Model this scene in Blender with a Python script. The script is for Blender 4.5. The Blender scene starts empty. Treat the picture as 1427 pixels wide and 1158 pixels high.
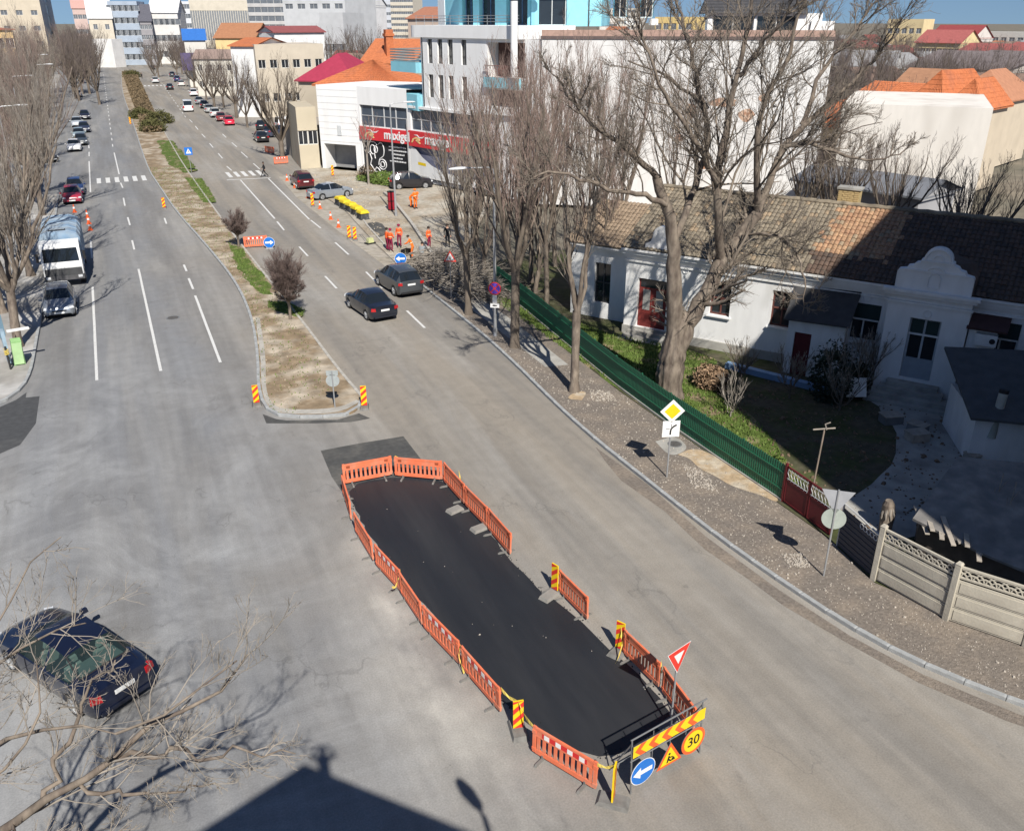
import bpy, math, random
import numpy as np
from mathutils import Vector, Matrix
R = math.radians
rnd = random.Random(7)
sc = bpy.context.scene
COL = sc.collection
# ---------------- camera, sky, sun, exposure
cd = bpy.data.cameras.new('camera'); cam = bpy.data.objects.new('camera', cd); COL.objects.link(cam)
cam.location = (0, 0, 16); cam.rotation_euler = (R(90 - 24.66), 0, R(-24.31))
cd.sensor_width = 36; cd.lens = 30.27; cd.clip_start = 0.1; cd.clip_end = 6000
sc.camera = cam
world = bpy.data.worlds.new('World'); sc.world = world; world.use_nodes = True
wn = world.node_tree.nodes; wl = world.node_tree.links
sky = wn.new('ShaderNodeTexSky'); sky.sky_type = 'NISHITA'; sky.sun_disc = False
sky.sun_elevation = R(44); sky.sun_rotation = R(188); sky.air_density = 1.0; sky.dust_density = 0.4; sky.ozone_density = 2.0
wn['Background'].inputs[1].default_value = 0.05
stc = wn.new('ShaderNodeTexCoord'); svm = wn.new('ShaderNodeVectorMath'); svm.operation = 'MULTIPLY_ADD'; svm.inputs[1].default_value = (1, 1, .8); svm.inputs[2].default_value = (0, 0, .10)
wl.new(stc.outputs['Generated'], svm.inputs[0]); svn = wn.new('ShaderNodeVectorMath'); svn.operation = 'NORMALIZE'; wl.new(svm.outputs[0], svn.inputs[0]); wl.new(svn.outputs[0], sky.inputs[0])
stm = wn.new('ShaderNodeMixRGB'); stm.blend_type = 'MULTIPLY'; stm.inputs[0].default_value = 1; stm.inputs[2].default_value = (.86, 1., 1.22, 1); wl.new(sky.outputs[0], stm.inputs[1]); wl.new(stm.outputs[0], wn['Background'].inputs[0])
sl = bpy.data.lights.new('sun', 'SUN'); sun = bpy.data.objects.new('sun', sl); COL.objects.link(sun)
sl.energy = 5.0; sl.angle = R(0.5); sl.color = (1.0, 0.95, 0.87)
SD = Vector((math.sin(R(8)) * math.cos(R(44)), math.cos(R(8)) * math.cos(R(44)), -math.sin(R(44))))
sun.rotation_euler = SD.to_track_quat('-Z', 'Y').to_euler()
sc.view_settings.view_transform = 'Standard'; sc.view_settings.look = 'None'
sc.view_settings.exposure = 0.34; sc.view_settings.gamma = 1.0
sc.render.engine = 'CYCLES'

# ---------------- helpers
class MB:
    """collects shapes, then links them as one mesh object"""
    def __init__(s): s.v = []; s.f = []; s.m = []
    def add(s, vs, fs, mi=0):
        o = len(s.v); s.v += [tuple(p) for p in vs]
        for f in fs: s.f.append(tuple(o + i for i in f)); s.m.append(mi)
        return s
    def box(s, c, d, rz=0, mi=0, rx=0, ry=0, tap=1.0):
        M = Matrix.Rotation(rz, 3, 'Z') @ Matrix.Rotation(ry, 3, 'Y') @ Matrix.Rotation(rx, 3, 'X')
        vs = []
        for z in (-.5, .5):
            t = tap if z > 0 else 1
            for x, y in ((-.5, -.5), (.5, -.5), (.5, .5), (-.5, .5)):
                vs.append(Vector(c) + M @ Vector((x * d[0] * t, y * d[1] * t, z * d[2])))
        return s.add(vs, [(3, 2, 1, 0), (4, 5, 6, 7), (0, 1, 5, 4), (1, 2, 6, 5), (2, 3, 7, 6), (3, 0, 4, 7)], mi)
    def beam(s, p, q, w, h, mi=0):
        p = Vector(p); q = Vector(q); d = (q - p); L = d.length; d.normalize()
        up = Vector((0, 0, 1)) if abs(d.z) < .95 else Vector((1, 0, 0))
        a = d.cross(up).normalized(); b = a.cross(d).normalized()
        vs = []
        for e in (p, q):
            for i, j in ((-1, -1), (1, -1), (1, 1), (-1, 1)): vs.append(e + a * (i * w / 2) + b * (j * h / 2))
        return s.add(vs, [(0, 1, 2, 3), (7, 6, 5, 4), (0, 4, 5, 1), (1, 5, 6, 2), (2, 6, 7, 3), (3, 7, 4, 0)], mi)
    def tube(s, pts, rad, n=8, mi=0, caps=True):
        pts = [Vector(p) for p in pts]
        if not hasattr(rad, '__len__'): rad = [rad] * len(pts)
        vs = []; fs = []; a = None
        for i, p in enumerate(pts):
            d = (pts[min(i + 1, len(pts) - 1)] - pts[max(i - 1, 0)]).normalized()
            if a is None: a = d.orthogonal().normalized()
            else: a = (a - d * a.dot(d)).normalized()
            b = d.cross(a)
            for k in range(n):
                t = 2 * math.pi * k / n; vs.append(p + (a * math.cos(t) + b * math.sin(t)) * rad[i])
        for i in range(len(pts) - 1):
            for k in range(n): fs.append((i * n + k, i * n + (k + 1) % n, (i + 1) * n + (k + 1) % n, (i + 1) * n + k))
        if caps: fs.append(tuple(range(n - 1, -1, -1))); fs.append(tuple(range((len(pts) - 1) * n, len(pts) * n)))
        return s.add(vs, fs, mi)
    def prism(s, poly, z0, z1, mi=0, mtop=None):
        n = len(poly)
        A = sum(poly[i][0] * poly[(i + 1) % n][1] - poly[(i + 1) % n][0] * poly[i][1] for i in range(n))
        if A < 0: poly = poly[::-1]
        vs = [(p[0], p[1], z0) for p in poly] + [(p[0], p[1], z1) for p in poly]
        s.add(vs, [(i, (i + 1) % n, n + (i + 1) % n, n + i) for i in range(n)] + [tuple(range(n - 1, -1, -1))], mi)
        return s.add(vs[n:], [tuple(range(n))], mi if mtop is None else mtop)
    def poly(s, pts, mi=0): return s.add(pts, [tuple(range(len(pts)))], mi)
    def sheet(s, poly, z, mi=0):
        n = len(poly)
        A = sum(poly[i][0] * poly[(i + 1) % n][1] - poly[(i + 1) % n][0] * poly[i][1] for i in range(n))
        if A < 0: poly = poly[::-1]
        return s.add([(p[0], p[1], z) for p in poly], [tuple(range(n))], mi)
    def disc(s, c, r, nrm, th, n=20, mi=0, mback=None, sx=1, sy=1, up=(0, 0, 1)):
        """flat round plate of thickness th facing nrm"""
        nrm = Vector(nrm).normalized(); u = Vector(up); a = u.cross(nrm).normalized(); b = nrm.cross(a)
        c = Vector(c)
        ring = [c + a * (r * sx * math.cos(2 * math.pi * k / n)) + b * (r * sy * math.sin(2 * math.pi * k / n)) for k in range(n)]
        return s.plate(ring, nrm, th, mi, mback)
    def plate(s, ring, nrm, th, mi=0, mback=None):
        nrm = Vector(nrm).normalized(); n = len(ring); ring = [Vector(p) for p in ring]
        bk = [p - nrm * th for p in ring]
        s.add(ring, [tuple(range(n))], mi)
        mb = mi if mback is None else mback
        return s.add(ring + bk, [(i, n + i, n + (i + 1) % n, (i + 1) % n) for i in range(n)] + [tuple(range(2 * n - 1, n - 1, -1))], mb)
    def mesh(s, name, smooth=False):
        me = bpy.data.meshes.new(name); me.from_pydata(s.v, [], s.f); me.update()
        if any(s.m): me.polygons.foreach_set('material_index', s.m)
        if smooth: me.polygons.foreach_set('use_smooth', [True] * len(me.polygons))
        return me
    def obj(s, name, mats, parent=None, smooth=False, loc=None, rz=0):
        return mobj(name, s.mesh(name, smooth), mats, parent, loc, rz)

def mobj(name, me, mats=None, parent=None, loc=None, rz=0):
    if mats is not None and not me.materials:
        for m in (mats if isinstance(mats, (list, tuple)) else [mats]): me.materials.append(m)
    o = bpy.data.objects.new(name, me); COL.objects.link(o)
    if parent: o.parent = parent
    if loc is not None: o.location = loc
    o.rotation_euler = (0, 0, rz)
    return o
def tag(o, label=None, cat=None, group=None, kind=None):
    if label: o['label'] = label
    if cat: o['category'] = cat
    if group: o['group'] = group
    if kind: o['kind'] = kind
    return o
def thing(name, label, cat, loc=(0, 0, 0), rz=0, group=None):
    o = bpy.data.objects.new(name, None); COL.objects.link(o); o.empty_display_size = .3
    if len(loc) == 2: loc = (loc[0], loc[1], 0)
    o.location = loc; o.rotation_euler = (0, 0, rz)
    return tag(o, label, cat, group)
def copy_tree(o, parent=None):
    c = o.copy(); COL.objects.link(c); c.parent = parent
    for ch in list(KIDS.get(o.name, o.children)): copy_tree(ch, c)
    return c
KIDS = {}
def dup(root, loc, rz, label=None, group=None, cat=None):
    c = copy_tree(root); c.location = loc if len(loc) == 3 else (loc[0], loc[1], 0); c.rotation_euler = (0, 0, rz)
    tag(c, label, cat, group)
    return c
def text_mesh(body, size, extrude=.004, offset=0., align='CENTER'):
    cu = bpy.data.curves.new('lettering', 'FONT'); cu.body = body; cu.size = size; cu.extrude = extrude; cu.offset = offset
    cu.align_x = align; cu.align_y = 'CENTER'
    o = bpy.data.objects.new('lettering', cu); COL.objects.link(o)
    dg = bpy.context.evaluated_depsgraph_get(); me = bpy.data.meshes.new_from_object(o.evaluated_get(dg))
    bpy.data.objects.remove(o); bpy.data.curves.remove(cu)
    return me

# ---------------- procedural materials
def mat(name, col, rough=.8, var=.15, scale=3., bump=0., bscale=None, metal=0., spec=.3, col2=None, mix=.5, mscale=1., sharp=.1, stretch=None, coat=0., detail=5):
    """principled with fine value noise, optional second colour in noise-shaped patches, optional bump"""
    m = bpy.data.materials.new(name); m.use_nodes = True
    N = m.node_tree.nodes; L = m.node_tree.links; b = N['Principled BSDF']
    b.inputs['Roughness'].default_value = rough; b.inputs['Metallic'].default_value = metal
    b.inputs['Specular IOR Level'].default_value = spec; b.inputs['Coat Weight'].default_value = coat
    tc = N.new('ShaderNodeTexCoord'); src = tc.outputs['Object']
    if stretch:
        mp = N.new('ShaderNodeMapping'); mp.inputs['Scale'].default_value = stretch; L.new(src, mp.inputs[0]); src = mp.outputs[0]
    base = None
    if col2:
        n2 = N.new('ShaderNodeTexNoise'); n2.inputs['Scale'].default_value = mscale; n2.inputs['Detail'].default_value = detail; L.new(src, n2.inputs[0])
        r2 = N.new('ShaderNodeMapRange'); r2.inputs[1].default_value = 1 - mix - sharp; r2.inputs[2].default_value = 1 - mix + sharp; L.new(n2.outputs[0], r2.inputs[0])
        mx = N.new('ShaderNodeMixRGB'); mx.inputs[1].default_value = (*col, 1); mx.inputs[2].default_value = (*col2, 1); L.new(r2.outputs[0], mx.inputs[0]); base = mx.outputs[0]
    nz = N.new('ShaderNodeTexNoise'); nz.inputs['Scale'].default_value = scale; nz.inputs['Detail'].default_value = 6; L.new(src, nz.inputs[0])
    rg = N.new('ShaderNodeMapRange'); rg.inputs[1].default_value = .25; rg.inputs[2].default_value = .75; rg.inputs[3].default_value = 1 - var; rg.inputs[4].default_value = 1 + var
    L.new(nz.outputs[0], rg.inputs[0])
    ml = N.new('ShaderNodeMixRGB'); ml.blend_type = 'MULTIPLY'; ml.inputs[0].default_value = 1
    if base: L.new(base, ml.inputs[1])
    else: ml.inputs[1].default_value = (*col, 1)
    L.new(rg.outputs[0], ml.inputs[2]); L.new(ml.outputs[0], b.inputs['Base Color'])
    if bump:
        bn = N.new('ShaderNodeTexNoise'); bn.inputs['Scale'].default_value = bscale or scale * 4; bn.inputs['Detail'].default_value = 5; L.new(src, bn.inputs[0])
        bp = N.new('ShaderNodeBump'); bp.inputs['Strength'].default_value = bump; bp.inputs['Distance'].default_value = .03; L.new(bn.outputs[0], bp.inputs['Height']); L.new(bp.outputs[0], b.inputs['Normal'])
    return m
def paint(name, col, rough=.25, metal=0., coat=.6): return mat(name, col, rough, .06, 2., metal=metal, spec=.5, coat=coat)
def glassmat(name, col, rough=.06, transp=0.):
    m = mat(name, col, rough, .1, 1., spec=.8)
    if transp:
        N = m.node_tree.nodes; L = m.node_tree.links
        t = N.new('ShaderNodeBsdfTransparent'); t.inputs[0].default_value = (.74, .90, .88, 1); x = N.new('ShaderNodeMixShader'); x.inputs[0].default_value = transp
        L.new(N['Principled BSDF'].outputs[0], x.inputs[1]); L.new(t.outputs[0], x.inputs[2]); L.new(x.outputs[0], N['Material Output'].inputs[0])
    return m
K = {}
K['white_line'] = mat('white_line_paint', (.62, .62, .6), .7, .12, 9., col2=(.36, .35, .33), mix=.3, mscale=5., sharp=.12)
K['new_asphalt'] = mat('fresh_asphalt', (.0175, .0195, .024), .6, .10, 5., .12, 90., spec=.4, col2=(.031, .032, .035), mix=.44, mscale=1.1, sharp=.2, stretch=(1, .12, 1))
K['old_patch'] = mat('older_asphalt_patch', (.072, .072, .07), .85, .2, 5., .3, 60., col2=(.12, .115, .105), mix=.45, mscale=.8)
K['kerb'] = mat('kerb_concrete', (.33, .34, .34), .85, .2, 4., .3, 30., col2=(.23, .24, .25), mix=.45, mscale=1.2)
K['kerb_old'] = mat('old_kerb_concrete', (.40, .38, .34), .9, .2, 4., .3, 20., col2=(.26, .24, .21), mix=.4, mscale=1.)
K['concrete'] = mat('concrete', (.36, .35, .32), .9, .15, 2., .25, 20., col2=(.24, .23, .21), mix=.42, mscale=.8)
K['soil'] = mat('bare_soil', (.24, .18, .115), .95, .38, 1.6, .9, 12., col2=(.42, .36, .28), mix=.46, mscale=.55, sharp=.08, detail=9)
K['gravel'] = mat('gravel_verge', (.18, .155, .132), .95, .3, 9., .9, 26., col2=(.26, .215, .17), mix=.4, mscale=.9, sharp=.15)
K['stone'] = mat('light_stone', (.40, .36, .31), .9, .3, 8.)
K['grass'] = mat('grass', (.11, .165, .03), .9, .35, 6., .5, 30., col2=(.17, .17, .06), mix=.4, mscale=1.4)
K['blade'] = mat('grass_blade', (.11, .165, .035), .8, .4, 3., col2=(.2, .2, .07), mix=.35, mscale=2.)
K['dry'] = mat('dry_hedge', (.20, .145, .085), .95, .35, 3., col2=(.13, .10, .06), mix=.5, mscale=1.)
K['shrub'] = mat('olive_shrub', (.12, .115, .045), .95, .35, 3., col2=(.08, .08, .03), mix=.5, mscale=1.5)
K['bark'] = mat('grey_bark', (.235, .195, .155), .95, .35, 6., 1., 7., col2=(.12, .095, .078), mix=.5, mscale=4., sharp=.15, stretch=(1, 1, .35))
K['bark_dark'] = mat('dark_bark', (.20, .165, .13), .95, .35, 5., .8, 8., col2=(.10, .08, .065), mix=.5, mscale=2.5, sharp=.2, stretch=(1, 1, .3))
K['twig'] = mat('twig_bark', (.30, .265, .225), .95, .25, 2.)
K['twig_dark'] = mat('dark_twig_bark', (.20, .17, .14), .95, .25, 2.)
K['twig_red'] = mat('reddish_twig_bark', (.28, .205, .175), .95, .25, 2.)
K['twig_pale'] = mat('pale_twig_bark', (.27, .24, .205), .9, .3, 2.)
K['orange'] = mat('orange_plastic', (.74, .18, .085), .55, .14, 4., spec=.35, col2=(.60, .25, .16), mix=.42, mscale=1.7, sharp=.14)
K['reflect_red'] = mat('red_reflector', (.62, .03, .03), .4, .08, 4.)
K['reflect_white'] = mat('white_reflector', (.78, .78, .76), .4, .08, 4.)
K['sign_yellow'] = mat('yellow_sheeting', (.80, .56, .015), .45, .07, 5.)
K['sign_red'] = mat('red_sheeting', (.66, .045, .03), .45, .07, 5.)
K['sign_orange'] = mat('orange_sheeting', (.74, .12, .03), .45, .07, 5.)
K['sign_blue'] = mat('blue_sheeting', (.02, .16, .55), .4, .07, 5.)
K['sign_white'] = mat('white_sheeting', (.76, .76, .74), .45, .06, 5.)
K['black'] = mat('black_print', (.012, .012, .013), .6, .1, 5.)
K['tape'] = mat('yellow_tape', (.68, .52, .12), .6, .12, 5.)
K['steel'] = mat('galvanised_steel', (.42, .43, .44), .5, .12, 4., metal=.5, spec=.5)
K['steel_dark'] = mat('dull_steel', (.22, .225, .23), .6, .15, 4., metal=.4)
K['rubber'] = mat('dark_rubber', (.035, .035, .036), .85, .2, 6.)
K['dustrubber'] = mat('dusty_rubber', (.17, .165, .155), .9, .25, 6.)
K['glass'] = glassmat('dark_window_glass', (.02, .024, .03))
K['carglass'] = glassmat('car_glass', (.012, .016, .02), .04)
K['clearglass'] = glassmat('clear_tinted_glass', (.03, .05, .05), .04, .55)
K['skyglass'] = glassmat('bluish_window_glass', (.05, .07, .10), .08)


# ---------------- ground, road, markings
def road_material():
    m = bpy.data.materials.new('worn_asphalt'); m.use_nodes = True
    N = m.node_tree.nodes; L = m.node_tree.links; b = N['Principled BSDF']; b.inputs['Roughness'].default_value = .9; b.inputs['Specular IOR Level'].default_value = .25
    tc = N.new('ShaderNodeTexCoord')
    def noise(scale, st=(1, 1, 1), det=6, rough=.55, dist=0.):
        mp = N.new('ShaderNodeMapping'); mp.inputs['Scale'].default_value = st; L.new(tc.outputs['Object'], mp.inputs[0])
        n = N.new('ShaderNodeTexNoise'); n.inputs['Scale'].default_value = scale; n.inputs['Detail'].default_value = det; n.inputs['Roughness'].default_value = rough; n.inputs['Distortion'].default_value = dist
        L.new(mp.outputs[0], n.inputs[0]); return n.outputs[0]
    def rng(s, a, c, lo=0., hi=1.):
        r = N.new('ShaderNodeMapRange'); r.inputs[1].default_value = a; r.inputs[2].default_value = c; r.inputs[3].default_value = lo; r.inputs[4].default_value = hi; L.new(s, r.inputs[0]); return r.outputs[0]
    def mix(f, a, c, mode='MIX'):
        x = N.new('ShaderNodeMixRGB'); x.blend_type = mode
        if isinstance(f, float): x.inputs[0].default_value = f
        else: L.new(f, x.inputs[0])
        for i, q in ((1, a), (2, c)):
            if isinstance(q, tuple): x.inputs[i].default_value = (*q, 1)
            else: L.new(q, x.inputs[i])
        return x.outputs[0]
    def math_(op, a, c):
        x = N.new('ShaderNodeMath'); x.operation = op; x.use_clamp = True
        for i, q in ((0, a), (1, c)):
            if isinstance(q, float): x.inputs[i].default_value = q
            else: L.new(q, x.inputs[i])
        return x.outputs[0]
    sp = N.new('ShaderNodeSeparateXYZ'); L.new(tc.outputs['Object'], sp.inputs[0])
    # cool grey carriageway on the west side, dust-tinted warm grey on the east side
    wob = noise(.12)
    ex = N.new('ShaderNodeMath'); ex.operation = 'MULTIPLY_ADD'; L.new(wob, ex.inputs[0]); ex.inputs[1].default_value = 10.; L.new(sp.outputs[0], ex.inputs[2])
    side = rng(ex.outputs[0], 6., 14.)
    c = mix(side, (.200, .204, .210), (.268, .241, .204))
    # tyre-polished darker bands along the road, pale dust along the edges
    band = rng(noise(.55, (1, .06, 1), 4), .42, .64)
    c = mix(math_('MULTIPLY', band, .62), c, (.165, .160, .152))
    dust = rng(noise(.30, (1, .14, 1), 8, .62, .5), .47, .68)
    c = mix(math_('MULTIPLY', dust, .62), c, (.325, .315, .295))
    # whitish smears sweeping across the junction
    swp = rng(noise(.16, (1, 1, 1), 9, .68, 1.6), .44, .70)
    near = rng(sp.outputs[1], 52., 36.); lft = rng(sp.outputs[0], 9., 1.)
    c = mix(math_('MULTIPLY', math_('MULTIPLY', swp, near), math_('MULTIPLY', lft, .6)), c, (.37, .375, .375))
    # pale cement dust swept off the works along the western barriers
    xb = math_('MULTIPLY', rng(sp.outputs[0], 3.6, 5.2), rng(sp.outputs[0], 7.0, 5.6)); yb = math_('MULTIPLY', rng(sp.outputs[1], 9., 12.), rng(sp.outputs[1], 30., 20.))
    c = mix(math_('MULTIPLY', math_('MULTIPLY', xb, yb), rng(noise(.5, (1, .6, 1), 6), .38, .7)), c, (.43, .41, .37))
    # dark stains and oil spots
    st = rng(noise(1.1, (1, .5, 1), 5, .6, 1.), .66, .78)
    c = mix(math_('MULTIPLY', st, .45), c, (.10, .098, .095))
    spots = rng(noise(5., (1, 1, 1), 2), .74, .80)
    c = mix(math_('MULTIPLY', spots, .55), c, (.07, .068, .065))
    # hairline cracks
    v = N.new('ShaderNodeTexVoronoi'); v.feature = 'DISTANCE_TO_EDGE'; v.inputs['Scale'].default_value = .16
    mp = N.new('ShaderNodeMapping'); mp.inputs['Scale'].default_value = (1, .7, 1); L.new(tc.outputs['Object'], mp.inputs[0])
    nd = N.new('ShaderNodeTexNoise'); nd.inputs['Scale'].default_value = .9; nd.inputs['Detail'].default_value = 6; L.new(mp.outputs[0], nd.inputs[0])
    mad = N.new('ShaderNodeVectorMath'); mad.operation = 'MULTIPLY_ADD'; L.new(nd.outputs['Color'], mad.inputs[0]); mad.inputs[1].default_value = (5, 5, 0); L.new(mp.outputs[0], mad.inputs[2])
    L.new(mad.outputs[0], v.inputs['Vector'])
    ck = math_('MULTIPLY', rng(v.outputs['Distance'], .010, .002), rng(noise(.3), .48, .6))
    c = mix(math_('MULTIPLY', ck, .3), c, (.09, .088, .085))
    grain = rng(noise(22., det=5), .3, .7, .86, 1.14)
    c = mix(1., c, grain, 'MULTIPLY')
    stk = rng(noise(2.4, (1, .035, 1), 5), .3, .7, .93, 1.07); c = mix(1., c, stk, 'MULTIPLY')
    mot = rng(noise(1.6, det=6), .3, .7, .93, 1.07)
    c = mix(1., c, mot, 'MULTIPLY')
    L.new(c, b.inputs['Base Color'])
    bp = N.new('ShaderNodeBump'); bp.inputs['Strength'].default_value = .25; bp.inputs['Distance'].default_value = .01; L.new(noise(60., det=3), bp.inputs['Height']); L.new(bp.outputs[0], b.inputs['Normal'])
    return m
K['road'] = road_material()
K['earth'] = mat('town_earth', (.20, .17, .13), .95, .25, .5, col2=(.14, .13, .10), mix=.5, mscale=.06)
tag(MB().sheet([(-1500, -300), (3500, -300), (3500, 4500), (-1500, 4500)], -.30).obj('ground', K['earth']), kind='structure')
tag(MB().prism([(-120, -60), (20.4, -60), (20.4, 60), (30, 110), (30, 430), (-14, 430), (-14, 60), (-120, 60)], -.28, 0).obj('road', K['road']), kind='structure')

def densify(pts, step):
    out = [Vector((*pts[0], 0))]
    for a, b in zip(pts, pts[1:]):
        a = Vector((*a, 0)); b = Vector((*b, 0)); n = max(1, int((b - a).length / step))
        for i in range(1, n + 1): out.append(a.lerp(b, i / n))
    return out
def smooth_line(pts, it=2):
    for _ in range(it):
        q = [pts[0]]
        for a, b in zip(pts, pts[1:]):
            q.append((a[0] * .75 + b[0] * .25, a[1] * .75 + b[1] * .25)); q.append((a[0] * .25 + b[0] * .75, a[1] * .25 + b[1] * .75))
        q.append(pts[-1]); pts = q
    return pts
def resample(pts, step):
    P = [Vector((p[0], p[1])) for p in pts]; out = [P[0].copy()]; acc = 0
    for a, b in zip(P, P[1:]):
        d = (b - a).length; t = step - acc
        while t <= d: out.append(a + (b - a) * (t / d)); t += step
        acc = d - (t - step)
    return out
def kerb_run(name, pts, mat_, w=.15, h=.13, step=1.0, near=80, z=0.):
    """kerb as a run of separate stones, joined to one strip where too far to tell the stones apart"""
    root = bpy.data.objects.new(name, None); COL.objects.link(root); root['kind'] = 'structure'
    P = resample(pts, step); far = MB(); nfar = 0
    me = None
    for a, b in zip(P, P[1:]):
        c = (a + b) / 2; L = (b - a).length; ang = math.atan2((b - a).y, (b - a).x)
        if c.length < near:
            if me is None:
                q = MB(); e = .012; l = step - .012
                q.box((0, 0, (h - e) / 2 - .06), (l, w, h - e + .12)); q.box((0, 0, h - e / 2), (l, w, e), tap=.9)
                me = q.mesh('kerb_stone')
            o = mobj('kerb_stone', me, mat_, root, (c.x, c.y, z + rnd.uniform(-.006, .006)), ang + rnd.uniform(-.012, .012))
        else:
            far.beam((a.x, a.y, z + h / 2 - .01), (b.x, b.y, z + h / 2 - .01), w, h + .02); nfar += 1
    if nfar: far.obj('far_kerb', mat_, root)
    return root
# east kerb and verge
EK = [(22.5, 4.5), (18.94,10.04), (17.9,11.98), (17.25,13.91), (16.89,16.52), (16.6,19.77), (16.54,24.2), (16.47,29.89), (17.22,39.37), (17.34,46.02), (17.35, 51), (17.4, 56)]
EK = smooth_line(EK, 2)
kerb_run('kerb_east', EK, K['kerb'])
EK2 = [(p[0] + .07, p[1]) for p in EK]
vg = MB(); vg.prism(EK2 + [(20.5, 56), (20.9, 50.7), (20.0, 32), (19.9, 18), (19.4, 15.6), (21.5, 10), (24, 4.5)], -.1, .10)
tag(vg.obj('verge', K['gravel']), kind='structure')
pv = MB(); pv.sheet([(18.3, 56), (19.7, 56), (19.75, 44), (19.4, 36), (18.2, 36.2), (18.35, 44)], .104)
tag(pv.obj('pavement_slab', K['concrete']), kind='structure')
kd = MB(); kd.sheet([(16.2, 27.5), (16.45, 24), (16.3, 20), (16.55, 16.6), (16.95, 14), (17.55, 12), (18.6, 9.9), (19.5, 8.8), (19.0, 8.6), (18.1, 9.9), (17.2, 11.8), (16.7, 13.6), (16.15, 15.9), (16.05, 17.4), (15.8, 19.4), (15.95, 22), (15.7, 24.6), (15.95, 26.3)], .004)
tag(kd.obj('gutter_dirt', K['gravel']), kind='structure')
# construction strip further along the east side
cs = MB(); cs.prism([(17.4, 56.4), (20.5, 56), (24, 62), (33.8, 79), (29.6, 93), (26, 100.6), (22, 106), (19.8, 104), (18.6, 92), (19.0, 80), (17.9, 66)], -.1, .06)
tag(cs.obj('dug_up_pavement', mat('sandy_fill', (.30, .25, .185), .95, .25, 2.5, .7, 10., col2=(.40, .37, .31), mix=.5, mscale=.35, sharp=.12)), kind='structure')
cs = MB(); cs.prism([(16.6, 58), (17.35, 57), (17.8, 66), (18.9, 80), (18.5, 92), (19.6, 103), (16.9, 101), (16.2, 88), (16.3, 70)], -.05, .012)
tag(cs.obj('sandy_shoulder', mat('pale_dust', (.31, .275, .22), .95, .2, 2., col2=(.36, .33, .28), mix=.5, mscale=.5)), kind='structure')
kerb_run('kerb_works', [(18.1, 62), (19.0, 72), (20.6, 84), (20.9, 88)], K['kerb_old'], near=95)
kerb_run('kerb_works_inner', [(20.6, 60), (22.6, 71), (24.3, 82), (24.6, 86)], K['kerb_old'], w=.25, h=.3, near=95)
# west pavement
WK = smooth_line([(-30, 41.2), (-9, 41.6), (-6.6, 42.4), (-5.75, 43.8), (-5.42, 46.2), (-5.4, 51), (-5.3, 60), (-5.35, 99)], 2)
kerb_run('kerb_west', WK, K['kerb'])
wp = MB(); wp.prism([(p[0] - .07, p[1] + .02) for p in WK] + [(-9.6, 100), (-9.6, 330), (-40, 330), (-40, 41.4)], -.1, .11)
tag(wp.obj('pavement_west', mat('pavement_dirt', (.30, .285, .26), .95, .2, 1.5, .4, 12., col2=(.44, .43, .41), mix=.45, mscale=.35, sharp=.08)), kind='structure')
# dark fresh strip in the side street
tag(MB().sheet([(-30, 41.0), (-9, 41.4), (-6.8, 41.9), (-5.9, 42.8), (-5.5, 43.6), (-5.5, 42.9), (-4.92,42.85), (-4.94,39.56), (-5.44,37.49), (-6.13,36.94), (-9, 34.2), (-30, 32)], .004).obj('side_street_asphalt', mat('side_street_tar', (.065, .067, .07), .85, .2, 4., .2, 60., col2=(.1, .1, .098), mix=.4, mscale=.6)), kind='structure')

# central reservation
IL = [(8.77,36.29), (8.15,34.89), (7.2,34.73), (5.16,35.57), (4.46,36.56), (4.52,39.24), (5.24,43.62), (6.02,50.4), (6.29,58.61), (5.73,69.82), (4.67,85.37), (4.24,99.98), (3.8,113.46), (4.66,169.48), (5.3, 239), (8.1, 330)]
IR = [(8.77,36.29), (8.61,40.43), (8.56,49.25), (8.11,71.37), (7.99,89.56), (7.94,114.64), (8.37,145.63), (9.58,215.38), (12.0, 330)]
ILs = smooth_line(IL, 2); IRs = smooth_line(IR, 1)
kerb_run('kerb_median_west', ILs, K['kerb'], near=125)
kerb_run('kerb_median_east', IRs, K['kerb_old'], near=125)
ms = MB(); ms.prism([(p[0], p[1]) for p in ILs] + [(p[0], p[1]) for p in IRs[::-1][:-1]], -.1, .10)
tag(ms.obj('median_soil', K['soil']), kind='structure')
# pale concrete haunch inside the new kerb and the dark sealing strip at the tip
hs = MB()
A = [(p[0], p[1]) for p in smooth_line([(8.44,36.08), (7.39,35.49), (5.35,36.24), (4.79,37.02), (4.83,39.1), (5.61,43.45), (6.4,50.22)], 2)]
B = [(p[0], p[1]) for p in smooth_line([(8.57,35.84), (7.31,34.93), (5.2,35.8), (4.57,36.68), (4.64,39.18), (5.37,43.56), (6.17,50.33)], 2)]
for i in range(len(A) - 1): hs.add([(*A[i], .105), (*A[i + 1], .105), (*B[i + 1], .105), (*B[i], .105)], [(0, 1, 2, 3), ])
tag(hs.obj('kerb_haunch', K['kerb_old']), kind='structure')
tag(MB().sheet([(4.25,36.48), (4.71,35.69), (5.11,35.35), (7.14,34.51), (8.19,34.79), (8.51,34.06), (7.66,34.03), (6.2,34.53), (4.23,35.42)], .004).obj('sealing_strip', K['old_patch']), kind='structure')
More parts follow.
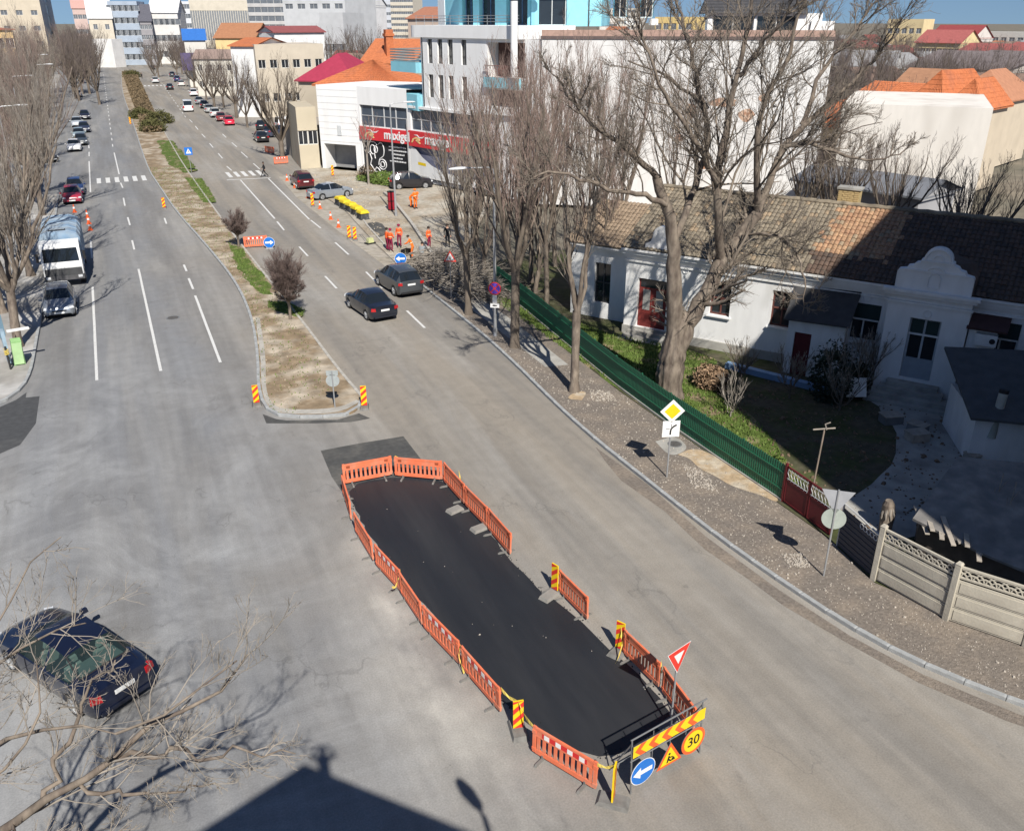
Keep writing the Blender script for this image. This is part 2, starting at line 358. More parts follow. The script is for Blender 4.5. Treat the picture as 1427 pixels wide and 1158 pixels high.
# grass patches
def blob(poly, z, name, m):
    poly = [(p.x + rnd.uniform(-.22, .22), p.y + rnd.uniform(-.3, .3)) for p in densify(poly + [poly[0]], .7)[:-1]]
    return tag(MB().sheet(smooth_line(poly + [poly[0]], 2)[:-1], z).obj(name, m), kind='structure')
GP = [[(6.66,139.88), (8.65,138.98), (8.97,119.38), (9.05,109.33), (7.5,107.2), (6.49,114.05), (6.33,125.5)],
      [(7.21,104.11), (8.9,102.83), (8.72,90.04), (8.63,87.69), (7.44,88.23), (7.2,94.98)],
      [(7.31,70.4), (8.06,68.02), (8,62.92), (8.22,58.31), (7.96,54.77), (7.13,55.15), (7.08,59.21), (6.91,62.97)],
      [(7.36,53.36), (8.44,52.54), (9.15,50.64), (8.82,49.28), (7.92,50.28), (7.29,51.48)]]
K['turf'] = mat('patchy_turf', (.085, .125, .025), .9, .35, 6., .5, 30., col2=(.25, .19, .12), mix=.42, mscale=.9, sharp=.06)
for g in GP: blob(g, .106, 'median_turf', K['turf'])
def inpoly(p, poly):
    c = False; n = len(poly); j = n - 1
    for i in range(n):
        a, b = poly[i], poly[j]
        if (a[1] > p[1]) != (b[1] > p[1]) and p[0] < (b[0] - a[0]) * (p[1] - a[1]) / (b[1] - a[1]) + a[0]: c = not c
        j = i
    return c
def scatter(poly, n, rg=rnd):
    xs = [p[0] for p in poly]; ys = [p[1] for p in poly]; out = []
    t = 0
    while len(out) < n and t < n * 40:
        t += 1; p = (rg.uniform(min(xs), max(xs)), rg.uniform(min(ys), max(ys)))
        if inpoly(p, poly): out.append(p)
    return out
def blades(polys_n, z, name, label, h=.13, m=None):
    q = MB()
    for poly, n in polys_n:
        for x, y in scatter(poly, n):
            a = rnd.uniform(0, 6.28); hh = h * rnd.uniform(.5, 1.3); w = .02 + .02 * rnd.random(); dx, dy = math.cos(a) * w, math.sin(a) * w
            lx, ly = rnd.uniform(-.6, .6) * hh, rnd.uniform(-.6, .6) * hh
            q.add([(x - dx, y - dy, z), (x + dx, y + dy, z), (x + lx, y + ly, z + hh)], [(0, 1, 2)])
    return tag(q.obj(name, m or K['blade']), label, 'grass', kind='stuff')
blades([(GP[0], 1500), (GP[1], 1800), (GP[2], 1500), (GP[3], 700), ([(p[0], p[1]) for p in IL[3:13]] + [(7.6, 112), (7.8, 90), (7.9, 70), (8.3, 50), (7.9, 38)], 2200)], .106, 'median_grass', 'short green grass growing on the central reservation', .09)
# rubble scattered on verge, median and works
def stones(polys_n, z, name, label, s0, s1, m=None):
    q = MB()
    for poly, n in polys_n:
        for x, y in scatter(poly, n):
            s = rnd.uniform(s0, s1) * (1 if rnd.random() < .9 else 2); q.box((x, y, z + s * .2), (s, s * rnd.uniform(.6, 1), s * .6), rnd.uniform(0, 3), 0, rnd.uniform(-.4, .4), 0, .7)
    return tag(q.obj(name, m or K['stone']), label, 'rubble', kind='stuff')
VP = EK2[6:40] + [(20.0, 32), (19.9, 18), (19.4, 15.6), (20.5, 10.5)]
stones([(VP, 3200)], .10, 'verge_gravel', 'small pale stones strewn over the brown gravel verge', .012, .038)
stones([([(18.46,24.61), (18.94,23.62), (18.38,22.17), (17.84,23)], 260), ([(18.79,32.79), (19.59,32.15), (19.3,30.99), (18.25,31.47)], 240), ([(17.83,18.03), (18.52,17.72), (18.17,16.99), (17.54,17.28)], 200)], .11, 'rubble_patch', 'loose patches of pale crushed stone on the gravel verge', .02, .06)
q3 = [(p[0], p[1]) for p in IL[3:12]] + [(6.3, 100), (6.7, 70), (7.8, 50), (7.3, 38)]
stones([(q3, 900)], .10, 'median_rubble', 'light stones and clods on the dug soil of the central reservation', .02, .06, mat('clod', (.33, .27, .20), .95, .3, 6.))
stones([([(17.9, 62), (20, 62), (24, 80), (28, 92), (24, 100), (20, 100), (19.3, 80)], 420)], .06, 'works_rubble', 'broken stones over the sandy strip of the roadworks', .04, .14, mat('sandy_stone', (.36, .31, .24), .95, .3, 6.))
# straw-coloured bare earth along the fence
for g in ([(18.97,25.6), (19.84,25.35), (20.32,21.3), (20.05,20.51), (19.56,21.18), (19.11,23.16)], [(17.88,31.81), (17.27,32.09), (17.9,32.91), (18.64,32.86)]):
    blob(g, .108, 'straw_earth', mat('straw_earth', (.40, .30, .19), .95, .25, 5., .6, 20., col2=(.46, .40, .31), mix=.45, mscale=1.5))
blob([(18.49,26.82), (19.8,26.82), (19.42,25.4), (18.23,25.52)], .107, 'manhole_apron', K['concrete'])

# patches of asphalt
tag(MB().sheet([(5.8,31.84), (7.39,31.84), (9.29,31.73), (9.29,29.56), (9.43,27.29), (7.71,26.99), (5.77,27.87), (5.68,29.48)], .004).obj('older_patch', K['old_patch']), kind='structure')
FA = [(p.x + rnd.uniform(-.05, .05), p.y + rnd.uniform(-.05, .05)) for p in densify(smooth_line([(5.97,28.01), (5.84,25.64), (5.93,23.73), (6.14,21.7), (6.37,19.98), (6.54,18.07), (6.71,17.19), (6.85,15.78), (7.07,14.72), (7.65,13.69), (8.39,12.91), (9.45,13), (10.34,13.14), (10.61,13.8), (10.6,14.29), (10.55,15.46), (10.36,16.68), (10.15,18.02), (9.87,19.37), (9.67,21.05), (9.66,24.17), (9.56,25.87), (9.42,27.67), (8.15,28.37), (6.52,28.61), (5.97,28.01)], 1), .35)[:-1]]
tag(MB().sheet(FA, .008).obj('fresh_asphalt_patch', K['new_asphalt']), kind='structure')
cr = MB()
for p in FA:
    for _ in range(5): s_ = rnd.uniform(.015, .045); cr.box((p[0] + rnd.gauss(0, .13), p[1] + rnd.gauss(0, .13), .012 + s_ * .2), (s_, s_ * .8, s_ * .6), rnd.uniform(0, 3), 0, 0, 0, .7)
tag(cr.obj('asphalt_crumbs', K['new_asphalt']), 'black asphalt crumbs spilled round the edge of the fresh patch', 'rubble', kind='stuff')
stones([(FA, 18)], .008, 'patch_litter', 'pale specks of grit lying on the fresh black asphalt', .012, .03)
# painted markings, each its own mark
def mark(a, b, w=.13):
    a = Vector((*a, 0)); b = Vector((*b, 0)); d = (b - a).normalized(); s = Vector((-d.y, d.x, 0)) * w / 2; z = Vector((0, 0, .005))
    q = MB(); n = max(1, int((b - a).length / 1.5)); vs = []
    for i in range(n + 1):
        p = a.lerp(b, i / n) + z; vs += [p - s * rnd.uniform(.92, 1.05), p + s * rnd.uniform(.92, 1.05)]
    q.add(vs, [(2 * i, 2 * i + 2, 2 * i + 3, 2 * i + 1) for i in range(n)])
    return q.obj('lane_mark', K['white_line'], MARKS)
MARKS = bpy.data.objects.new('road_markings', None); COL.objects.link(MARKS); MARKS['kind'] = 'structure'
for a, b in [((-2.45,43.86), (-2.51,61.65)), ((-2.49,69.9), (-2.55,76.19)), ((-2.42,99.32), (-2.45,122.54)), ((-2.43,127.3), (-2.41,131.67)), ((-2.4,135.54), (-2.46,141.37)),
             ((0.49,43.89), (0.49,65.23)), ((0.49,71.44), (0.48,74.82)), ((0.57,80.88), (0.53,84.46)), ((0.51,90.2), (0.53,94.56)), ((0.68,100.65), (0.58,104.06)), ((0.63,110.3), (0.62,129.55)),
             ((3.37,43.9), (3.45,56.81)), ((3.48,58.39), (3.48,61.23)), ((3.53,63.23), (3.52,65.16)), ((3.47,80.19), (3.49,82.79)),
             ((12.66,100.61), (12.38,78.44)), ((12.34,77.15), (12.25,73.47)), ((12.21,67.15), (12.19,63.97)), ((12.08,57.94), (12.08,54.69)),
             ((15.63,100.31), (15.1,76.88)), ((15.15,76.53), (15.23,73.02)), ((15.09,67.41), (15.08,63.14)), ((14.94,57.87), (14.82,53.45)), ((14.8,48.24), (14.74,44.74)), ((15.91,112.3), (15.87,107.41)), ((16.07,123.32), (16.03,117.56)), ((16.3,133.75), (16.28,128.71)), ((16.45,144.95), (16.35,140.1)),
             ((12.63,111.28), (12.71,107.67)), ((13.11,123.17), (13.02,118.23)), ((13.3,134.24), (13.2,129.29)), ((13.52,146.27), (13.51,141.38)), ((13.78,158.08), (13.65,152.5)), ((13.94,169.17), (13.92,164.04))]:
    mark(a, b, .14)
for i in range(26):
    y = 136 + i * 7.5; mark((.55 + (y - 130) * .011, y), (.55 + (y - 127) * .011, y + 3))
    if i > 4: mark((13.0 + (y - 150) * .03, y), (13.0 + (y - 147) * .03, y + 3))
zy = [(-1.55 + i * .92) for i in range(6)]
for x in zy: mark((x, 104.6), (x, 108.2), .45)
for i in range(5): mark((12.0 + i * .85, 102.9), (12.0 + i * .85, 106.6), .42)
mark((11.29,101.23), (15.94,100.69), .3)
for i in range(9): mark((10.8 + i * 1.0, 262), (10.8 + i * 1.0, 266), .5)
# manhole covers
for c, r in (((1.77,52.61), .38), ((19.21,26.21), .3)):
    t = thing('manhole_cover', 'round iron manhole cover set in the grey carriageway' if r > .35 else 'round manhole cover on a concrete apron in the gravel verge', 'manhole', (*c, .004 if r > .35 else .108))
    q = MB(); q.tube([(0, 0, 0), (0, 0, .008)], [r, r], 24); q.obj('frame_ring', K['steel_dark'], t)
    q = MB(); q.tube([(0, 0, .006), (0, 0, .014)], [r * .82, r * .8], 24)
    for i in range(-3, 4): q.box((i * r * .2, 0, .016), (r * .05, r * 1.1, .006))
    q.obj('lid', mat('iron_lid', (.10, .095, .09), .7, .2, 8.), t)



# ---------------- vehicles
CARS = {
 'sedan': dict(L=4.5, W=1.78, zt=[(-2.25, .72), (-2.2, .96), (-1.62, 1.0), (-1.55, 1.01), (-.95, 1.38), (-.6, 1.43), (0, 1.45), (.3, 1.42), (.42, 1.38), (1.15, .97), (1.25, .95), (1.9, .84), (2.12, .74), (2.25, .52)],
    wt=[(-2.25, .62), (-2.2, .66), (-1.55, .66), (-.95, .56), (0, .58), (.42, .56), (1.15, .68), (2.0, .62), (2.25, .5)], rear=(-1.55, -.95), front=(.42, 1.15), side=[(-1.42, -.42), (-.34, .46), (.46, 1.0)], wheels=(-1.36, 1.38), r=.315),
 'hatch': dict(L=3.95, W=1.72, zt=[(-1.97, .70), (-1.93, .98), (-1.9, 1.0), (-1.5, 1.40), (-1.1, 1.45), (-.3, 1.48), (.2, 1.45), (.32, 1.41), (1.05, 1.0), (1.15, .97), (1.7, .84), (1.88, .72), (1.97, .52)],
    wt=[(-1.97, .62), (-1.9, .66), (-1.5, .56), (0, .58), (.32, .56), (1.05, .68), (1.75, .62), (1.97, .5)], rear=(-1.9, -1.5), front=(.32, 1.05), side=[(-1.6, -.98), (-.92, -.2), (-.12, .92)], wheels=(-1.2, 1.24), r=.30),
 'suv': dict(L=4.5, W=1.84, zt=[(-2.25, .80), (-2.2, 1.06), (-2.16, 1.08), (-1.75, 1.56), (-1.4, 1.62), (-.4, 1.67), (.2, 1.63), (.35, 1.58), (1.15, 1.10), (1.28, 1.07), (1.95, .94), (2.15, .80), (2.25, .58)],
    wt=[(-2.25, .66), (-2.16, .70), (-1.75, .60), (0, .62), (.35, .60), (1.15, .74), (2.0, .66), (2.25, .55)], rear=(-2.16, -1.75), front=(.35, 1.15), side=[(-1.85, -1.15), (-1.07, -.3), (-.22, .98)], wheels=(-1.36, 1.4), r=.34),
 'van': dict(L=5.0, W=1.95, zt=[(-2.5, .9), (-2.48, 1.18), (-2.45, 1.2), (-2.32, 2.0), (-2.2, 2.06), (-.8, 2.1), (.6, 2.08), (.85, 2.0), (1.7, 1.22), (1.8, 1.18), (2.3, 1.0), (2.42, .85), (2.5, .6)],
    wt=[(-2.5, .72), (-2.32, .74), (0, .76), (.85, .72), (1.7, .78), (2.3, .68), (2.5, .58)], rear=(-2.45, -2.32), front=(.85, 1.7), side=[(.3, 1.45)], wheels=(-1.55, 1.6), r=.34),
}
TRIM = mat('black_trim', (.02, .02, .022), .7, .15, 5.); RIM = mat('alloy_rim', (.45, .46, .47), .35, .1, 4., metal=.6, spec=.5)
TAIL = mat('tail_lamp_red', (.42, .012, .015), .2, .1, 5., spec=.6, coat=.5); HEAD = mat('headlamp_clear', (.62, .64, .66), .15, .1, 5., spec=.8, coat=.6); PLATE = mat('number_plate', (.72, .73, .72), .5, .1, 9.)
def lerp_curve(c, x):
    if x <= c[0][0]: return c[0][1]
    for a, b in zip(c, c[1:]):
        if x <= b[0]: return a[1] + (b[1] - a[1]) * (x - a[0]) / (b[0] - a[0])
    return c[-1][1]
def make_car(kind, col, label, loc, az, name='parked_car', metal=.0, clear=False, group=None, light='both'):
    """az: compass heading of the nose measured clockwise from +Y"""
    S = CARS[kind]; L, W = S['L'], S['W']; hl = L / 2; r = S['r']
    belt = lambda x: min(lerp_curve(S['zt'], x) - .02, lerp_curve([(-hl, .70), (-hl + .1, .93), (-hl * .6, .97), (0, .93), (hl * .5, .90), (hl - .15, .72), (hl, .50)], x) * (1.14 if kind in ('suv', 'van') else 1.0))
    hw = lambda x: W / 2 * lerp_curve([(-hl, .80), (-hl + .06, .90), (-hl + .35, .975), (-hl * .4, 1), (hl * .4, 1), (hl - .4, .96), (hl - .1, .85), (hl, .70)], x)
    def low(x):
        z = lerp_curve([(-hl, .42), (-hl + .05, .30), (-hl + .3, .22), (hl - .3, .20), (hl - .05, .25), (hl, .36)], x)
        for w in S['wheels']:
            d = abs(x - w)
            if d < r * 1.18: z = max(z, math.sqrt(max(0, (r * 1.18) ** 2 - d * d)) + r * .95)
        return z
    xs = set(round(p[0], 3) for p in S['zt']) | {S['rear'][0], S['rear'][1], S['front'][0], S['front'][1], -hl + .06, -hl + .3, hl - .1, hl - .35}
    for a, b in S['side']: xs |= {a, b}
    for w in S['wheels']:
        for k in (-1.18, -1.0, -.6, 0, .6, 1.0, 1.18): xs.add(round(w + k * r, 3))
    xs = sorted(xs); xs = [x for i, x in enumerate(xs) if i == 0 or x - xs[i - 1] > .012]
    rows = []
    for x in xs:
        zb = belt(x); zt = max(lerp_curve(S['zt'], x), zb + .02); w = hw(x); wt = min(lerp_curve(S['wt'], x), w * .93); zl = min(low(x), zb - .06)
        cr = .035 if zt > zb + .1 else .03
        zm = max(zl + .02, zb * .66)
        rows.append([(w * .93, zl), (w * .985, zl + (zm - zl) * .35), (w, zm), (w * .985, zb - .03 if zb - .03 > zm else zm + .01), (w * .95, zb), (wt, zt), (wt * .55, zt + cr * .8), (0, zt + cr)])
    parts = {}
    def face(tagname, pts): parts.setdefault(tagname, MB()).add(pts, [tuple(range(len(pts)))])
    for i in range(len(xs) - 1):
        xm = (xs[i] + xs[i + 1]) / 2
        for j in range(7):
            for sgn in (1, -1):
                a, b, c, d = rows[i][j], rows[i + 1][j], rows[i + 1][j + 1], rows[i][j + 1]
                pts = [(xs[i], sgn * a[0], a[1]), (xs[i + 1], sgn * b[0], b[1]), (xs[i + 1], sgn * c[0], c[1]), (xs[i], sgn * d[0], d[1])]
                if sgn > 0: pts = pts[::-1]
                t = 'body'
                if j >= 5:
                    if S['rear'][0] <= xm <= S['rear'][1]: t = 'rear_window'
                    elif S['front'][0] <= xm <= S['front'][1]: t = 'windscreen'
                elif j == 4:
                    for k, (u, v) in enumerate(S['side']):
                        if u <= xm <= v: t = 'side_window%d%d' % (k, sgn)
                face(t, pts)
    for e, sg in ((0, -1), (-1, 1)):   # end caps
        ring = [(xs[e], p[0], p[1]) for p in rows[e]] + [(xs[e], -p[0], p[1]) for p in rows[e][::-1][1:]]
        face('body', ring if sg > 0 else ring[::-1])
    root = thing(name, label, 'van' if kind == 'van' else 'car', loc, R(90 - az), group)
    PM = paint(name + '_paint', col, .28, metal)
    g = K['clearglass'] if clear else K['carglass']
    for t, mb in parts.items():
        if t == 'body':
            me = mb.mesh('body', True)
            import bmesh
            bm = bmesh.new(); bm.from_mesh(me); bmesh.ops.remove_doubles(bm, verts=bm.verts, dist=.001)
            for e in bm.edges:
                if len(e.link_faces) == 2 and e.calc_face_angle(0) > R(38): e.smooth = False
            bm.to_mesh(me); bm.free(); mobj('body', me, PM, root)
        else: mb.obj(t.rstrip('-0123456789'), g, root)
    # dark floor and arch liners
    q = MB(); q.box((0, 0, .40), (L * .93, W * .86, .34)); q.obj('underbody', TRIM, root)
    for w in S['wheels']:
        for s in (1, -1):
            y = s * (W / 2 - .10)
            q = MB(); q.tube([(w, y - s * .12, r), (w, y + s * .065, r), (w, y + s * .085, r)], [r, r, r * .93], 22); ty = q.obj('wheel', K['rubber'], root)
            q = MB(); yo = y + s * .088; q.tube([(w, y + s * .05, r), (w, yo, r)], [r * .68, r * .66], 18)
            for k in range(5):
                a = k * 2 * math.pi / 5; q.beam((w, yo + s * .006, r), (w + math.cos(a) * r * .62, yo + s * .006, r + math.sin(a) * r * .62), .07, .012)
            q.obj('rim', RIM, ty)
    # lamps, plates, mirrors, bumper strip, handles
    zb = belt(-hl + .12)
    for s in (1, -1):
        yw = hw(-hl + .12)
        q = MB(); q.box((-hl + .10, s * (yw - .13), zb - .13), (.20, .28, .17 if kind != 'van' else .4), -s * .42, 0, 0, 0, .85); q.obj('tail_light', TAIL, root)
        yf = hw(hl - .22); zf = belt(hl - .2)
        q = MB(); q.box((hl - .23, s * (yf - .16), zf - .06), (.34, .30, .13), s * .55, 0, 0, 0, .75); q.obj('headlight', HEAD, root)
        xm = S['front'][1] - .28
        q = MB(); q.box((xm, s * (hw(xm) + .09), belt(xm) + .07), (.10, .20, .13), 0, 0, 0, 0, .8); q.obj('wing_mirror', PM if kind != 'van' else TRIM, root)
        q = MB(); q.box((-.5, s * (hw(-.5) * .99), belt(-.5) - .12), (.18, .03, .025)); q.obj('door_handle', PM, root)
    q = MB(); q.box((-hl - .004, 0, zb - .20 if kind != 'hatch' else zb - .3), (.02, .52, .11)); q.obj('rear_plate', PLATE, root)
    q = MB(); q.box((hl + .005, 0, .42), (.02, .52, .11)); q.obj('front_plate', PLATE, root)
    q = MB(); q.box((hl - .025, 0, .53), (.06, .78, .07)); q.obj('grille', TRIM, root)
    q = MB(); q.box((-hl + .03, 0, .36), (.10, W * .76, .12)); q.obj('rear_bumper', TRIM if kind == 'suv' else PM, root)
    if clear:
        for s in (1, -1):
            for x in [u for u, v in S['side']] + [S['side'][-1][1]]:
                pts = []
                for f_ in (0., .35, .7, 1.):
                    zb_ = belt(x); zl_ = max(.26, min(low(x), zb_ - .1)); z_ = zl_ + (zb_ - .02 - zl_) * f_; pts.append((x, s * (hw(x) * (.985 if f_ in (0., 1.) else 1.) + .004), z_))
                q = MB(); q.tube(pts, .008, 4); q.obj('door_seam', TRIM, root)
        q = MB(); q.tube([(-hl + .02, -.62, .66), (-hl + .03, -.6, .93), (-1.62, -.66, 1.025), (-1.62, .66, 1.025), (-hl + .03, .6, .93), (-hl + .02, .62, .66)], .008, 4); q.obj('boot_seam', TRIM, root)
        for y in (-.62, .62):
            q = MB(); q.tube([(-1.52, y * 1.04, 1.035), (-.98, y * .9, 1.40)], .022, 5); q.obj('window_seal', TRIM, root)
        q = MB(); q.tube([(-1.54, -.64, 1.035), (-1.54, 0, 1.055), (-1.54, .64, 1.035)], .02, 5); q.obj('window_seal', TRIM, root)
        seat = mat('pale_seat_cloth', (.36, .38, .34), .9, .15, 6.)
        q = MB(); q.box((-1.25, 0, .93), (.7, 1.2, .04)); q.obj('parcel_shelf', mat('grey_trim', (.16, .19, .18), .9, .15, 5.), root)
        for x in (-.85, .15):
            for y in (.38, -.38):
                q = MB(); q.box((x, y, 1.16), (.10, .25, .16), 0, 0, 0, -.15, .8); q.obj('headrest', seat, root)
                q = MB(); q.box((x + .08, y, .70), (.14, .46, .52), 0, 0, 0, -.2, .85); q.obj('seat_back', seat, root)
    return root
def recolour(src, col, label, loc, az, name=None, metal=0., group=None):
    c = dup(src, loc, R(90 - az), label, group)
    pm = paint('car_paint', col, .28, metal)
    for ch in c.children:
        if ch.name.split('.')[0] in ('body', 'wing_mirror', 'door_handle', 'rear_bumper') and ch.material_slots and ch.material_slots[0].material.name.split('_paint')[0].endswith('car'):
            ch.material_slots[0].link = 'OBJECT'; ch.material_slots[0].material = pm
    return c
c_near = make_car('sedan', (.010, .015, .038), 'dark blue sedan with pale headrests showing, beneath the bare overhanging branches', (-3.22, 21.42), -32, 'blue_car', .3, True); c_near.scale = (1.07, 1.05, 1.05)
c_silver = make_car('hatch', (.30, .33, .37), 'silver grey hatchback parked nose-on ahead of the blue-roofed lorry', (-4.25, 56.9), 180, 'silver_car', .55)
c_sed = make_car('sedan', (.018, .022, .035), 'black sedan driving beside the dashed line, red tail lights lit by sun', (12.75, 48.9), -7, 'moving_car', .3)
c_suv = make_car('suv', (.085, .095, .105), 'dark grey people carrier passing close to the brushwood pile', (15.75, 52.9), -5, 'people_carrier_car', .4)
recolour(c_silver, (.33, .03, .055), 'dark red hatchback parked nose-on between traffic cones and a blue car', (-3.95, 94.6), 180)
recolour(c_silver, (.03, .055, .15), 'blue hatchback parked directly behind the dark red hatchback', (-3.75, 99.5), 180)
recolour(c_sed, (.70, .70, .70), 'white sedan parked nose-on under the bare street trees', (-4.15, 134.4), 180)
recolour(c_sed, (.035, .037, .04), 'black saloon parked at an angle half under bare branches', (-7.9, 124.5), 130)
for (x, y, col, lab) in [(-3.3, 140.5, (.05, .06, .07), 'dark grey hatchback parked just behind the white sedan'), (-3.6, 148.5, (.25, .32, .36), 'pale blue-grey hatchback third in the row behind the white sedan'),
                    (-2.9, 157, (.03, .035, .06), 'navy hatchback in the tree-shaded row behind the pale blue-grey one'), (-4.0, 166, (.4, .44, .47), 'light silver hatchback in the tree-shaded row near the tall lamp post'),
                    (-2.8, 178, (.02, .02, .03), 'black hatchback at the far end of the tree-shaded row'), (-4.2, 232, (.5, .5, .48), 'pale hatchback standing alone far along the tree-lined pavement')]:
    recolour(c_silver, col, lab, (x, y), 180, group='cars parked under the western trees')
# east carriageway
c_van = make_car('van', (.74, .75, .75), 'white panel van driving away on the far carriageway', (15.29,185.9), 2, 'white_van', 0.)
recolour(c_sed, (.025, .027, .03), 'black sedan ahead of the white van, lane beside the parked row', (16.82,247.33), 3)
recolour(c_suv, (.55, .57, .58), 'silver car driving near the brown hedge of the central reservation', (15.21,274.96), 3)
recolour(c_sed, (.03, .03, .034), 'dark car approaching the far zebra crossing', (19.3,352.93), 3)
recolour(c_sed, (.03, .04, .035), 'dark green car turning beside the lawn of the roundabout', (28.09,494.6), 70)
recolour(c_silver, (.3, .4, .42), 'pale teal car entering from the right of the roundabout', (33.28,492.26), 80)
c_pink = make_car('hatch', (.62, .03, .07), 'bright crimson hatchback, last of the row of cars parked by the pavement', (19.17,158), 2, 'crimson_car')
row = [((18.79,165.02), c_silver, (.20, .06, .06), 'maroon hatchback parked just ahead of the crimson one'), ((18.73,172.44), c_suv, (.55, .56, .55), 'pale silver car parked two ahead of the crimson one'),
       ((18.83,181.96), c_sed, (.35, .36, .36), 'grey saloon parked three ahead of the crimson one'), ((18.98,191.61), c_sed, (.03, .03, .03), 'black saloon parked between two grey saloons'),
       ((19.05,201.37), c_sed, (.22, .23, .24), 'dark silver saloon parked abreast of the white panel van'), ((20.13,223.5), c_suv, (.72, .72, .72), 'white car parked just beyond the white panel van'),
       ((20.69,259.87), c_sed, (.6, .6, .58), 'cream saloon parked in front of the billboard'), ((21.23,278.98), c_suv, (.03, .04, .12), 'blue car parked beyond the cream saloon by the billboard'),
       ((21.96,304.93), c_sed, (.04, .05, .06), 'dark saloon at the head of the parked row by the far crossing')]
for loc, src, col, lab in row: recolour(src, col, lab, loc, 3, group='cars parked along the eastern pavement')
for px, py, col, lab in [(158, 73, (.7, .7, .7), 'white car parked below the beige house at the roundabout'), (170, 73, (.4, .38, .36), 'grey-beige car second in the row at the roundabout'), (180, 72, (.08, .09, .14), 'navy car third in the row at the roundabout'),
                    (192, 70, (.68, .68, .66), 'white low car in the middle of the row at the roundabout'), (209, 67.5, (.12, .14, .16), 'dark car near the lit shopfronts at the roundabout'), (221, 64, (.08, .1, .2), 'blue car beside the taxi at the roundabout'), (232, 64, (.75, .5, .03), 'yellow taxi standing at the roundabout')]:
    recolour(c_silver, col, lab, {158: (11.59,553.59), 170: (15.87,551.66), 180: (19.95,562.7), 192: (25.63,587.74), 209: (34.35,622.25), 221: (43.33,680.98), 232: (48.23,678.76)}[px], 75, group='cars round the roundabout')
recolour(c_van, (.75, .75, .75), 'white minibus coming down the western carriageway far away', (1.64,455.02), 183)
recolour(c_sed, (.018, .018, .02), 'black saloon parked by the orange barriers near the zebra crossing', (20.43,133.66), 0)
recolour(c_suv, (.02, .022, .026), 'black off-roader parked beyond the black saloon near the pruned tree', (23.3,148.15), 20)
recolour(c_suv, (.06, .07, .11), 'dark blue car behind the trunk of the many-stemmed pruned tree', (23.82,138.65), 60)
recolour(c_van, (.72, .73, .73), 'white van half hidden behind the many-stemmed pruned tree', (27.39,146.3), 80)
c_redvan = make_car('suv', (.11, .018, .022), 'dark red people carrier stopped beside the coned-off shoulder', (18.0, 93.6), 0, 'maroon_car', .2)
recolour(c_sed, (.36, .40, .45), 'silver saloon pulled half onto the sandy strip, nose towards the shop', (19.3, 86.4), 74, metal=.5)
recolour(c_suv, (.02, .02, .024), 'black car parked below the red shop fascia', (28.24,88.2), 100)

# lorry with pale blue hooped box
t = thing('box_lorry', 'white-cabbed lorry with a weathered pale blue box body parked at the kerb', 'lorry', (-4.03, 66.3), R(-90))
LW = mat('lorry_white', (.72, .73, .73), .45, .08, 2., spec=.4); LB = mat('lorry_pale_blue', (.20, .31, .44), .6, .15, 1.2, col2=(.33, .38, .42), mix=.5, mscale=.7)
q = MB()    # cab: profile extruded across
prof = [(4.0, .75), (4.05, 1.35), (4.0, 1.62), (3.72, 2.62), (3.5, 2.78), (2.4, 2.82), (2.4, .75)]
n = len(prof)
for s in (1,): 
    vs = [(x, -1.18, z) for x, z in prof] + [(x, 1.18, z) for x, z in prof]
    q.add(vs, [tuple(range(n))] + [tuple(range(2 * n - 1, n - 1, -1))] + [(i, n + i, n + (i + 1) % n, (i + 1) % n) for i in range(n)])
q.obj('cab', LW, t)
q = MB(); q.add([(3.995, -1.05, 1.70), (3.995, 1.05, 1.70), (3.77, 1.0, 2.52), (3.77, -1.0, 2.52)], [(0, 1, 2, 3)]); q.v = [(x + .012, y, z) for x, y, z in q.v]; q.obj('windscreen', K['carglass'], t)
q = MB(); q.box((4.06, 0, 1.02), (.08, 2.2, .5)); q.obj('front_panel', mat('dark_grille', (.06, .062, .065), .7, .15, 4.), t)
q = MB(); q.box((4.08, 0, .66), (.2, 2.36, .28)); q.obj('bumper', mat('grey_bumper', (.09, .09, .095), .7, .2, 4.), t)
for s in (1, -1):
    q = MB(); q.add([(2.75, s * 1.19, 1.7), (3.75, s * 1.19, 1.7), (3.55, s * 1.19, 2.45), (2.75, s * 1.19, 2.45)], [(0, 1, 2, 3) if s < 0 else (3, 2, 1, 0)]); q.obj('side_window', K['carglass'], t)
    q = MB(); q.box((3.85, s * 1.38, 2.0), (.12, .16, .55)); q.beam((3.8, s * 1.17, 2.3), (3.85, s * 1.36, 2.2), .03, .03); q.obj('wing_mirror', TRIM, t)
    q = MB(); q.box((4.16, s * .95, .72), (.06, .26, .16)); q.obj('headlight', HEAD, t)
    for x in (3.0, -2.2):
        q = MB(); q.tube([(x, s * .85, .48), (x, s * 1.17, .48), (x, s * 1.19, .48)], [.48, .48, .42], 22); w = q.obj('wheel', K['rubber'], t)
        q = MB(); q.tube([(x, s * 1.15, .48), (x, s * 1.2, .48)], [.27, .22], 16); q.obj('rim', K['steel'], w)
q = MB(); ht = 3.25
pr = [(-1.22, .95), (1.22, .95), (1.24, 2.75), (1.1, 3.05), (.6, ht), (-.6, ht), (-1.1, 3.05), (-1.24, 2.75)]
vs = [(2.2, y, z) for y, z in pr] + [(-4.0, y, z) for y, z in pr]; n = len(pr)
q.add(vs, [tuple(range(n)), tuple(range(2 * n - 1, n - 1, -1))] + [(i, (i + 1) % n, n + (i + 1) % n, n + i)[::-1] for i in range(n)]); q.obj('box_body', LB, t)
for x in (2.0, .5, -1.0, -2.4, -3.8):
    q = MB(); q.tube([(x, y * 1.008, z + (.012 if z > 2.9 else 0)) for y, z in pr[1:]] , .03, 6); q.obj('hoop_rib', mat('rib_paint', (.28, .36, .45), .6, .12, 3.), t)
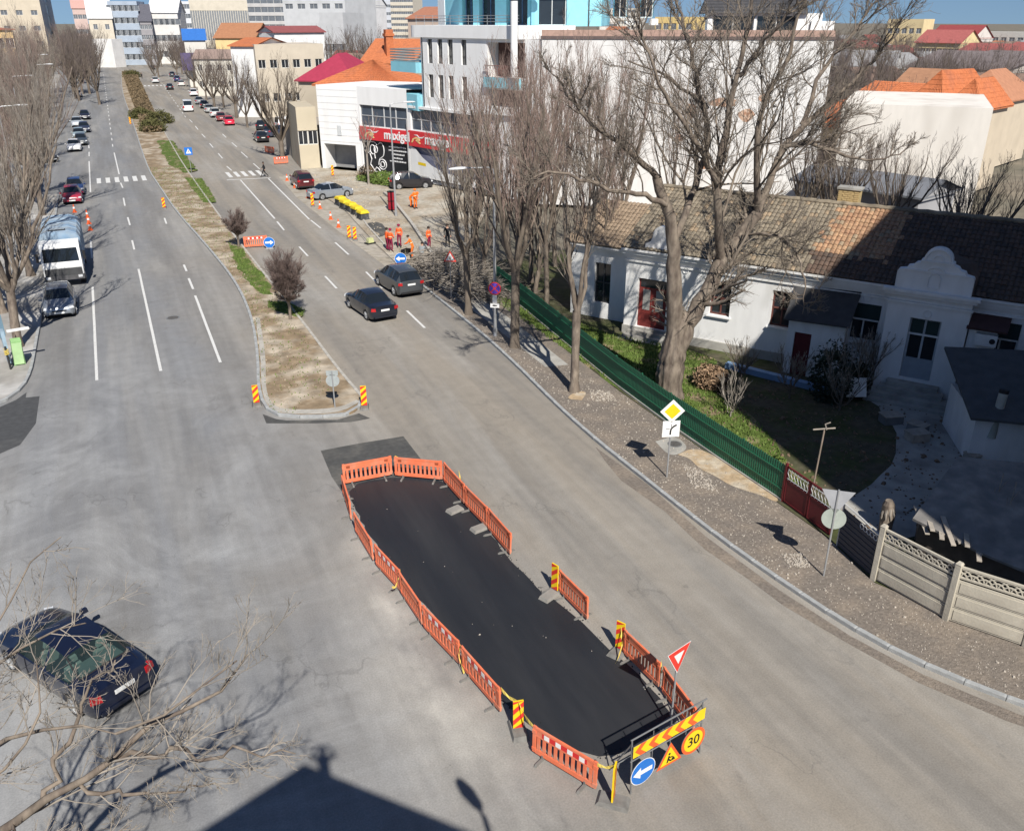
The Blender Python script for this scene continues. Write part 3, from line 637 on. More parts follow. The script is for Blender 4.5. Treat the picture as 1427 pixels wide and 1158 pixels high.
q = MB(); q.box((-.9, 0, .75), (7.4, 1.0, .3)); q.obj('chassis', TRIM, t)
q = MB(); q.tube([(1.5, -.55, 3.3), (1.85, -.55, 3.32), (1.85, .45, 3.32), (1.5, .45, 3.3)], .035, 6); q.obj('roof_rail', TRIM, t)


# ---------------- plastic works barriers
def barrier_proto(strip):
    Lp, Hp = 1.86, .88
    root = thing('works_barrier', 'x', 'barrier')
    b = MB(); zt = Hp
    # outer frame, rounded lug ends
    for x in (-Lp / 2 + .045, Lp / 2 - .045): b.box((x, 0, (zt + .10) / 2 + .02), (.09, .05, zt - .10)); b.box((x, 0, zt - .14), (.11, .07, .10)); b.box((x, 0, .22), (.11, .07, .08))
    b.box((0, 0, .17), (Lp - .18, .045, .13)); b.box((0, 0, zt - .03), (Lp - .10, .055, .06), tap=.96)
    b.box((0, 0, zt - .235), (Lp - .18, .045, .04))
    b.obj('frame', K['orange'], root)
    s = MB()
    s.box((0, 0, zt - .135), (Lp - .20, .036, .15)); top = s.obj('top_board', K['orange'], root)
    sm = MB(); sm.box((0, 0, 0), (.085, .03, .40)); me = sm.mesh('slat')
    for i in range(10): mobj('slat', me, K['orange'], root, (-Lp / 2 + .17 + i * .169, 0, .43))
    if strip:
        r = MB(); r.box((0, -.0215, zt - .14), (1.3, .006, .13)); r.obj('red_reflector', K['reflect_red'], root)
        for i in range(4):
            w = MB(); w.box((-.51 + i * .34, -.027, zt - .14), (.15, .006, .13)); w.obj('white_reflector', K['reflect_white'], root)
    else:
        for x in (-.72, .72):
            w = MB(); w.box((x, -.02, zt - .13), (.14, .006, .10)); w.obj('lug_recess', mat('dark_orange', (.30, .07, .03), .7, .1, 4.), root)
    for x in (-.62, .62):
        f = MB(); f.box((x, 0, .035), (.07, .62, .05), tap=.8); f.box((x, 0, .09), (.05, .07, .12)); f.obj('foot', K['dustrubber'], root)
    return root
BP = [barrier_proto(False), barrier_proto(True)]
BARR = [  # (end a, end b, strip, label)
 ((5.93,28.57), (7.82,28.51), 0, 'orange plastic barrier closing the top end, next to the corner with the long side'),
 ((7.91,28.41), (9.45,27.34), 0, 'orange plastic barrier with yellow tape on its rail at the top end'),
 ((5.79,28.27), (5.48,25.44), 0, 'first orange barrier of the western side, at the top corner'),
 ((5.48,25.34), (5.55,22.91), 0, 'second orange barrier of the long western side, below the top corner'),
 ((5.57,22.9), (5.86,21.18), 1, 'red and white striped orange barrier, uppermost striped one of the western side'),
 ((5.84,21.11), (5.93,19.41), 0, 'plain orange barrier between two striped ones on the western side'),
 ((5.93,19.34), (6.32,17.33), 1, 'red and white striped orange barrier in the middle of the western side'),
 ((6.33,17.2), (6.61,15.31), 1, 'red and white striped orange barrier with tape at both ends, above the beacon gap'),
 ((6.79,13.83), (7.61,12.21), 1, 'red and white striped orange barrier standing apart near the arrow sign stand'),
 ((9.46,27.28), (9.54,25.25), 0, 'orange barrier at the north-east corner of the black patch'),
 ((9.55,25.2), (9.68,23.5), 0, 'orange barrier in the middle of the three at the upper eastern edge'),
 ((9.68,23.44), (9.72,21.65), 0, 'orange barrier ending the upper eastern run before the gap'),
 ((10.29,19.22), (10.4,17.65), 0, 'single orange barrier with a striped beacon at its end on the eastern edge'),
 ((10.61,15.97), (10.75,14.42), 0, 'orange barrier hung with yellow tape behind the give way sign'),
 ((10.75,14.28), (10.62,12.7), 0, 'orange barrier in the shade-side corner beside the give way pole'),
]
used = [False, False]
def put(protos, used, k, loc, rz, label, group):
    if not used[k]: o = protos[k]; used[k] = True; o.location = (*loc, 0) if len(loc) == 2 else loc; o.rotation_euler = (0, 0, rz); tag(o, label, None, group); return o
    return dup(protos[k], loc, rz, label, group)
for a, b, s, lab in BARR:
    c = ((a[0] + b[0]) / 2, (a[1] + b[1]) / 2); L = math.hypot(b[0] - a[0], b[1] - a[1]); ang = math.atan2(b[1] - a[1], b[0] - a[0])
    o = put(BP, used, s, c, ang, lab, 'orange barriers round the fresh asphalt'); o.scale = (min(1.03, max(.8, L / 1.86)), 1, 1); o.rotation_euler.x = rnd.uniform(-.05, .05)
for c, ang, s, lab in [((9.12,68.29), -.1, 1, 'striped orange barrier on the median beside the small round tree and blue arrow'), ((18.93,110.3), .1, 1, 'orange barrier standing in front of the many-stemmed pruned tree'), ((19.32,120.36), -1.1, 0, 'orange barrier beside the black saloon by the pruned tree')]:
    put(BP, used, s, c, ang, lab, None)
# loose feet and blocks
fm = MB(); fm.box((0, 0, .05), (.6, .36, .10), tap=.85); fme = fm.mesh('base')
for c, a, lb in (((9.1,25.12), .3, 'flat grey ballast block beside the uppermost eastern barrier'), ((9.43,23.61), .2, 'flat grey ballast block beside the middle eastern barrier'), ((9.91,19.19), .4, 'flat grey ballast block at the foot of the edge-on beacon')):
    tag(mobj('ballast_block', fme, mat('ballast_grey', (.25, .24, .22), .95, .15, 5., .3), None, (*c, .012), a), lb, 'block', 'ballast blocks by the barriers')
# striped beacons: red and yellow diagonal bars
def beacon(loc, rz, label, h=.95, group=None, w=.26, both=True, base=True):
    t = thing('striped_beacon', label, 'beacon', loc, rz, group)
    b = MB(); b.box((0, 0, .12 + h / 2), (w, .04, h)); b.obj('board', K['sign_yellow'], t)
    z0, z1 = .125, .115 + h; sl = w * .9
    for y in ((-.0235, .0235) if both else (-.0235,)):
        q = MB(); z = z0 - sl
        while z < z1:
            pts = [(-w / 2, z), (w / 2, z + sl), (w / 2, z + sl + .16), (-w / 2, z + .16)]
            pl = []
            for i in range(4):      # clip to board
                pl.append((pts[i][0], min(z1, max(z0, pts[i][1]))))
            if max(p[1] for p in pl) - min(p[1] for p in pl) > .05:
                ring = [(p[0], y, p[1]) for p in pl]; q.add(ring if y < 0 else ring[::-1], [(0, 1, 2, 3)])
            z += .33
        q.obj('red_stripe', K['sign_red'], t)
    if base:
        q = MB(); q.box((0, 0, .05), (.42, .75, .10), tap=.8); q.obj('base', K['dustrubber'], t)
    return t
CAMZ = R(-24.3)
beacon((6.78,14.64), R(-12), 'striped red and yellow beacon between two striped barriers on the western side', .85)
beacon((7.83,11.82), R(48), 'narrow-looking striped beacon turned edge-on beside the blue arrow disc', 1.0)
beacon((10.58,16.15), R(-62), 'striped beacon at the head of the taped barrier behind the give way sign', .9)
beacon((10.18,19.35), R(-72), 'striped beacon edge-on at the end of the single barrier', .9)
beacon((4.19,37.64), R(-5), 'striped beacon at the western corner of the median tip', .85)
beacon((8.59,35.3), R(-15), 'striped beacon at the eastern corner of the median tip', .95)
beacon((16.44,68.15), R(-14), 'striped beacon of the pair in front of the yellow bins, nearer to them', .95)
beacon((16.73,67.48), R(-14), 'striped beacon of the pair in front of the yellow bins, nearer to the workers', .95)
beacon((3.81,87.21), R(-5), 'striped beacon on the median kerb above the bend', .9)
beacon((4.12,164.8), R(-5), 'striped beacon far along the median kerb beside the olive bushes', 1.1)
beacon((22.51,98.79), R(-14), 'striped beacon on the pavement beside the white shop porch', 1.1)
beacon((16.66,82.53), R(-14), 'striped beacon behind the tail of the silver saloon', 1.1)
# yellow tape tied between barriers
def tape(pts, label):
    q = MB(); P = [Vector(p) for p in pts]; out = []
    for a, b in zip(P, P[1:]):
        for i in range(5): t = i / 5; p = a.lerp(b, t); p.z -= .12 * math.sin(math.pi * t) * min(1, (b - a).length); out.append(p)
    out.append(P[-1])
    vs = []; 
    for i, p in enumerate(out): w = .045; an = i * .8; vs += [p + Vector((math.sin(an) * w * .4, 0, w * abs(math.cos(an)) + .01)), p - Vector((math.sin(an) * w * .4, 0, w * abs(math.cos(an)) + .01))]
    q.add(vs, [(2 * i, 2 * i + 2, 2 * i + 3, 2 * i + 1) for i in range(len(out) - 1)])
    return tag(q.obj('barrier_tape', K['tape']), label, 'tape')
def up(p, z): return (p[0], p[1], z)
tape([up((7.95,28.46), .86), up((8.73,27.92), .8), up((9.45,27.41), .86)], 'yellow tape sagging along the top end barrier')
tape([up((6.61,15.31), .86), up((6.78,14.64), .95), up((6.79,13.83), .88)], 'yellow tape slung from the barrier over the beacon gap')
tape([up((7.61,12.21), .86), up((7.83,11.82), 1.1)], 'yellow tape from the lone striped barrier to the edge-on beacon')
tape([up((6.31,17.31), .9), up((6.24,17.28), .5), up((6.27,16.99), .12)], 'yellow tape hanging loose down the western side joint')
tape([up((5.86,21.18), .9), up((5.65,21.08), .4), up((5.53,21.01), .5)], 'yellow tape knotted at the joint below the upper striped barrier')
tape([up((10.58,16.15), .9), up((10.48,15.87), .5), up((10.23,15.76), .03)], 'yellow tape trailing from the striped beacon to the ground')
tape([up((10.75,14.42), .95), up((10.75,14.39), .6), up((10.73,14.29), .9)], 'yellow tape wound round the barrier joint behind the give way sign')
tape([up((9.69,26.21), .95), up((9.67,25.87), .7), up((9.59,25.45), .95)], 'yellow tape wound on the eastern corner barrier')

# ---------------- signs
def pole(t, h, r=.03, name='pole', lean=(0, 0)):
    q = MB(); q.tube([(0, 0, -.02), (lean[0], lean[1], h)], r, 10); return q.obj(name, K['steel'], t)
def ngon(c, r, n, rot=0.): return [(c[0] + r * math.cos(rot + 2 * math.pi * k / n), c[1] + r * math.sin(rot + 2 * math.pi * k / n)) for k in range(n)]
def facing(t, name, pts, z, y, m, th=.012, back=None):
    """flat plate in the sign plane (local x,z), front towards -y"""
    q = MB(); ring = [(p[0], y, z + p[1]) for p in pts]
    A = sum(pts[i][0] * pts[(i + 1) % len(pts)][1] - pts[(i + 1) % len(pts)][0] * pts[i][1] for i in range(len(pts)))
    if A < 0: ring = ring[::-1]
    q.plate(ring, (0, -1, 0), th, 0, 1 if back else 0)
    return q.obj(name, [m, back or m], t)
# priority road diamond + plate
t = thing('priority_sign', 'yellow diamond priority sign above a white junction-layout plate on the verge', 'sign', (*(17.33,23.97), .10), R(-18))
pole(t, 3.0); dz = 2.78
facing(t, 'diamond_board', ngon((0, 0), .47, 4), dz, -.035, K['sign_white'], .02, K['steel'])
facing(t, 'yellow_diamond', ngon((0, 0), .31, 4), dz, -.040, K['sign_yellow'], .004)
facing(t, 'layout_plate', [(-.33, -.33), (.33, -.33), (.33, .33), (-.33, .33)], 2.06, -.035, K['sign_white'], .02, K['steel'])
q = MB(); pts = [(-.02, -.24), (-.02, -.12), (.0, 0), (.08, .09), (.2, .16)]
vs = []
for i, p in enumerate(pts):
    d = Vector(pts[min(i + 1, 4)]) - Vector(pts[max(i - 1, 0)]); d.normalize(); n_ = Vector((-d.y, d.x)) * .032
    vs += [(p[0] + n_.x, -.038, 2.06 + p[1] + n_.y), (p[0] - n_.x, -.038, 2.06 + p[1] - n_.y)]
q.add(vs, [(2 * i, 2 * i + 1, 2 * i + 3, 2 * i + 2) for i in range(4)]); q.obj('thick_route_line', K['black'], t)
for a in ([(-.2, .0), (-.06, .0), (-.06, .02), (-.2, .02)], [(-.005, .06), (.015, .06), (.015, .2), (-.005, .2)]): facing(t, 'thin_route_line', a, 2.06, -.038, K['black'], .002)
# back of a give way + disc pair
t = thing('road_sign', 'grey back of a triangle sign above a round sign on one pole in the verge', 'sign', (*(18.22,16.5), .10), R(140))
pole(t, 3.1)
facing(t, 'triangle_board', ngon((0, -.02), .55, 3, R(-90)), 2.80, -.035, K['sign_red'], .02, mat('sign_back_grey', (.34, .35, .37), .6, .1, 3.))
facing(t, 'disc_board', ngon((0, 0), .36, 24), 2.08, -.035, K['sign_white'], .02, mat('sign_back_greenish', (.36, .40, .36), .6, .15, 3.))
# give way sign by the works
t = thing('give_way_sign', 'red and white give way triangle on a thin pole beside the works', 'sign', (10.26,13.15), R(16))
pole(t, 2.4, .025)
tri = ngon((0, 0), .50, 3, R(-90))
facing(t, 'white_rim', tri, 2.28, -.030, K['sign_white'], .015, K['steel']); facing(t, 'red_triangle', ngon((0, 0), .465, 3, R(-90)), 2.28, -.035, K['sign_red'], .004); facing(t, 'white_triangle', ngon((0, 0), .21, 3, R(-90)), 2.28, -.040, K['sign_white'], .004)
q = MB(); q.box((0, 0, .03), (.5, .5, .06)); q.obj('base', K['dustrubber'], t)
# chevron trestle with three signs
a, b = Vector((8.27,11.89)), Vector((10.48,12.26)); mid = (a + b) / 2; ang = math.atan2((b - a).y, (b - a).x); hl = (b - a).length / 2
t = thing('sign_trestle', 'steel trestle carrying a yellow and red chevron board with three works signs', 'sign stand', (mid.x, mid.y), ang)
for s in (-1, 1):
    q = MB(); q.tube([(s * hl * .97, -.05, 0), (s * hl * .97, .03, 1.55)], .02, 8); q.tube([(s * hl * .97, .03, 1.45), (s * hl * .93, .75, 0)], .016, 8); q.obj('leg', K['steel_dark'], t)
q = MB(); q.tube([(-hl, .03, 1.56), (hl + .1, .03, 1.56)], .02, 8); q.tube([(-hl, .0, .95), (hl, .0, .95)], .016, 8); q.tube([(-hl * .95, .72, .1), (hl * .95, .72, .1)], .016, 8); q.tube([(-hl, .36, .85), (hl * .9, .36, .85)], .012, 6); q.obj('crossbar', K['steel_dark'], t)
for x in (-.45, .1, .6):
    q = MB(); q.tube([(x, 0, .3), (x, .02, 1.5)], .012, 6); q.obj('upright', K['steel_dark'], t)
zc, hh, wl_ = 1.26, .17, hl * .99
facing(t, 'chevron_board', [(-wl_, -hh), (wl_, -hh), (wl_, hh), (-wl_, hh)], zc, -.06, K['sign_yellow'], .015, mat('board_back', (.16, .16, .165), .6, .1, 3.))
x = -wl_ + .05
while x < wl_ - .2:
    for sg in (1, -1):
        p = [(x, 0), (x + .17, 0), (min(wl_, x + .34), sg * hh), (min(wl_, x + .17), sg * hh)]
        facing(t, 'red_chevron', p, zc, -.064, K['sign_orange'], .003)
    x += .40
def disc_sign(x, z, r, m, name): return facing(t, name, ngon((x, 0), r, 28), z, -.062, m, .015, K['steel_dark'])
xb = -hl * .68; disc_sign(xb, .52, .37, K['sign_white'], 'arrow_disc_rim'); facing(t, 'arrow_disc', ngon((xb, 0), .35, 28), .52, -.066, K['sign_blue'], .003)
facing(t, 'white_arrow', [(xb - .30, 0), (xb - .08, -.16), (xb - .08, -.06), (xb + .27, -.06), (xb + .27, .06), (xb - .08, .06), (xb - .08, .16)], .52, -.070, K['sign_white'], .003)
xm = .06; facing(t, 'works_triangle_rim', ngon((xm, -.05), .46, 3, R(90)), .52, -.062, K['sign_orange'], .015, K['steel_dark']); facing(t, 'works_triangle', ngon((xm, -.05), .33, 3, R(90)), .52, -.066, K['sign_yellow'], .003)
for p in ([(-.10, -.16), (-.05, -.16), (.0, .02), (-.05, .04)], [(-.05, -.02), (.06, -.14), (.02, -.16), (-.08, -.06)], [(.03, -.16), (.18, -.16), (.13, -.06), (.08, -.07)], [(-.03, .0), (.10, -.03), (.10, -.06), (-.03, -.04)]): facing(t, 'digging_figure', [(xm + u, v - .02) for u, v in p], .52, -.070, K['black'], .002)
facing(t, 'digging_figure', ngon((xm - .02, .07), .035, 10), .52, -.070, K['black'], .002)
xr = hl * .72; disc_sign(xr, .56, .38, K['sign_orange'], 'speed_disc_rim'); facing(t, 'speed_disc', ngon((xr, 0), .30, 28), .56, -.066, K['sign_yellow'], .003)
me = text_mesh('30', .40, .002, .004); o = mobj('numerals', me, K['black'], t, (xr, -.069, .56)); o.rotation_euler = (R(90), 0, 0)
# pedestrian crossing signs
def crossing_sign(loc, rz, label, zc=2.1, s=.33):
    t = thing('crossing_sign', label, 'sign', loc, rz); pole(t, zc + s, .03)
    facing(t, 'blue_board', [(-s, -s), (s, -s), (s, s), (-s, s)], zc, -.035, K['sign_blue'], .015, K['steel'])
    facing(t, 'white_triangle', [(-s * .7, -s * .62), (s * .7, -s * .62), (0, s * .7)], zc, -.039, K['sign_white'], .003)
    for p in ([(-.03, -.02), (.03, -.02), (.03, .08), (-.03, .08)], [(-.02, -.02), (.01, -.02), (-.05, -.15), (-.08, -.15)], [(0, -.02), (.03, -.02), (.09, -.15), (.06, -.15)]): facing(t, 'walking_figure', p, zc, -.042, K['black'], .002)
    facing(t, 'walking_figure', ngon((.01, .115), .028, 8), zc, -.042, K['black'], .002)
crossing_sign((*(8.27,107.97), .1), R(-8), 'blue zebra crossing sign on the grassy median', 2.3, .42)
crossing_sign((*(23.04,111.02), .06), R(-10), 'blue zebra crossing sign on the pavement before the rough stone wall', 1.7, .42)
# no-stopping sign in violet tone, warning triangle, arrow discs, back of disc
t = thing('no_stopping_sign', 'round violet-blue no stopping sign with two white plates on a post among the trees', 'sign', (*(17.78,41.62), .10), R(-35)); pole(t, 3.0, .05)
facing(t, 'disc_rim', ngon((0, 0), .36, 24), 2.7, -.055, K['sign_red'], .015, K['steel']); facing(t, 'disc', ngon((0, 0), .30, 24), 2.7, -.059, mat('violet_blue_sheeting', (.12, .06, .45), .5, .1, 4.), .003)
for an in (45, -45):
    c_, s_ = math.cos(R(an)), math.sin(R(an)); pp = [(-.29, -.03), (.29, -.03), (.29, .03), (-.29, .03)]
    facing(t, 'red_bar', [(u * c_ - v * s_, u * s_ + v * c_) for u, v in pp], 2.7, -.063 - (.002 if an > 0 else 0), K['sign_red'], .002)
facing(t, 'plate', [(-.12, -.22), (.12, -.22), (.12, .22), (-.12, .22)], 2.1, -.055, K['sign_white'], .012); facing(t, 'wide_plate', [(-.25, -.12), (.25, -.12), (.25, .12), (-.25, .12)], 1.74, -.055, K['sign_white'], .012)
facing(t, 'arrow_mark', [(-.16, 0), (-.06, .05), (.14, .02), (.14, -.02), (-.06, -.05)], 1.74, -.058, K['black'], .002)
q = MB(); q.tube([(0, 0, 0), (0, 0, .18)], [.12, .08], 12); q.obj('post_base', K['steel'], t)
t = thing('warning_triangle_sign', 'red-bordered white warning triangle on a thin post over the brushwood', 'sign', (*(17.88,48.77), .10), R(-28)); pole(t, 2.75, .025)
facing(t, 'red_triangle', ngon((0, 0), .46, 3, R(90)), 2.7, -.03, K['sign_red'], .015, K['steel']); facing(t, 'white_triangle', ngon((0, 0), .32, 3, R(90)), 2.7, -.034, K['sign_white'], .003); facing(t, 'symbol', [(-.05, -.12), (.05, -.12), (.03, .1), (-.03, .1)], 2.7, -.037, K['black'], .002)
def arrow_stand(loc, rz, label, z, right):
    t = thing('arrow_disc_sign', label, 'sign', loc, rz); q = MB(); q.tube([(0, 0, .02), (0, 0, z + .1)], .02, 8); q.box((0, 0, .04), (.6, .5, .08), tap=.85); q.obj('stand', K['steel_dark'], t)
    facing(t, 'disc_rim', ngon((0, 0), .42, 24), z, -.03, K['sign_white'], .015, K['steel']); facing(t, 'blue_disc', ngon((0, 0), .40, 24), z, -.034, K['sign_blue'], .003)
    s = 1 if right else -1
    facing(t, 'white_arrow', [(s * .33, 0), (s * .08, .18), (s * .08, .07), (-s * .3, .07), (-s * .3, -.07), (s * .08, -.07), (s * .08, -.18)], z, -.038, K['sign_white'], .003)
arrow_stand((17.35,57.4), R(-16), 'blue disc with a white arrow beside the workers', .80, False)
arrow_stand((10.04,67.62), R(-12), 'blue disc with a white arrow at the end of the median barrier', .45, True)
t = thing('mirror_sign', 'grey back of two round signs on a short post at the median tip', 'sign', (*(7.34,35.69), .10), R(160)); pole(t, 1.75, .03)
gb = mat('weathered_back', (.33, .36, .36), .6, .15, 4.)
facing(t, 'disc_board', ngon((0, 0), .30, 24), 1.28, -.035, K['sign_blue'], .015, gb); facing(t, 'upper_board', [(-.26, -.12), (.26, -.12), (.26, .12), (-.26, .12)], 1.64, -.035, K['sign_white'], .015, gb)

# ---------------- cones and bollard barrels
def cone_proto():
    t = thing('traffic_cone', 'x', 'cone'); q = MB(); q.tube([(0, 0, .04), (0, 0, .72)], [.14, .03], 14); q.obj('cone', K['sign_orange'], t)
    q = MB(); q.box((0, 0, .02), (.38, .38, .04)); q.obj('base', K['sign_orange'], t)
    q = MB(); q.tube([(0, 0, .34), (0, 0, .50)], [.101, .075], 14, caps=False); q.obj('white_band', K['sign_white'], t); return t
cp = cone_proto(); first = True
for p, lab in [((-3.8,88.84), 'orange cone in front of the dark red hatchback'), ((-2.73,85.6), 'orange cone at the parking line behind the lorry'), ((-2.63,82.95), 'orange cone nearest behind the blue-boxed lorry'), ((-2.53,80.15), 'orange cone at the rear corner of the blue-boxed lorry'), ((17.25,98.03), 'orange cone at the zebra end of the coned shoulder'), ((17.13,93.22), 'orange cone beside the dark red people carrier'),
               ((17.16,87.05), 'orange cone behind the dark red people carrier'), ((17.05,81.23), 'orange cone beyond the beacon by the silver saloon'), ((16.83,76.1), 'orange cone between silver saloon and yellow bins'), ((16.68,72.67), 'orange and white cone closest to the beacon pair')]:
    if first: cp.location = (*p, 0); tag(cp, lab); first = False
    else: dup(cp, p, 0, lab)
# ---------------- row of water-filled black and yellow barriers
def bin_proto():
    t = thing('road_block_bin', 'x', 'road block'); q = MB()
    q.box((0, 0, .30), (.78, 1.02, .60), tap=.92); q.box((0, 0, .04), (.9, 1.1, .08)); q.obj('black_base', mat('black_bin_plastic', (.055, .058, .06), .6, .2, 4., col2=(.12, .12, .12), mix=.4, mscale=2.), t)
    q = MB(); q.box((0, 0, .66), (.84, 1.06, .12), tap=.95); q.box((0, 0, .76), (.72, .92, .10), tap=.8)
    for y in (-.3, 0, .3): q.box((0, y, .80), (.74, .07, .07))
    q.obj('yellow_lid', mat('yellow_bin_plastic', (.62, .48, .03), .5, .12, 3.), t)
    for s in (-1, 1):
        q = MB(); q.box((s * .44, 0, .5), (.08, .3, .06)); q.obj('handle', TRIM, t)
    return t
bp = bin_proto(); PB = [(19.43,74.93), (19.45,76.94), (19.39,78.72), (19.24,80.24), (19.24,82.12)]
for i, p in enumerate(PB):
    lab = ['black bin with yellow lid at the workers end of the row', 'black and yellow bin second from the workers end', 'black and yellow bin in the middle of the row of five', 'black and yellow bin second from the silver saloon', 'black bin with yellow lid touching the silver saloon end of the row'][i]
    if i == 0: bp.location = (*p, 0); bp.rotation_euler.z = .15; tag(bp, lab, None, 'row of yellow-lidded bins')
    else: dup(bp, p, .15 + rnd.uniform(-.1, .1), lab, 'row of yellow-lidded bins')
# red cabinet by lamp post
t = thing('cable_drum', 'dark red upright drum standing against the street lamp post', 'drum', (22.85,77.52)); q = MB(); q.tube([(0, 0, .1), (0, 0, 1.75)], .32, 16); q.obj('barrel', mat('drum_red', (.30, .015, .03), .5, .15, 3.), t)
for z in (.1, .9, 1.72):
    q = MB(); q.tube([(0, 0, z), (0, 0, z + .06)], .35, 16); q.obj('rim', TRIM, t)
# tar patch, hose, generator
tag(MB().sheet(smooth_line([(19.29,73.05), (20.47,73.15), (20.06,69.65), (19.24,67.72), (18.56,67.47), (19.1,68.91), (18.75,70.24), (19.29,73.05)], 1)[:-1], .064).obj('tar_patch', K['old_patch']), kind='structure')
t = thing('plate_compactor', 'small pale green compactor with a looped handle standing on the sandy shoulder', 'compactor', (17.49,65.8), .3)
q = MB(); q.box((0, 0, .08), (.8, .5, .08)); q.obj('plate', TRIM, t); q = MB(); q.box((0, 0, .3), (.5, .4, .34), tap=.8); q.obj('engine', mat('pale_green', (.5, .52, .25), .5, .12, 3.), t)
q = MB(); q.tube([(-.3, .2, .2), (-.8, .2, .85), (-.8, -.2, .85), (-.3, -.2, .2)], .02, 8); q.obj('handle', K['steel_dark'], t)
t = thing('jackhammer_cart', 'dark small generator beside the bending worker', 'generator', (18.87,60.95), .6)
q = MB(); q.box((0, 0, .32), (.7, .45, .4)); q.obj('housing', TRIM, t); q = MB(); q.tube([(-.42, -.28, .05), (-.42, -.28, .6), (.42, -.28, .6), (.42, -.28, .05)], .02, 8); q.tube([(-.42, .28, .05), (-.42, .28, .6), (.42, .28, .6), (.42, .28, .05)], .02, 8); q.obj('frame', mat('olive_frame', (.2, .19, .1), .6, .1, 3.), t)
# ---------------- street lamps
def lamp(loc, h, rz, label, arm=2.2, both=False, box=False):
    t = thing('street_lamp', label, 'street lamp', loc, rz)
    q = MB(); q.tube([(0, 0, 0), (0, 0, .35), (0, 0, .36), (0, 0, h)], [.13, .13, .10, .055], 12); q.obj('post', K['steel'], t)
    for s in ((1, -1) if both else (1,)):
        q = MB(); q.tube([(0, 0, h - .05), (s * .3, 0, h + .1), (s * arm * .6, 0, h + .14)], .035, 8); q.obj('arm', K['steel'], t)
        q = MB(); n = 10; vs = []
        for i, (u, w, hh) in enumerate(((0, .05, .04), (.15, .12, .07), (.6, .16, .08), (.95, .10, .05), (1.05, .03, .02))):
            x = s * (arm * .55 + u); z = h + .15
            for k in range(n): a_ = 2 * math.pi * k / n; vs.append((x, w * math.cos(a_), z + hh * math.sin(a_)))
        q.add(vs, [(i * n + k, i * n + (k + 1) % n, (i + 1) * n + (k + 1) % n, (i + 1) * n + k) for i in range(4) for k in range(n)]); q.obj('lamp_head', mat('lamp_white', (.7, .71, .72), .4, .08, 3.), t, True)
    return t
lamp((*(22.45,74.9), .06), 9.4, 0, 'tall grey lamp post rising past the red shop fascia', 2.2)
lamp((17.97,42.06), 9.0, R(180), 'street lamp among the bare trees over the green fence, head hanging over the road', 2.6)
lamp((-7.6, 147.9, .11), 10.0, 0, 'tall lamp post with a single arm above the western trees', 2.6)
lamp((-8.6, 118, .11), 10.0, 0, 'lamp post nearer along the western trees, trunk hidden by branches', 2.4)
lamp((-7.4, 82, .11), 9.6, 0, 'lamp post standing closest on the western pavement, only its white head clear', 2.2)
lamp((-9.5, 190, .11), 10.0, 0, 'lamp post furthest along the western pavement', 2.4)
lamp((25.86,405.43), 10.0, R(180), 'lamp post far off beside the roundabout crossing', 2.6)
LS = (5.06,12.8)
# lamp post beside the flats, seen by its shadow only
lamp((LS[0] - 10.35 * 1.0355 * math.sin(R(8)), LS[1] - 10.35 * 1.0355 * math.cos(R(8))), 10.2, R(100), 'street lamp standing at the foot of the flats, casting its shadow on the junction', .1)
# ---------------- green service box and signs at the western corner
t = thing('parking_meter', 'green and grey leaning service cabinet with yellow cables at the western corner', 'cabinet', (-5.95, 47.6, .11), R(10))
q = MB(); q.box((0, 0, .65), (.5, .55, 1.3), 0, 0, .1, .05, .9); q.obj('cabinet', mat('light_green_box', (.30, .52, .22), .5, .15, 2.), t)
q = MB(); q.box((-.02, -.33, .65), (.44, .03, 1.15), 0, 0, .1, .05); q.obj('door', mat('pale_green_door', (.42, .62, .32), .5, .15, 2.), t)
q = MB(); q.box((-.45, .1, 1.0), (.16, .5, 1.7)); q.obj('side_board', mat('blue_grey_board', (.28, .38, .46), .5, .2, 2.), t)
q = MB(); q.box((.25, 0, 1.78), (1.0, .16, .10)); q.obj('white_arm', K['sign_white'], t)
q = MB(); q.tube([(-.5, -.6, 0), (-.5, -.6, 1.2)], .05, 8); q.obj('bollard', K['rubber'], t)
q = MB()
for k in range(4): q.tube([(-.5 + .1 * math.cos(a_ * .7 + k), -.6 + .1 * math.sin(a_ * .7 + k), .75 + k * .08 + .01 * a_) for a_ in range(10)], .02, 5)
q.obj('yellow_cable', K['tape'], t)
t = thing('blue_sign_board', 'blue and white upright sign board at the frame edge of the western corner', 'sign', (-6.6, 48.4, .11), R(60)); pole(t, 2.3, .04)
facing(t, 'board', [(-.3, -.55), (.3, -.55), (.3, .55), (-.3, .55)], 1.8, -.05, mat('sky_board', (.30, .48, .60), .5, .1, 2.), .02)


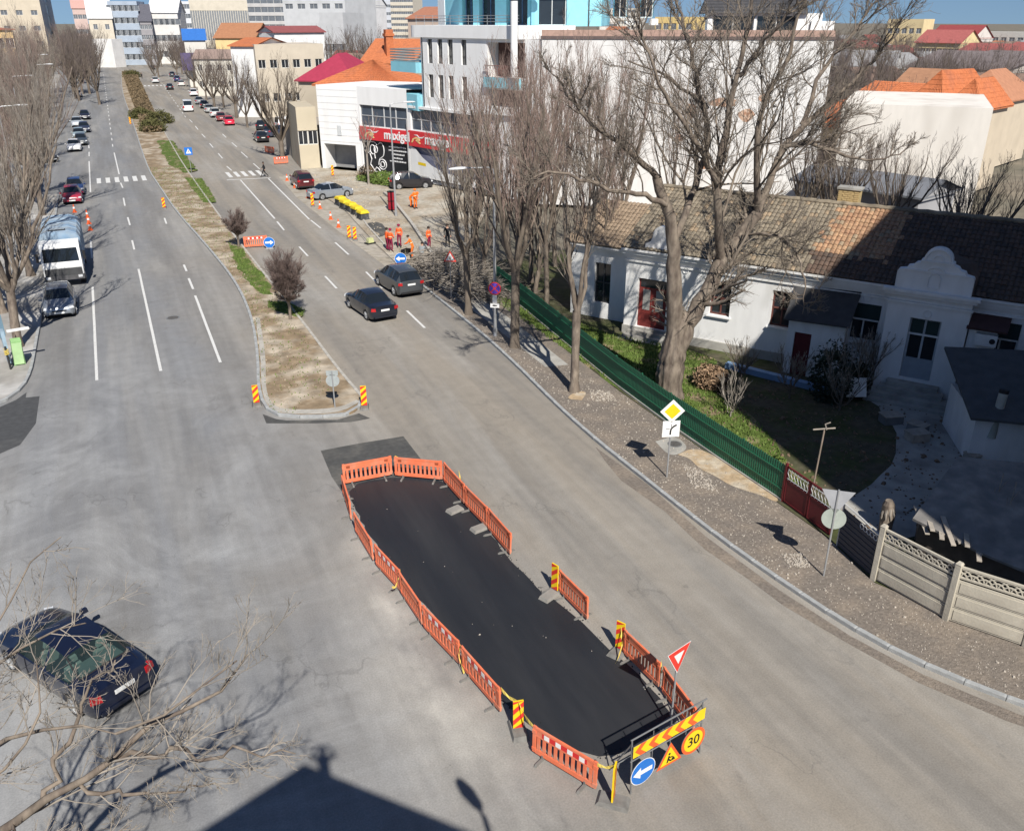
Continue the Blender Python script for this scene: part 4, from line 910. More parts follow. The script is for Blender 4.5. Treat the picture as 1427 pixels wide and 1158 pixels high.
# ---------------- people
SKIN = mat('skin', (.45, .27, .19), .7, .1, 6.)
def cloth(name, c): return mat(name, c, .9, .15, 5., .2, 12.)
ORG = cloth('orange_workwear', (.80, .17, .02)); MAR = cloth('maroon_workwear', (.22, .015, .05)); VEST = cloth('orange_vest', (.82, .13, .03)); GRY = cloth('grey_clothes', (.22, .24, .25)); BLK = cloth('black_clothes', (.02, .021, .024)); HI = mat('reflective_tape', (.72, .74, .5), .4, .08, 5.); HAIR = mat('dark_hair', (.03, .022, .018), .9, .2, 9.); BOOT = mat('boot_leather', (.03, .028, .026), .8, .2, 6.)
def person(loc, az, label, J, top, bottom, hat=None, vest=False, scale=1., z=0.):
    """J: joint positions (x right, y forward, z up). One skinned body, hair or hat and vest bands as children."""
    D = dict(pelvis=(0, 0, .95), belly=(0, .01, 1.10), chest=(0, .01, 1.33), neck=(0, 0, 1.50), head=(0, .03, 1.60), crown=(0, .03, 1.72),
             sl=(-.17, 0, 1.42), el=(-.24, -.02, 1.14), wl=(-.24, .08, .90), hl=(-.24, .11, .82), sr=(.17, 0, 1.42), er=(.24, -.02, 1.14), wr=(.24, .08, .90), hr=(.24, .11, .82),
             pl=(-.09, 0, .90), kl=(-.11, .04, .50), al=(-.12, 0, .09), tl=(-.13, .17, .04), pr=(.09, 0, .90), kr=(.11, .04, .50), ar=(.12, 0, .09), tr=(.13, .17, .04))
    D.update(J)
    rad = dict(pelvis=.155, belly=.145, chest=.165, neck=.06, head=.092, crown=.075, sl=.075, el=.05, wl=.036, hl=.042, sr=.075, er=.05, wr=.036, hr=.042, pl=.10, kl=.065, al=.045, tl=.042, pr=.10, kr=.065, ar=.045, tr=.042)
    names = list(D); ix = {n: i for i, n in enumerate(names)}
    E_ = [('pelvis', 'belly'), ('belly', 'chest'), ('chest', 'neck'), ('neck', 'head'), ('head', 'crown'), ('chest', 'sl'), ('sl', 'el'), ('el', 'wl'), ('wl', 'hl'), ('chest', 'sr'), ('sr', 'er'), ('er', 'wr'), ('wr', 'hr'),
          ('pelvis', 'pl'), ('pl', 'kl'), ('kl', 'al'), ('al', 'tl'), ('pelvis', 'pr'), ('pr', 'kr'), ('kr', 'ar'), ('ar', 'tr')]
    me = bpy.data.meshes.new('person'); me.from_pydata([D[n] for n in names], [(ix[a], ix[b]) for a, b in E_], []); me.update()
    o = bpy.data.objects.new('person', me); COL.objects.link(o)
    md = o.modifiers.new('skin', 'SKIN'); md.use_smooth_shade = True; md.branch_smoothing = .4
    for i, n in enumerate(names):
        s = me.skin_vertices[0].data[i]; s.radius = (rad[n], rad[n]); s.use_root = (n == 'pelvis')
    sb = o.modifiers.new('sub', 'SUBSURF'); sb.levels = 1; sb.render_levels = 1
    dg = bpy.context.evaluated_depsgraph_get(); bm_ = bpy.data.meshes.new_from_object(o.evaluated_get(dg)); bpy.data.objects.remove(o)
    bm_.name = 'person'; bm_.materials.clear()
    for m in (top, bottom, SKIN, BOOT): bm_.materials.append(m)
    segs = [(Vector(D[a]), Vector(D[b]), a, b) for a, b in E_]
    kind = {'pl': 1, 'kl': 1, 'pr': 1, 'kr': 1}
    mi = []
    for p in bm_.polygons:
        c = p.center; best = None
        for a, b, na, nb in segs:
            t = max(0, min(1, (c - a).dot(b - a) / max(1e-6, (b - a).length_squared))); d = (c - a.lerp(b, t)).length
            if best is None or d < best[0]: best = (d, na, nb, t)
        _, na, nb, t = best
        if nb in ('tl', 'tr'): k = 3
        elif na == 'pelvis' and nb == 'belly' and t < .35: k = 1
        elif nb in ('kl', 'kr', 'al', 'ar', 'pl', 'pr'): k = 3 if nb in ('al', 'ar') and t > .85 else 1
        elif nb in ('head', 'crown') or (nb in ('hl', 'hr')) or (nb == 'neck' and t > .6): k = 2
        else: k = 0
        mi.append(k)
    bm_.polygons.foreach_set('material_index', mi); bm_.polygons.foreach_set('use_smooth', [True] * len(mi))
    # fingers and face details rooted in the same mesh space
    o = mobj('person', bm_, None, None, (loc[0], loc[1], z), R(-az)); o.scale = (scale,) * 3
    tag(o, label, 'person')
    for h, w in (('hl', 'wl'), ('hr', 'wr')):
        hv, wv = Vector(D[h]), Vector(D[w]); d = (hv - wv).normalized(); s = d.orthogonal().normalized(); q = MB()
        for k, L_ in enumerate((.06, .07, .075, .068)):
            a_ = hv + s * (k - 1.5) * .02; q.tube([a_, a_ + d * L_ * .6, a_ + d * L_ + s.cross(d) * .02], [.009, .009, .007], 5)
        q.tube([hv - d * .04 + s * .035, hv + s * .06, hv + d * .03 + s * .062], [.01, .01, .008], 5); q.obj('fingers', SKIN, o)
    hd = Vector(D['head']); cr = Vector(D['crown']); ax = (cr - hd).normalized()
    fw = Vector((0, 1, 0)); fw = (fw - ax * fw.dot(ax)).normalized(); sd = ax.cross(fw)
    q = MB(); q.tube([hd + fw * .085 + ax * .03, hd + fw * .115], [.012, .016], 6); q.obj('nose', SKIN, o)
    for s in (-1, 1):
        q = MB(); q.tube([hd + sd * s * .085 + ax * .04, hd + sd * s * .10 + ax * .01], [.022, .016], 6); q.obj('ear', SKIN, o)
        q = MB(); q.disc(hd + fw * .094 + sd * s * .033 + ax * .045, .012, fw, .006, 8); q.obj('eye', K['black'], o)
    n = 12; q = MB(); vs = []
    R_ = .108 if hat is None else .118
    for i, (u, w) in enumerate(((-.02, 1.0), (.04, 1.02), (.085, .85), (.115, .45), (.122, .02))):
        for k in range(n): a_ = 2 * math.pi * k / n; vs.append(hd - fw * .012 + ax * (u + .045) + (sd * math.cos(a_) + fw * math.sin(a_)) * R_ * w)
    q.add(vs, [(i * n + k, i * n + (k + 1) % n, (i + 1) * n + (k + 1) % n, (i + 1) * n + k) for i in range(4) for k in range(n)])
    if hat is not None: q.disc(hd + ax * .05 + fw * .06, .085, ax, .01, 10)
    q.obj('hair' if hat is None else 'cap', hat or HAIR, o, True)
    if vest:
        for (a, b, r_) in (('belly', 'chest', .172),):
            A_, B_ = Vector(D[a]), Vector(D[b])
            q = MB(); q.tube([A_.lerp(B_, .15), A_.lerp(B_, .35)], [.164, .168], 14, caps=False); q.obj('reflective_band', HI, o)
    return o
WALK = dict(kl=(-.11, .22, .52), al=(-.12, .38, .10), tl=(-.13, .54, .05), kr=(.11, -.06, .50), ar=(.12, -.42, .14), tr=(.13, -.30, .04), er=(.25, .12, 1.16), wr=(.24, .26, .98), hr=(.24, .30, .92), el=(-.25, -.14, 1.16), wl=(-.25, -.1, .92), hl=(-.25, -.06, .85))
BEND = dict(belly=(0, .12, 1.08), chest=(0, .34, 1.20), neck=(0, .50, 1.26), head=(0, .60, 1.29), crown=(0, .72, 1.28), sl=(-.17, .38, 1.22), sr=(.17, .38, 1.22), el=(-.20, .48, .95), wl=(-.14, .62, .74), hl=(-.12, .66, .66), er=(.20, .48, .95), wr=(.14, .62, .74), hr=(.12, .66, .66), pelvis=(0, -.08, .95), pl=(-.09, -.07, .90), pr=(.09, -.07, .90))
KNEEL = dict(pelvis=(0, -.05, .50), belly=(0, .05, .66), chest=(0, .20, .86), neck=(0, .30, .99), head=(0, .36, 1.07), crown=(0, .41, 1.17), sl=(-.17, .22, .95), sr=(.17, .22, .95), el=(-.22, .38, .74), wl=(-.14, .56, .62), hl=(-.12, .62, .58), er=(.22, .38, .74), wr=(.14, .56, .62), hr=(.12, .62, .58), pl=(-.09, -.04, .46), pr=(.09, -.04, .46), kl=(-.13, .40, .48), al=(-.13, .22, .09), tl=(-.13, .40, .04), kr=(.13, .30, .08), ar=(.13, -.12, .08), tr=(.13, -.28, .05))
TALK = dict(el=(-.27, .02, 1.15), wl=(-.12, .22, 1.10), hl=(-.06, .26, 1.12), er=(.27, .04, 1.16), wr=(.14, .24, 1.02), hr=(.08, .28, 1.02))
person((18.17,62.46), 60, 'worker in maroon trousers and orange vest, left of the standing pair', TALK, VEST, MAR, MAR, True, 1.03, .03)
person((19.18,63.5), -140, 'worker in maroon trousers and orange vest facing his colleague', {}, VEST, MAR, MAR, True, 1.03, .06)
person((18.05,63.01), 85, 'worker in an orange vest half hidden behind the standing pair', {}, VEST, MAR, HAIR, False, 1.0, .03)
person((19.04,59.94), -60, 'worker in bright orange overalls bending beside the generator', dict(BEND, belly=(0, .05, 1.10), chest=(0, .14, 1.30), neck=(0, .2, 1.46), head=(0, .26, 1.55), crown=(0, .30, 1.66), sl=(-.17, .15, 1.38), sr=(.17, .15, 1.38), el=(-.22, .30, 1.16), wl=(-.14, .5, 1.06), hl=(-.12, .56, 1.04), er=(.22, .3, 1.16), wr=(.14, .5, 1.06), hr=(.12, .56, 1.04)), ORG, ORG, None, True, 1.0, .06)
person((19.33,58.68), 30, 'man in grey clothes crouching by the brushwood pile', KNEEL, GRY, GRY, None, False, 1.1, .06)
person((21.09,62.13), 150, 'worker in dark red trousers and orange vest standing alone by the trench', {}, VEST, MAR, HAIR, True, .98, .06)
person((22.56,61.97), 200, 'person dressed in black standing near the tree trunks', {}, BLK, BLK, None, False, 1.02, .1)
person((24.9,78.06), 130, 'worker in full orange suit bending beside the lamp post', BEND, ORG, ORG, ORG, False, 1.05, .06)
person((25.05,77.25), 160, 'worker in full orange suit standing upright beyond the lamp post', TALK, ORG, ORG, ORG, True, 1.05, .06)
person((15.44,101.45), -80, 'pedestrian in black striding over the zebra crossing', WALK, BLK, BLK, None, False, .95)
person((5.27,429.38), 20, 'distant pedestrian in dark clothes on the western carriageway', WALK, BLK, BLK, None, False, 1.0)
person((6.66,428.76), 20, 'distant pedestrian in a white top by the end of the median', WALK, cloth('white_top', (.7, .7, .7)), BLK, None, False, 1.0)
person((12.82,297.24), 10, 'distant person in black at the hedge edge of the median', {}, BLK, BLK, None, False, 1.0)


# ---------------- walls with real openings, windows, tiled roofs
def wall(mb, p0, p1, z0, z1, ops=(), rev=.16, mi=0):
    """p0 -> p1 left to right seen from outside; ops (u0,u1,v0,v1)"""
    p0 = Vector((*p0, 0)); p1 = Vector((*p1, 0)); L = (p1 - p0).length; d = (p1 - p0) / L; n = Vector((d.y, -d.x, 0))
    us = sorted({0., L} | {min(L, max(0, o[i])) for o in ops for i in (0, 1)}); vs = sorted({z0, z1} | {o[i] for o in ops for i in (2, 3)})
    P = lambda u, v, k=0.: p0 + d * u + Vector((0, 0, v)) - n * k
    for a, b in zip(us, us[1:]):
        for c, e in zip(vs, vs[1:]):
            if e - c < 1e-5 or b - a < 1e-5: continue
            um, vm = (a + b) / 2, (c + e) / 2
            if any(o[0] < um < o[1] and o[2] < vm < o[3] for o in ops): continue
            mb.add([P(a, c), P(b, c), P(b, e), P(a, e)], [(0, 1, 2, 3)], mi)
    for o in ops:
        a, b, c, e = o[:4]
        for q in ([P(a, c), P(a, c, rev), P(a, e, rev), P(a, e)], [P(b, c, rev), P(b, c), P(b, e), P(b, e, rev)], [P(a, e), P(a, e, rev), P(b, e, rev), P(b, e)], [P(a, c, rev), P(a, c), P(b, c), P(b, c, rev)]): mb.add(q, [(0, 1, 2, 3)], mi)
def window(parent, p0, p1, o, rev=.16, glass=None, frame=None, nx=2, nz=1, name='window', fw=.07, sill=None):
    p0 = Vector((*p0, 0)); p1 = Vector((*p1, 0)); L = (p1 - p0).length; d = (p1 - p0) / L; n = Vector((d.y, -d.x, 0)); a, b, c, e = o[:4]
    P = lambda u, v, k: p0 + d * u + Vector((0, 0, v)) - n * k
    k = rev - .05; f = MB(); w = b - a; h = e - c
    def bar(u0, v0, u1, v1): f.beam(P(u0, v0, k), P(u1, v1, k), fw if abs(u1 - u0) < .01 else fw, fw)
    hw_ = fw / 2
    bar(a + hw_, c, a + hw_, e); bar(b - hw_, c, b - hw_, e); bar(a, c + hw_, b, c + hw_); bar(a, e - hw_, b, e - hw_)
    for i in range(1, nx): bar(a + w * i / nx, c, a + w * i / nx, e)
    for i in range(1, nz): bar(a, c + h * i / nz, b, c + h * i / nz)
    wo = f.obj(name, frame or FRW, parent)
    g = MB(); g.add([P(a, c, rev - .02), P(b, c, rev - .02), P(b, e, rev - .02), P(a, e, rev - .02)], [(0, 1, 2, 3)]); g.obj('pane', glass or K['glass'], wo)
    if sill:
        s = MB(); m_ = P((a + b) / 2, c - .04, -.05); s.box(m_, (w + .2, .22, .07), math.atan2(d.y, d.x)); s.obj('sill', sill, wo)
    return wo
FRW = mat('white_frame', (.66, .66, .64), .5, .08, 4.); FRD = mat('dark_frame', (.06, .06, .062), .5, .1, 4.)
def tile_plane(mb, A, B, C, D, du=.24, dv=.36, mi=0, lift=.05, keep=None):
    """A,B eave left,right  D,C ridge left,right: overlapping barrel tiles"""
    A, B, C, D = map(Vector, (A, B, C, D)); n = (B - A).cross(D - A).normalized(); W = (B - A).length; H = ((D + C) / 2 - (A + B) / 2).length
    nu = max(1, int(W / du)); nv = max(1, int(H / dv))
    for j in range(nv):
        v0, v1 = j / nv, min(1, (j + 1.12) / nv)
        E0, F0 = A.lerp(D, v0), B.lerp(C, v0); E1, F1 = A.lerp(D, v1), B.lerp(C, v1)
        for i in range(nu):
            if keep and not keep((i + .5) / nu, (j + .5) / nv): continue
            u0, u1 = i / nu, (i + 1) / nu; um = (u0 + u1) / 2; jt = rnd.uniform(-.008, .012)
            z0 = n * (.035 + jt); z1 = n * jt; r = n * lift; mm = mi((i + .5) / nu, (j + .5) / nv) if callable(mi) else mi
            vs = [E0.lerp(F0, u0) + z0, E0.lerp(F0, u0 * .68 + u1 * .32) + z0 + r, E0.lerp(F0, u0 * .32 + u1 * .68) + z0 + r, E0.lerp(F0, u1) + z0,
                  E1.lerp(F1, u0) + z1, E1.lerp(F1, u0 * .68 + u1 * .32) + z1 + r, E1.lerp(F1, u0 * .32 + u1 * .68) + z1 + r, E1.lerp(F1, u1) + z1]
            mb.add(vs, [(0, 1, 5, 4), (1, 2, 6, 5), (2, 3, 7, 6), (0, 3, 2, 1)], mm)
WHITE = mat('lime_white_wall', (.73, .73, .72), .9, .07, 2.5, .15, 12., col2=(.58, .575, .55), mix=.38, mscale=.8, sharp=.12, stretch=(1, 1, .35))
K['tile_old'] = mat('lichen_tiles', (.245, .208, .155), .95, .35, 3., col2=(.19, .16, .12), mix=.5, mscale=1.)
K['tile_orange'] = mat('orange_clay_tiles', (.37, .235, .14), .9, .35, 5., col2=(.31, .18, .11), mix=.5, mscale=2.)
K['tile_dark'] = mat('weathered_brown_tiles', (.125, .083, .062), .95, .35, 4., col2=(.09, .068, .055), mix=.5, mscale=2.)
K['tile_red'] = mat('terracotta_tiles', (.47, .155, .065), .9, .2, 3., col2=(.40, .14, .07), mix=.4, mscale=.6)
# ---------------- the white house behind the green fence
HA = (24.61, 39.33); HE = (.5502, -.8351); hang = math.atan2(HE[1], HE[0])
H = thing('white_house', 'long single-storey white house with old tile roof and curved portico gable', 'house', HA, hang)
HW, HH, HD = 21.5, 4.62, 9.5
red = mat('red_door_paint', (.20, .035, .03), .6, .15, 3.)
ops = [(.75, 2.45, .55, 3.30), (4.85, 5.95, 1.95, 3.72), (8.05, 9.1, 1.9, 3.75), (11.75, 13.2, 1.9, 3.78), (17.6, 19.0, 1.9, 3.9), (19.8, 20.9, 1.9, 3.9)]
q = MB(); wall(q, (0, 0), (HW, 0), -.1, HH, ops, .28); wall(q, (HW, 0), (HW, HD), -.1, HH); wall(q, (HW, HD), (0, HD), -.1, HH); wall(q, (0, HD), (0, 0), -.1, HH)
q.obj('wall', WHITE, H)
# left wing, set back, with its window
wo = [(1.55, 2.55, 1.0, 3.36)]
q = MB(); wall(q, (-4.2, 1.5), (-.001, 1.5), -.1, 4.15, wo, .25); wall(q, (-4.2, HD), (-4.2, 1.5), -.1, 4.15); q.obj('wing_wall', WHITE, H)
window(H, (-4.2, 1.5), (0, 1.5), wo[0], .25, None, FRD, 2, 2)
q = MB(); q.box((-2.1, 1.42, 4.22), (4.3, .3, .16)); q.box((-2.1, 1.36, 4.34), (4.4, .45, .10)); q.obj('wing_cornice', WHITE, H)
q = MB(); q.box((HW / 2, -.09, 4.52), (HW + .2, .18, .14)); q.box((HW / 2, -.14, 4.70), (HW + .3, .28, .20)); q.box((HW / 2, -.20, 4.86), (HW + .4, .42, .11)); q.box((HW / 2, -.05, 4.2), (HW + .1, .10, .08)); q.obj('cornice', WHITE, H)
q = MB(); q.box((HW / 2, -.06, .22), (HW + .05, .12, .64)); q.obj('plinth', K['concrete'], H)
# front door pair with glazed upper leaves and steps
d = MB(); d.box((1.6, .20, 1.85), (1.66, .06, 2.7)); dr = d.obj('door', red, H)
for x in (1.22, 1.98):
    g = MB(); g.box((x, .165, 2.1), (.42, .02, 1.15)); g.obj('pane', mat('curtained_glass', (.33, .32, .30), .4, .2, 6.), dr)
    g = MB(); g.box((x, .165, 1.0), (.5, .03, .7), tap=.9); g.obj('panel', mat('red_panel', (.17, .03, .027), .6, .15, 3.), dr)
g = MB(); g.box((1.6, .165, 3.0), (1.5, .02, .42)); g.obj('fanlight', K['glass'], dr); g = MB(); g.box((1.66, .14, 1.55), (.03, .06, .14)); g.obj('handle', K['steel'], dr)
for i in range(3):
    q = MB(); q.box((1.6, -.25 - i * .32, .42 - i * .16 - .1), (2.3 + i * .3, .45, .2)); q.obj('step', K['concrete'], H)
for o in ops[1:3]: window(H, (0, 0), (HW, 0), o, .28, None, mat('brown_red_frame', (.13, .05, .04), .6, .15, 4.), 2, 2, sill=WHITE)
dk = mat('dark_green_blind', (.016, .035, .035), .6, .15, 3.)
for o in ops[3:]:
    w_ = window(H, (0, 0), (HW, 0), o, .28, None, FRW, 2, 1, sill=WHITE)
    b_ = MB(); b_.box(((o[0] + o[1]) / 2, .12, o[3] - .38), (o[1] - o[0] - .04, .05, .76)); b_.obj('roller_blind', dk, w_)
    b_ = MB(); b_.box(((o[0] + o[1]) / 2, .09, o[3] - .80), (o[1] - o[0] - .04, .06, .07)); b_.obj('transom', FRW, w_)
# roof: old lichen tiles, an orange renewed patch, dark weathered tiles
EZ, RZ, RY = 4.93, 7.3, 5.0
def rp(x, t): return (x, -.38 + (RY + .38) * t, EZ + (RZ - EZ) * t)
q = MB(); q.add([rp(-.2, 0), rp(HW + .2, 0), rp(HW + .2, 1), rp(-.2, 1)], [(0, 1, 2, 3)]); q.add([(-.2, RY, RZ), (HW + .2, RY, RZ), (HW + .2, HD + .4, EZ), (-.2, HD + .4, EZ)], [(0, 1, 2, 3)]); rf = q.obj('roof', K['tile_dark'], H)
q = MB(); q.poly([(0, .02, HH), (0, HD, HH), (0, RY, RZ - .1)]); q.poly([(HW, HD, HH), (HW, .02, HH), (HW, RY, RZ - .1)]); q.obj('gable', WHITE, H)
TILES = [K['tile_old'], mat('tan_tiles', (.29, .222, .15), .95, .3, 5.), K['tile_orange'], K['tile_dark'], mat('soot_tiles', (.075, .058, .05), .95, .3, 5.), mat('pale_tiles', (.36, .29, .21), .95, .3, 5.)]
def tile_pick(u, v):
    x = -.25 + u * (HW + .5) + rnd.gauss(0, .14); w = rnd.random()
    if x < 9.5: return 0 if w < .9 else 1
    if x < 13.0 and v > .28 + rnd.gauss(0, .02) : return 2 if w < .9 else 1
    return 3 if w < .85 else 4
a = MB(); tile_plane(a, rp(-.25, 0), rp(HW + .25, 0), rp(HW + .25, 1), rp(-.25, 1), .23, .34, tile_pick, .055); tag(a.obj('roof_tiles', TILES, rf), kind='stuff')
q = MB(); q.tube([(-.25 + i * .4, RY, RZ + .06 + .02 * (i % 2)) for i in range(56)], [.12 + .015 * (i % 2) for i in range(56)], 8); q.obj('ridge_tiles', K['tile_old'], rf)
# wing roof
q = MB(); q.add([(-4.5, 1.1, 4.4), (-.2, 1.1, 4.4), (-.2, RY, 6.2), (-4.5, RY, 6.2)], [(0, 1, 2, 3)]); q.add([(-4.5, RY, 6.2), (-.2, RY, 6.2), (-.2, HD, 4.4), (-4.5, HD, 4.4)], [(0, 1, 2, 3)]); w2 = q.obj('wing_roof', K['tile_old'], H)
a = MB(); tile_plane(a, (-4.5, 1.1, 4.42), (-.2, 1.1, 4.42), (-.2, RY, 6.22), (-4.5, RY, 6.22), .23, .34, 0, .055); tag(a.obj('wing_tiles', mat('mixed_tiles', (.25, .19, .135), .9, .4, 5.), w2), kind='stuff')
q = MB(); q.poly([(-4.2, 1.52, 4.15), (-4.2, RY, 6.1), (-4.2, HD, 4.15)]); q.obj('gable', WHITE, H)
# small arched attic gable on the left block and chimney
q = MB(); prof = [(-.9, 0), (-.9, .35), (-.6, .5), (-.5, .8)] + [(.5 * -math.cos(R(i * 18)), .85 + .5 * math.sin(R(i * 18))) for i in range(11)] + [(.5, .8), (.6, .5), (.9, .35), (.9, 0)]
q.plate([(2.0 + x, -.2, 4.9 + z) for x, z in prof], (0, -1, 0), .35); q.obj('small_gable', WHITE, H)
q = MB(); q.box((9.9, RY + .35, 7.6), (1.05, .65, 1.0)); ch = q.obj('chimney', mat('yellow_brick', (.42, .32, .16), .9, .25, 6., .4, 30.), rf)
bm_ = MB(); bm_.box((0, 0, 0), (.23, .02, .075)); bme = bm_.mesh('brick')
for r_ in range(9):
    for i in range(4): mobj('brick', bme, mat('brick_face', (.46, .34, .17), .9, .25, 9.) if (r_ + i) == 0 else bme.materials[0], rf, (9.9 - .39 + i * .26 + (.06 if r_ % 2 else -.06) * (1 if 0 < i < 3 else 0), RY + .35 - .335, 7.18 + r_ * .10))
q = MB(); q.box((9.9, RY + .35, 8.14), (1.2, .8, .10)); q.obj('chimney_cap', K['concrete'], rf)
# lean-to with dark felt roof
q = MB(); wall(q, (9.35, -1.3), (12.0, -1.3), -.1, 2.9, [(.35, 1.15, 0.05, 2.25)], .12); wall(q, (9.35, 0), (9.35, -1.3), -.1, 2.9); wall(q, (12.0, -1.3), (12.0, 0), -.1, 2.9); q.obj('lean_to', WHITE, H)
q = MB(); q.box((10.1, -1.2, 1.15), (.78, .05, 2.2)); dd = q.obj('side_door', mat('dark_red_door', (.10, .014, .018), .6, .15, 3.), H); q = MB(); q.box((10.4, -1.25, 1.1), (.03, .05, .12)); q.obj('handle', K['steel'], dd)
q = MB(); vs = [(9.15, -1.6, 2.85), (12.2, -1.6, 2.95), (12.2, .02, 4.25), (9.15, .02, 4.15)]; q.add(vs + [(x, y, z + .07) for x, y, z in vs], [(3, 2, 1, 0), (4, 5, 6, 7), (0, 1, 5, 4), (1, 2, 6, 5), (2, 3, 7, 6), (3, 0, 4, 7)]); q.obj('felt_roof', mat('dark_felt', (.055, .055, .058), .85, .2, 3., .3), H)
# portico
po = [(1.05, 2.35, .95, 3.82)]
q = MB(); wall(q, (13.6, -1.2), (17.0, -1.2), -.1, 4.95, po, .25); wall(q, (13.6, 0), (13.6, -1.2), -.1, 4.95); wall(q, (17.0, -1.2), (17.0, 0), -.1, 4.95); q.obj('portico_wall', WHITE, H)
dw = window(H, (13.6, -1.2), (17.0, -1.2), po[0], .25, None, mat('pale_door_frame', (.42, .45, .47), .5, .1, 4.), 2, 1, 'portico_door', .09)
q = MB(); q.box((15.3, -1.02, 3.46), (1.2, .05, .70)); q.obj('fanlight', dk, dw); q = MB(); q.box((15.3, -1.04, 1.45), (1.22, .06, .95)); q.obj('lower_panel', mat('blue_grey_panel', (.30, .34, .38), .5, .1, 3.), dw); q = MB(); q.box((15.3, -1.06, 3.06), (1.26, .07, .08)); q.obj('transom', FRW, dw)
q = MB(); q.box((15.3, -1.25, 4.50), (3.55, .10, .10)); q.box((15.3, -1.30, 4.92), (3.75, .30, .16)); q.box((15.3, -1.36, 5.06), (3.95, .42, .12)); q.obj('portico_cornice', WHITE, H)
prof = [(-1.55, 0), (-1.55, .78), (-1.5, .86), (-1.22, .92), (-1.15, 1.05), (-.95, 1.1), (-.85, 1.22), (-.68, 1.28), (-.66, 1.4)] + [(-.58 * math.cos(R(i * 15)), 1.42 + .56 * math.sin(R(i * 15))) for i in range(13)] + [(.66, 1.4), (.68, 1.28), (.85, 1.22), (.95, 1.1), (1.15, 1.05), (1.22, .92), (1.5, .86), (1.55, .78), (1.55, 0)]
q = MB(); q.plate([(15.3 + x, -1.32, 5.10 + z) for x, z in prof], (0, -1, 0), .4); gb_ = q.obj('portico_gable', WHITE, H)
q = MB(); q.tube([(15.3 + .5 * math.cos(R(i * 15)), -1.34, 6.52 + .48 * math.sin(R(i * 15))) for i in range(13)], .045, 6); q.tube([(15.3 + .2 * math.cos(R(i * 20)), -1.34, 6.55 + .2 * math.sin(R(i * 20))) for i in range(10)], .04, 6); q.box((15.3, -1.36, 6.45), (1.3, .08, .06)); q.box((14.65, -1.35, 6.0), (1.2, .06, .07)); q.box((15.95, -1.35, 6.0), (1.2, .06, .07))
q.tube([(15.3 + .34 * math.cos(R(i * 20)), -1.34, 6.0 + .22 * math.sin(R(i * 20))) for i in range(10)], .04, 6); q.tube([(15.06, -1.34, 5.3), (15.06, -1.34, 5.75), (15.15, -1.34, 5.9), (15.3, -1.34, 5.95), (15.45, -1.34, 5.9), (15.54, -1.34, 5.75), (15.54, -1.34, 5.3), (15.06, -1.34, 5.3)], .035, 6); q.obj('stucco_moulding', WHITE, gb_)
q = MB(); q.add([(13.75, -.95, 5.1), (16.85, -.95, 5.1), (16.85, 2.2, 5.9), (13.75, 2.2, 5.9), (15.3, -.95, 6.2), (15.3, 2.6, 6.2)], [(0, 4, 5, 3), (4, 1, 2, 5)]); q.obj('portico_roof', K['tile_dark'], H)
for i in range(4):
    q = MB(); q.box((15.3, -1.45 - i * .3, .72 - i * .2), (2.2 + i * .55, .5 + i * .1, .22)); q.obj('step', K['concrete'], H)
for x in (3.4, 12.5, 18.3, 15.3):
    y = -1.23 if x == 15.3 else -.03; q = MB(); q.tube([(x + .16 * math.cos(R(i * 30)), y, 4.08 + .16 * math.sin(R(i * 30))) for i in range(13)], .025, 5); q.obj('rosette', WHITE, H)
# small annex beside the portico, air conditioner
q = MB(); q.box((17.6, -.5, 1.9), (1.1, 1.0, 4.0)); q.obj('annex', WHITE, H); q = MB(); q.box((17.75, -.62, 3.98), (1.6, 1.5, .1), 0, 0, .25); q.obj('annex_roof', mat('maroon_sheet', (.06, .03, .03), .7, .15, 3.), H)
q = MB(); q.box((17.8, -1.2, 3.35), (.85, .32, .5)); ac = q.obj('air_conditioner', FRW, H); q = MB(); q.disc((18.05, -1.365, 3.35), .12, (0, -1, 0), .01, 14); q.obj('fan_grille', TRIM, ac)
# low sheds on the right of the yard
def hl2w(x, y): return (HA[0] + HE[0] * x - HE[1] * y * 1.0, HA[1] + HE[1] * x + HE[0] * y)
q0 = thing('grey_shed', 'low shed with a wide dark felt roof and pale chimney pipe beside the portico', 'shed', (30.09,20.03,0), R(-35))
q = MB(); q.box((1.2, 1.2, 1.0), (4.6, 3.6, 2.0)); q.obj('wall', WHITE, q0)
q = MB(); vs = [(-1.5, -1.2, 2.15), (4.5, -1.2, 2.0), (4.5, 3.6, 3.4), (-1.5, 3.6, 3.3)]; q.add(vs + [(x, y, z + .1) for x, y, z in vs], [(3, 2, 1, 0), (4, 5, 6, 7), (0, 1, 5, 4), (1, 2, 6, 5), (2, 3, 7, 6), (3, 0, 4, 7)]); q.obj('roof', mat('dark_grey_felt', (.075, .08, .085), .9, .2, 2., .3), q0)
q = MB(); q.tube([(-.4, -.55, 1.2), (-.25, -.3, 3.0)], .17, 14); q.obj('chimney_pipe', mat('cement_pipe', (.36, .37, .33), .9, .15, 3.), q0); q = MB(); q.tube([(-.25, -.3, 2.98), (-.24, -.28, 3.12)], .175, 14); q.obj('sooty_rim', TRIM, q0)
q0 = thing('plank_lean_to', 'weathered corrugated lean-to roof with old boards in the shaded yard', 'shed', (30.69,21.91,0), R(-10))
for i in range(16):
    q = MB(); q.box((i * .26, 0, 1.05 + .03 * (i % 2)), (.25, 1.5, .04), 0, 0, .35); q.obj('roof_board', mat('grey_board', (.16, .15, .14), .9, .25, 4.) if i == 0 else bpy.data.materials['grey_board'], q0)
q = MB(); q.box((1.9, .5, .6), (3.8, .2, 1.2)); q.obj('back_wall', WHITE, q0)
q = MB(); q.box((.4, -1.0, .25), (1.5, .7, .5)); q.obj('white_crate', WHITE, q0)
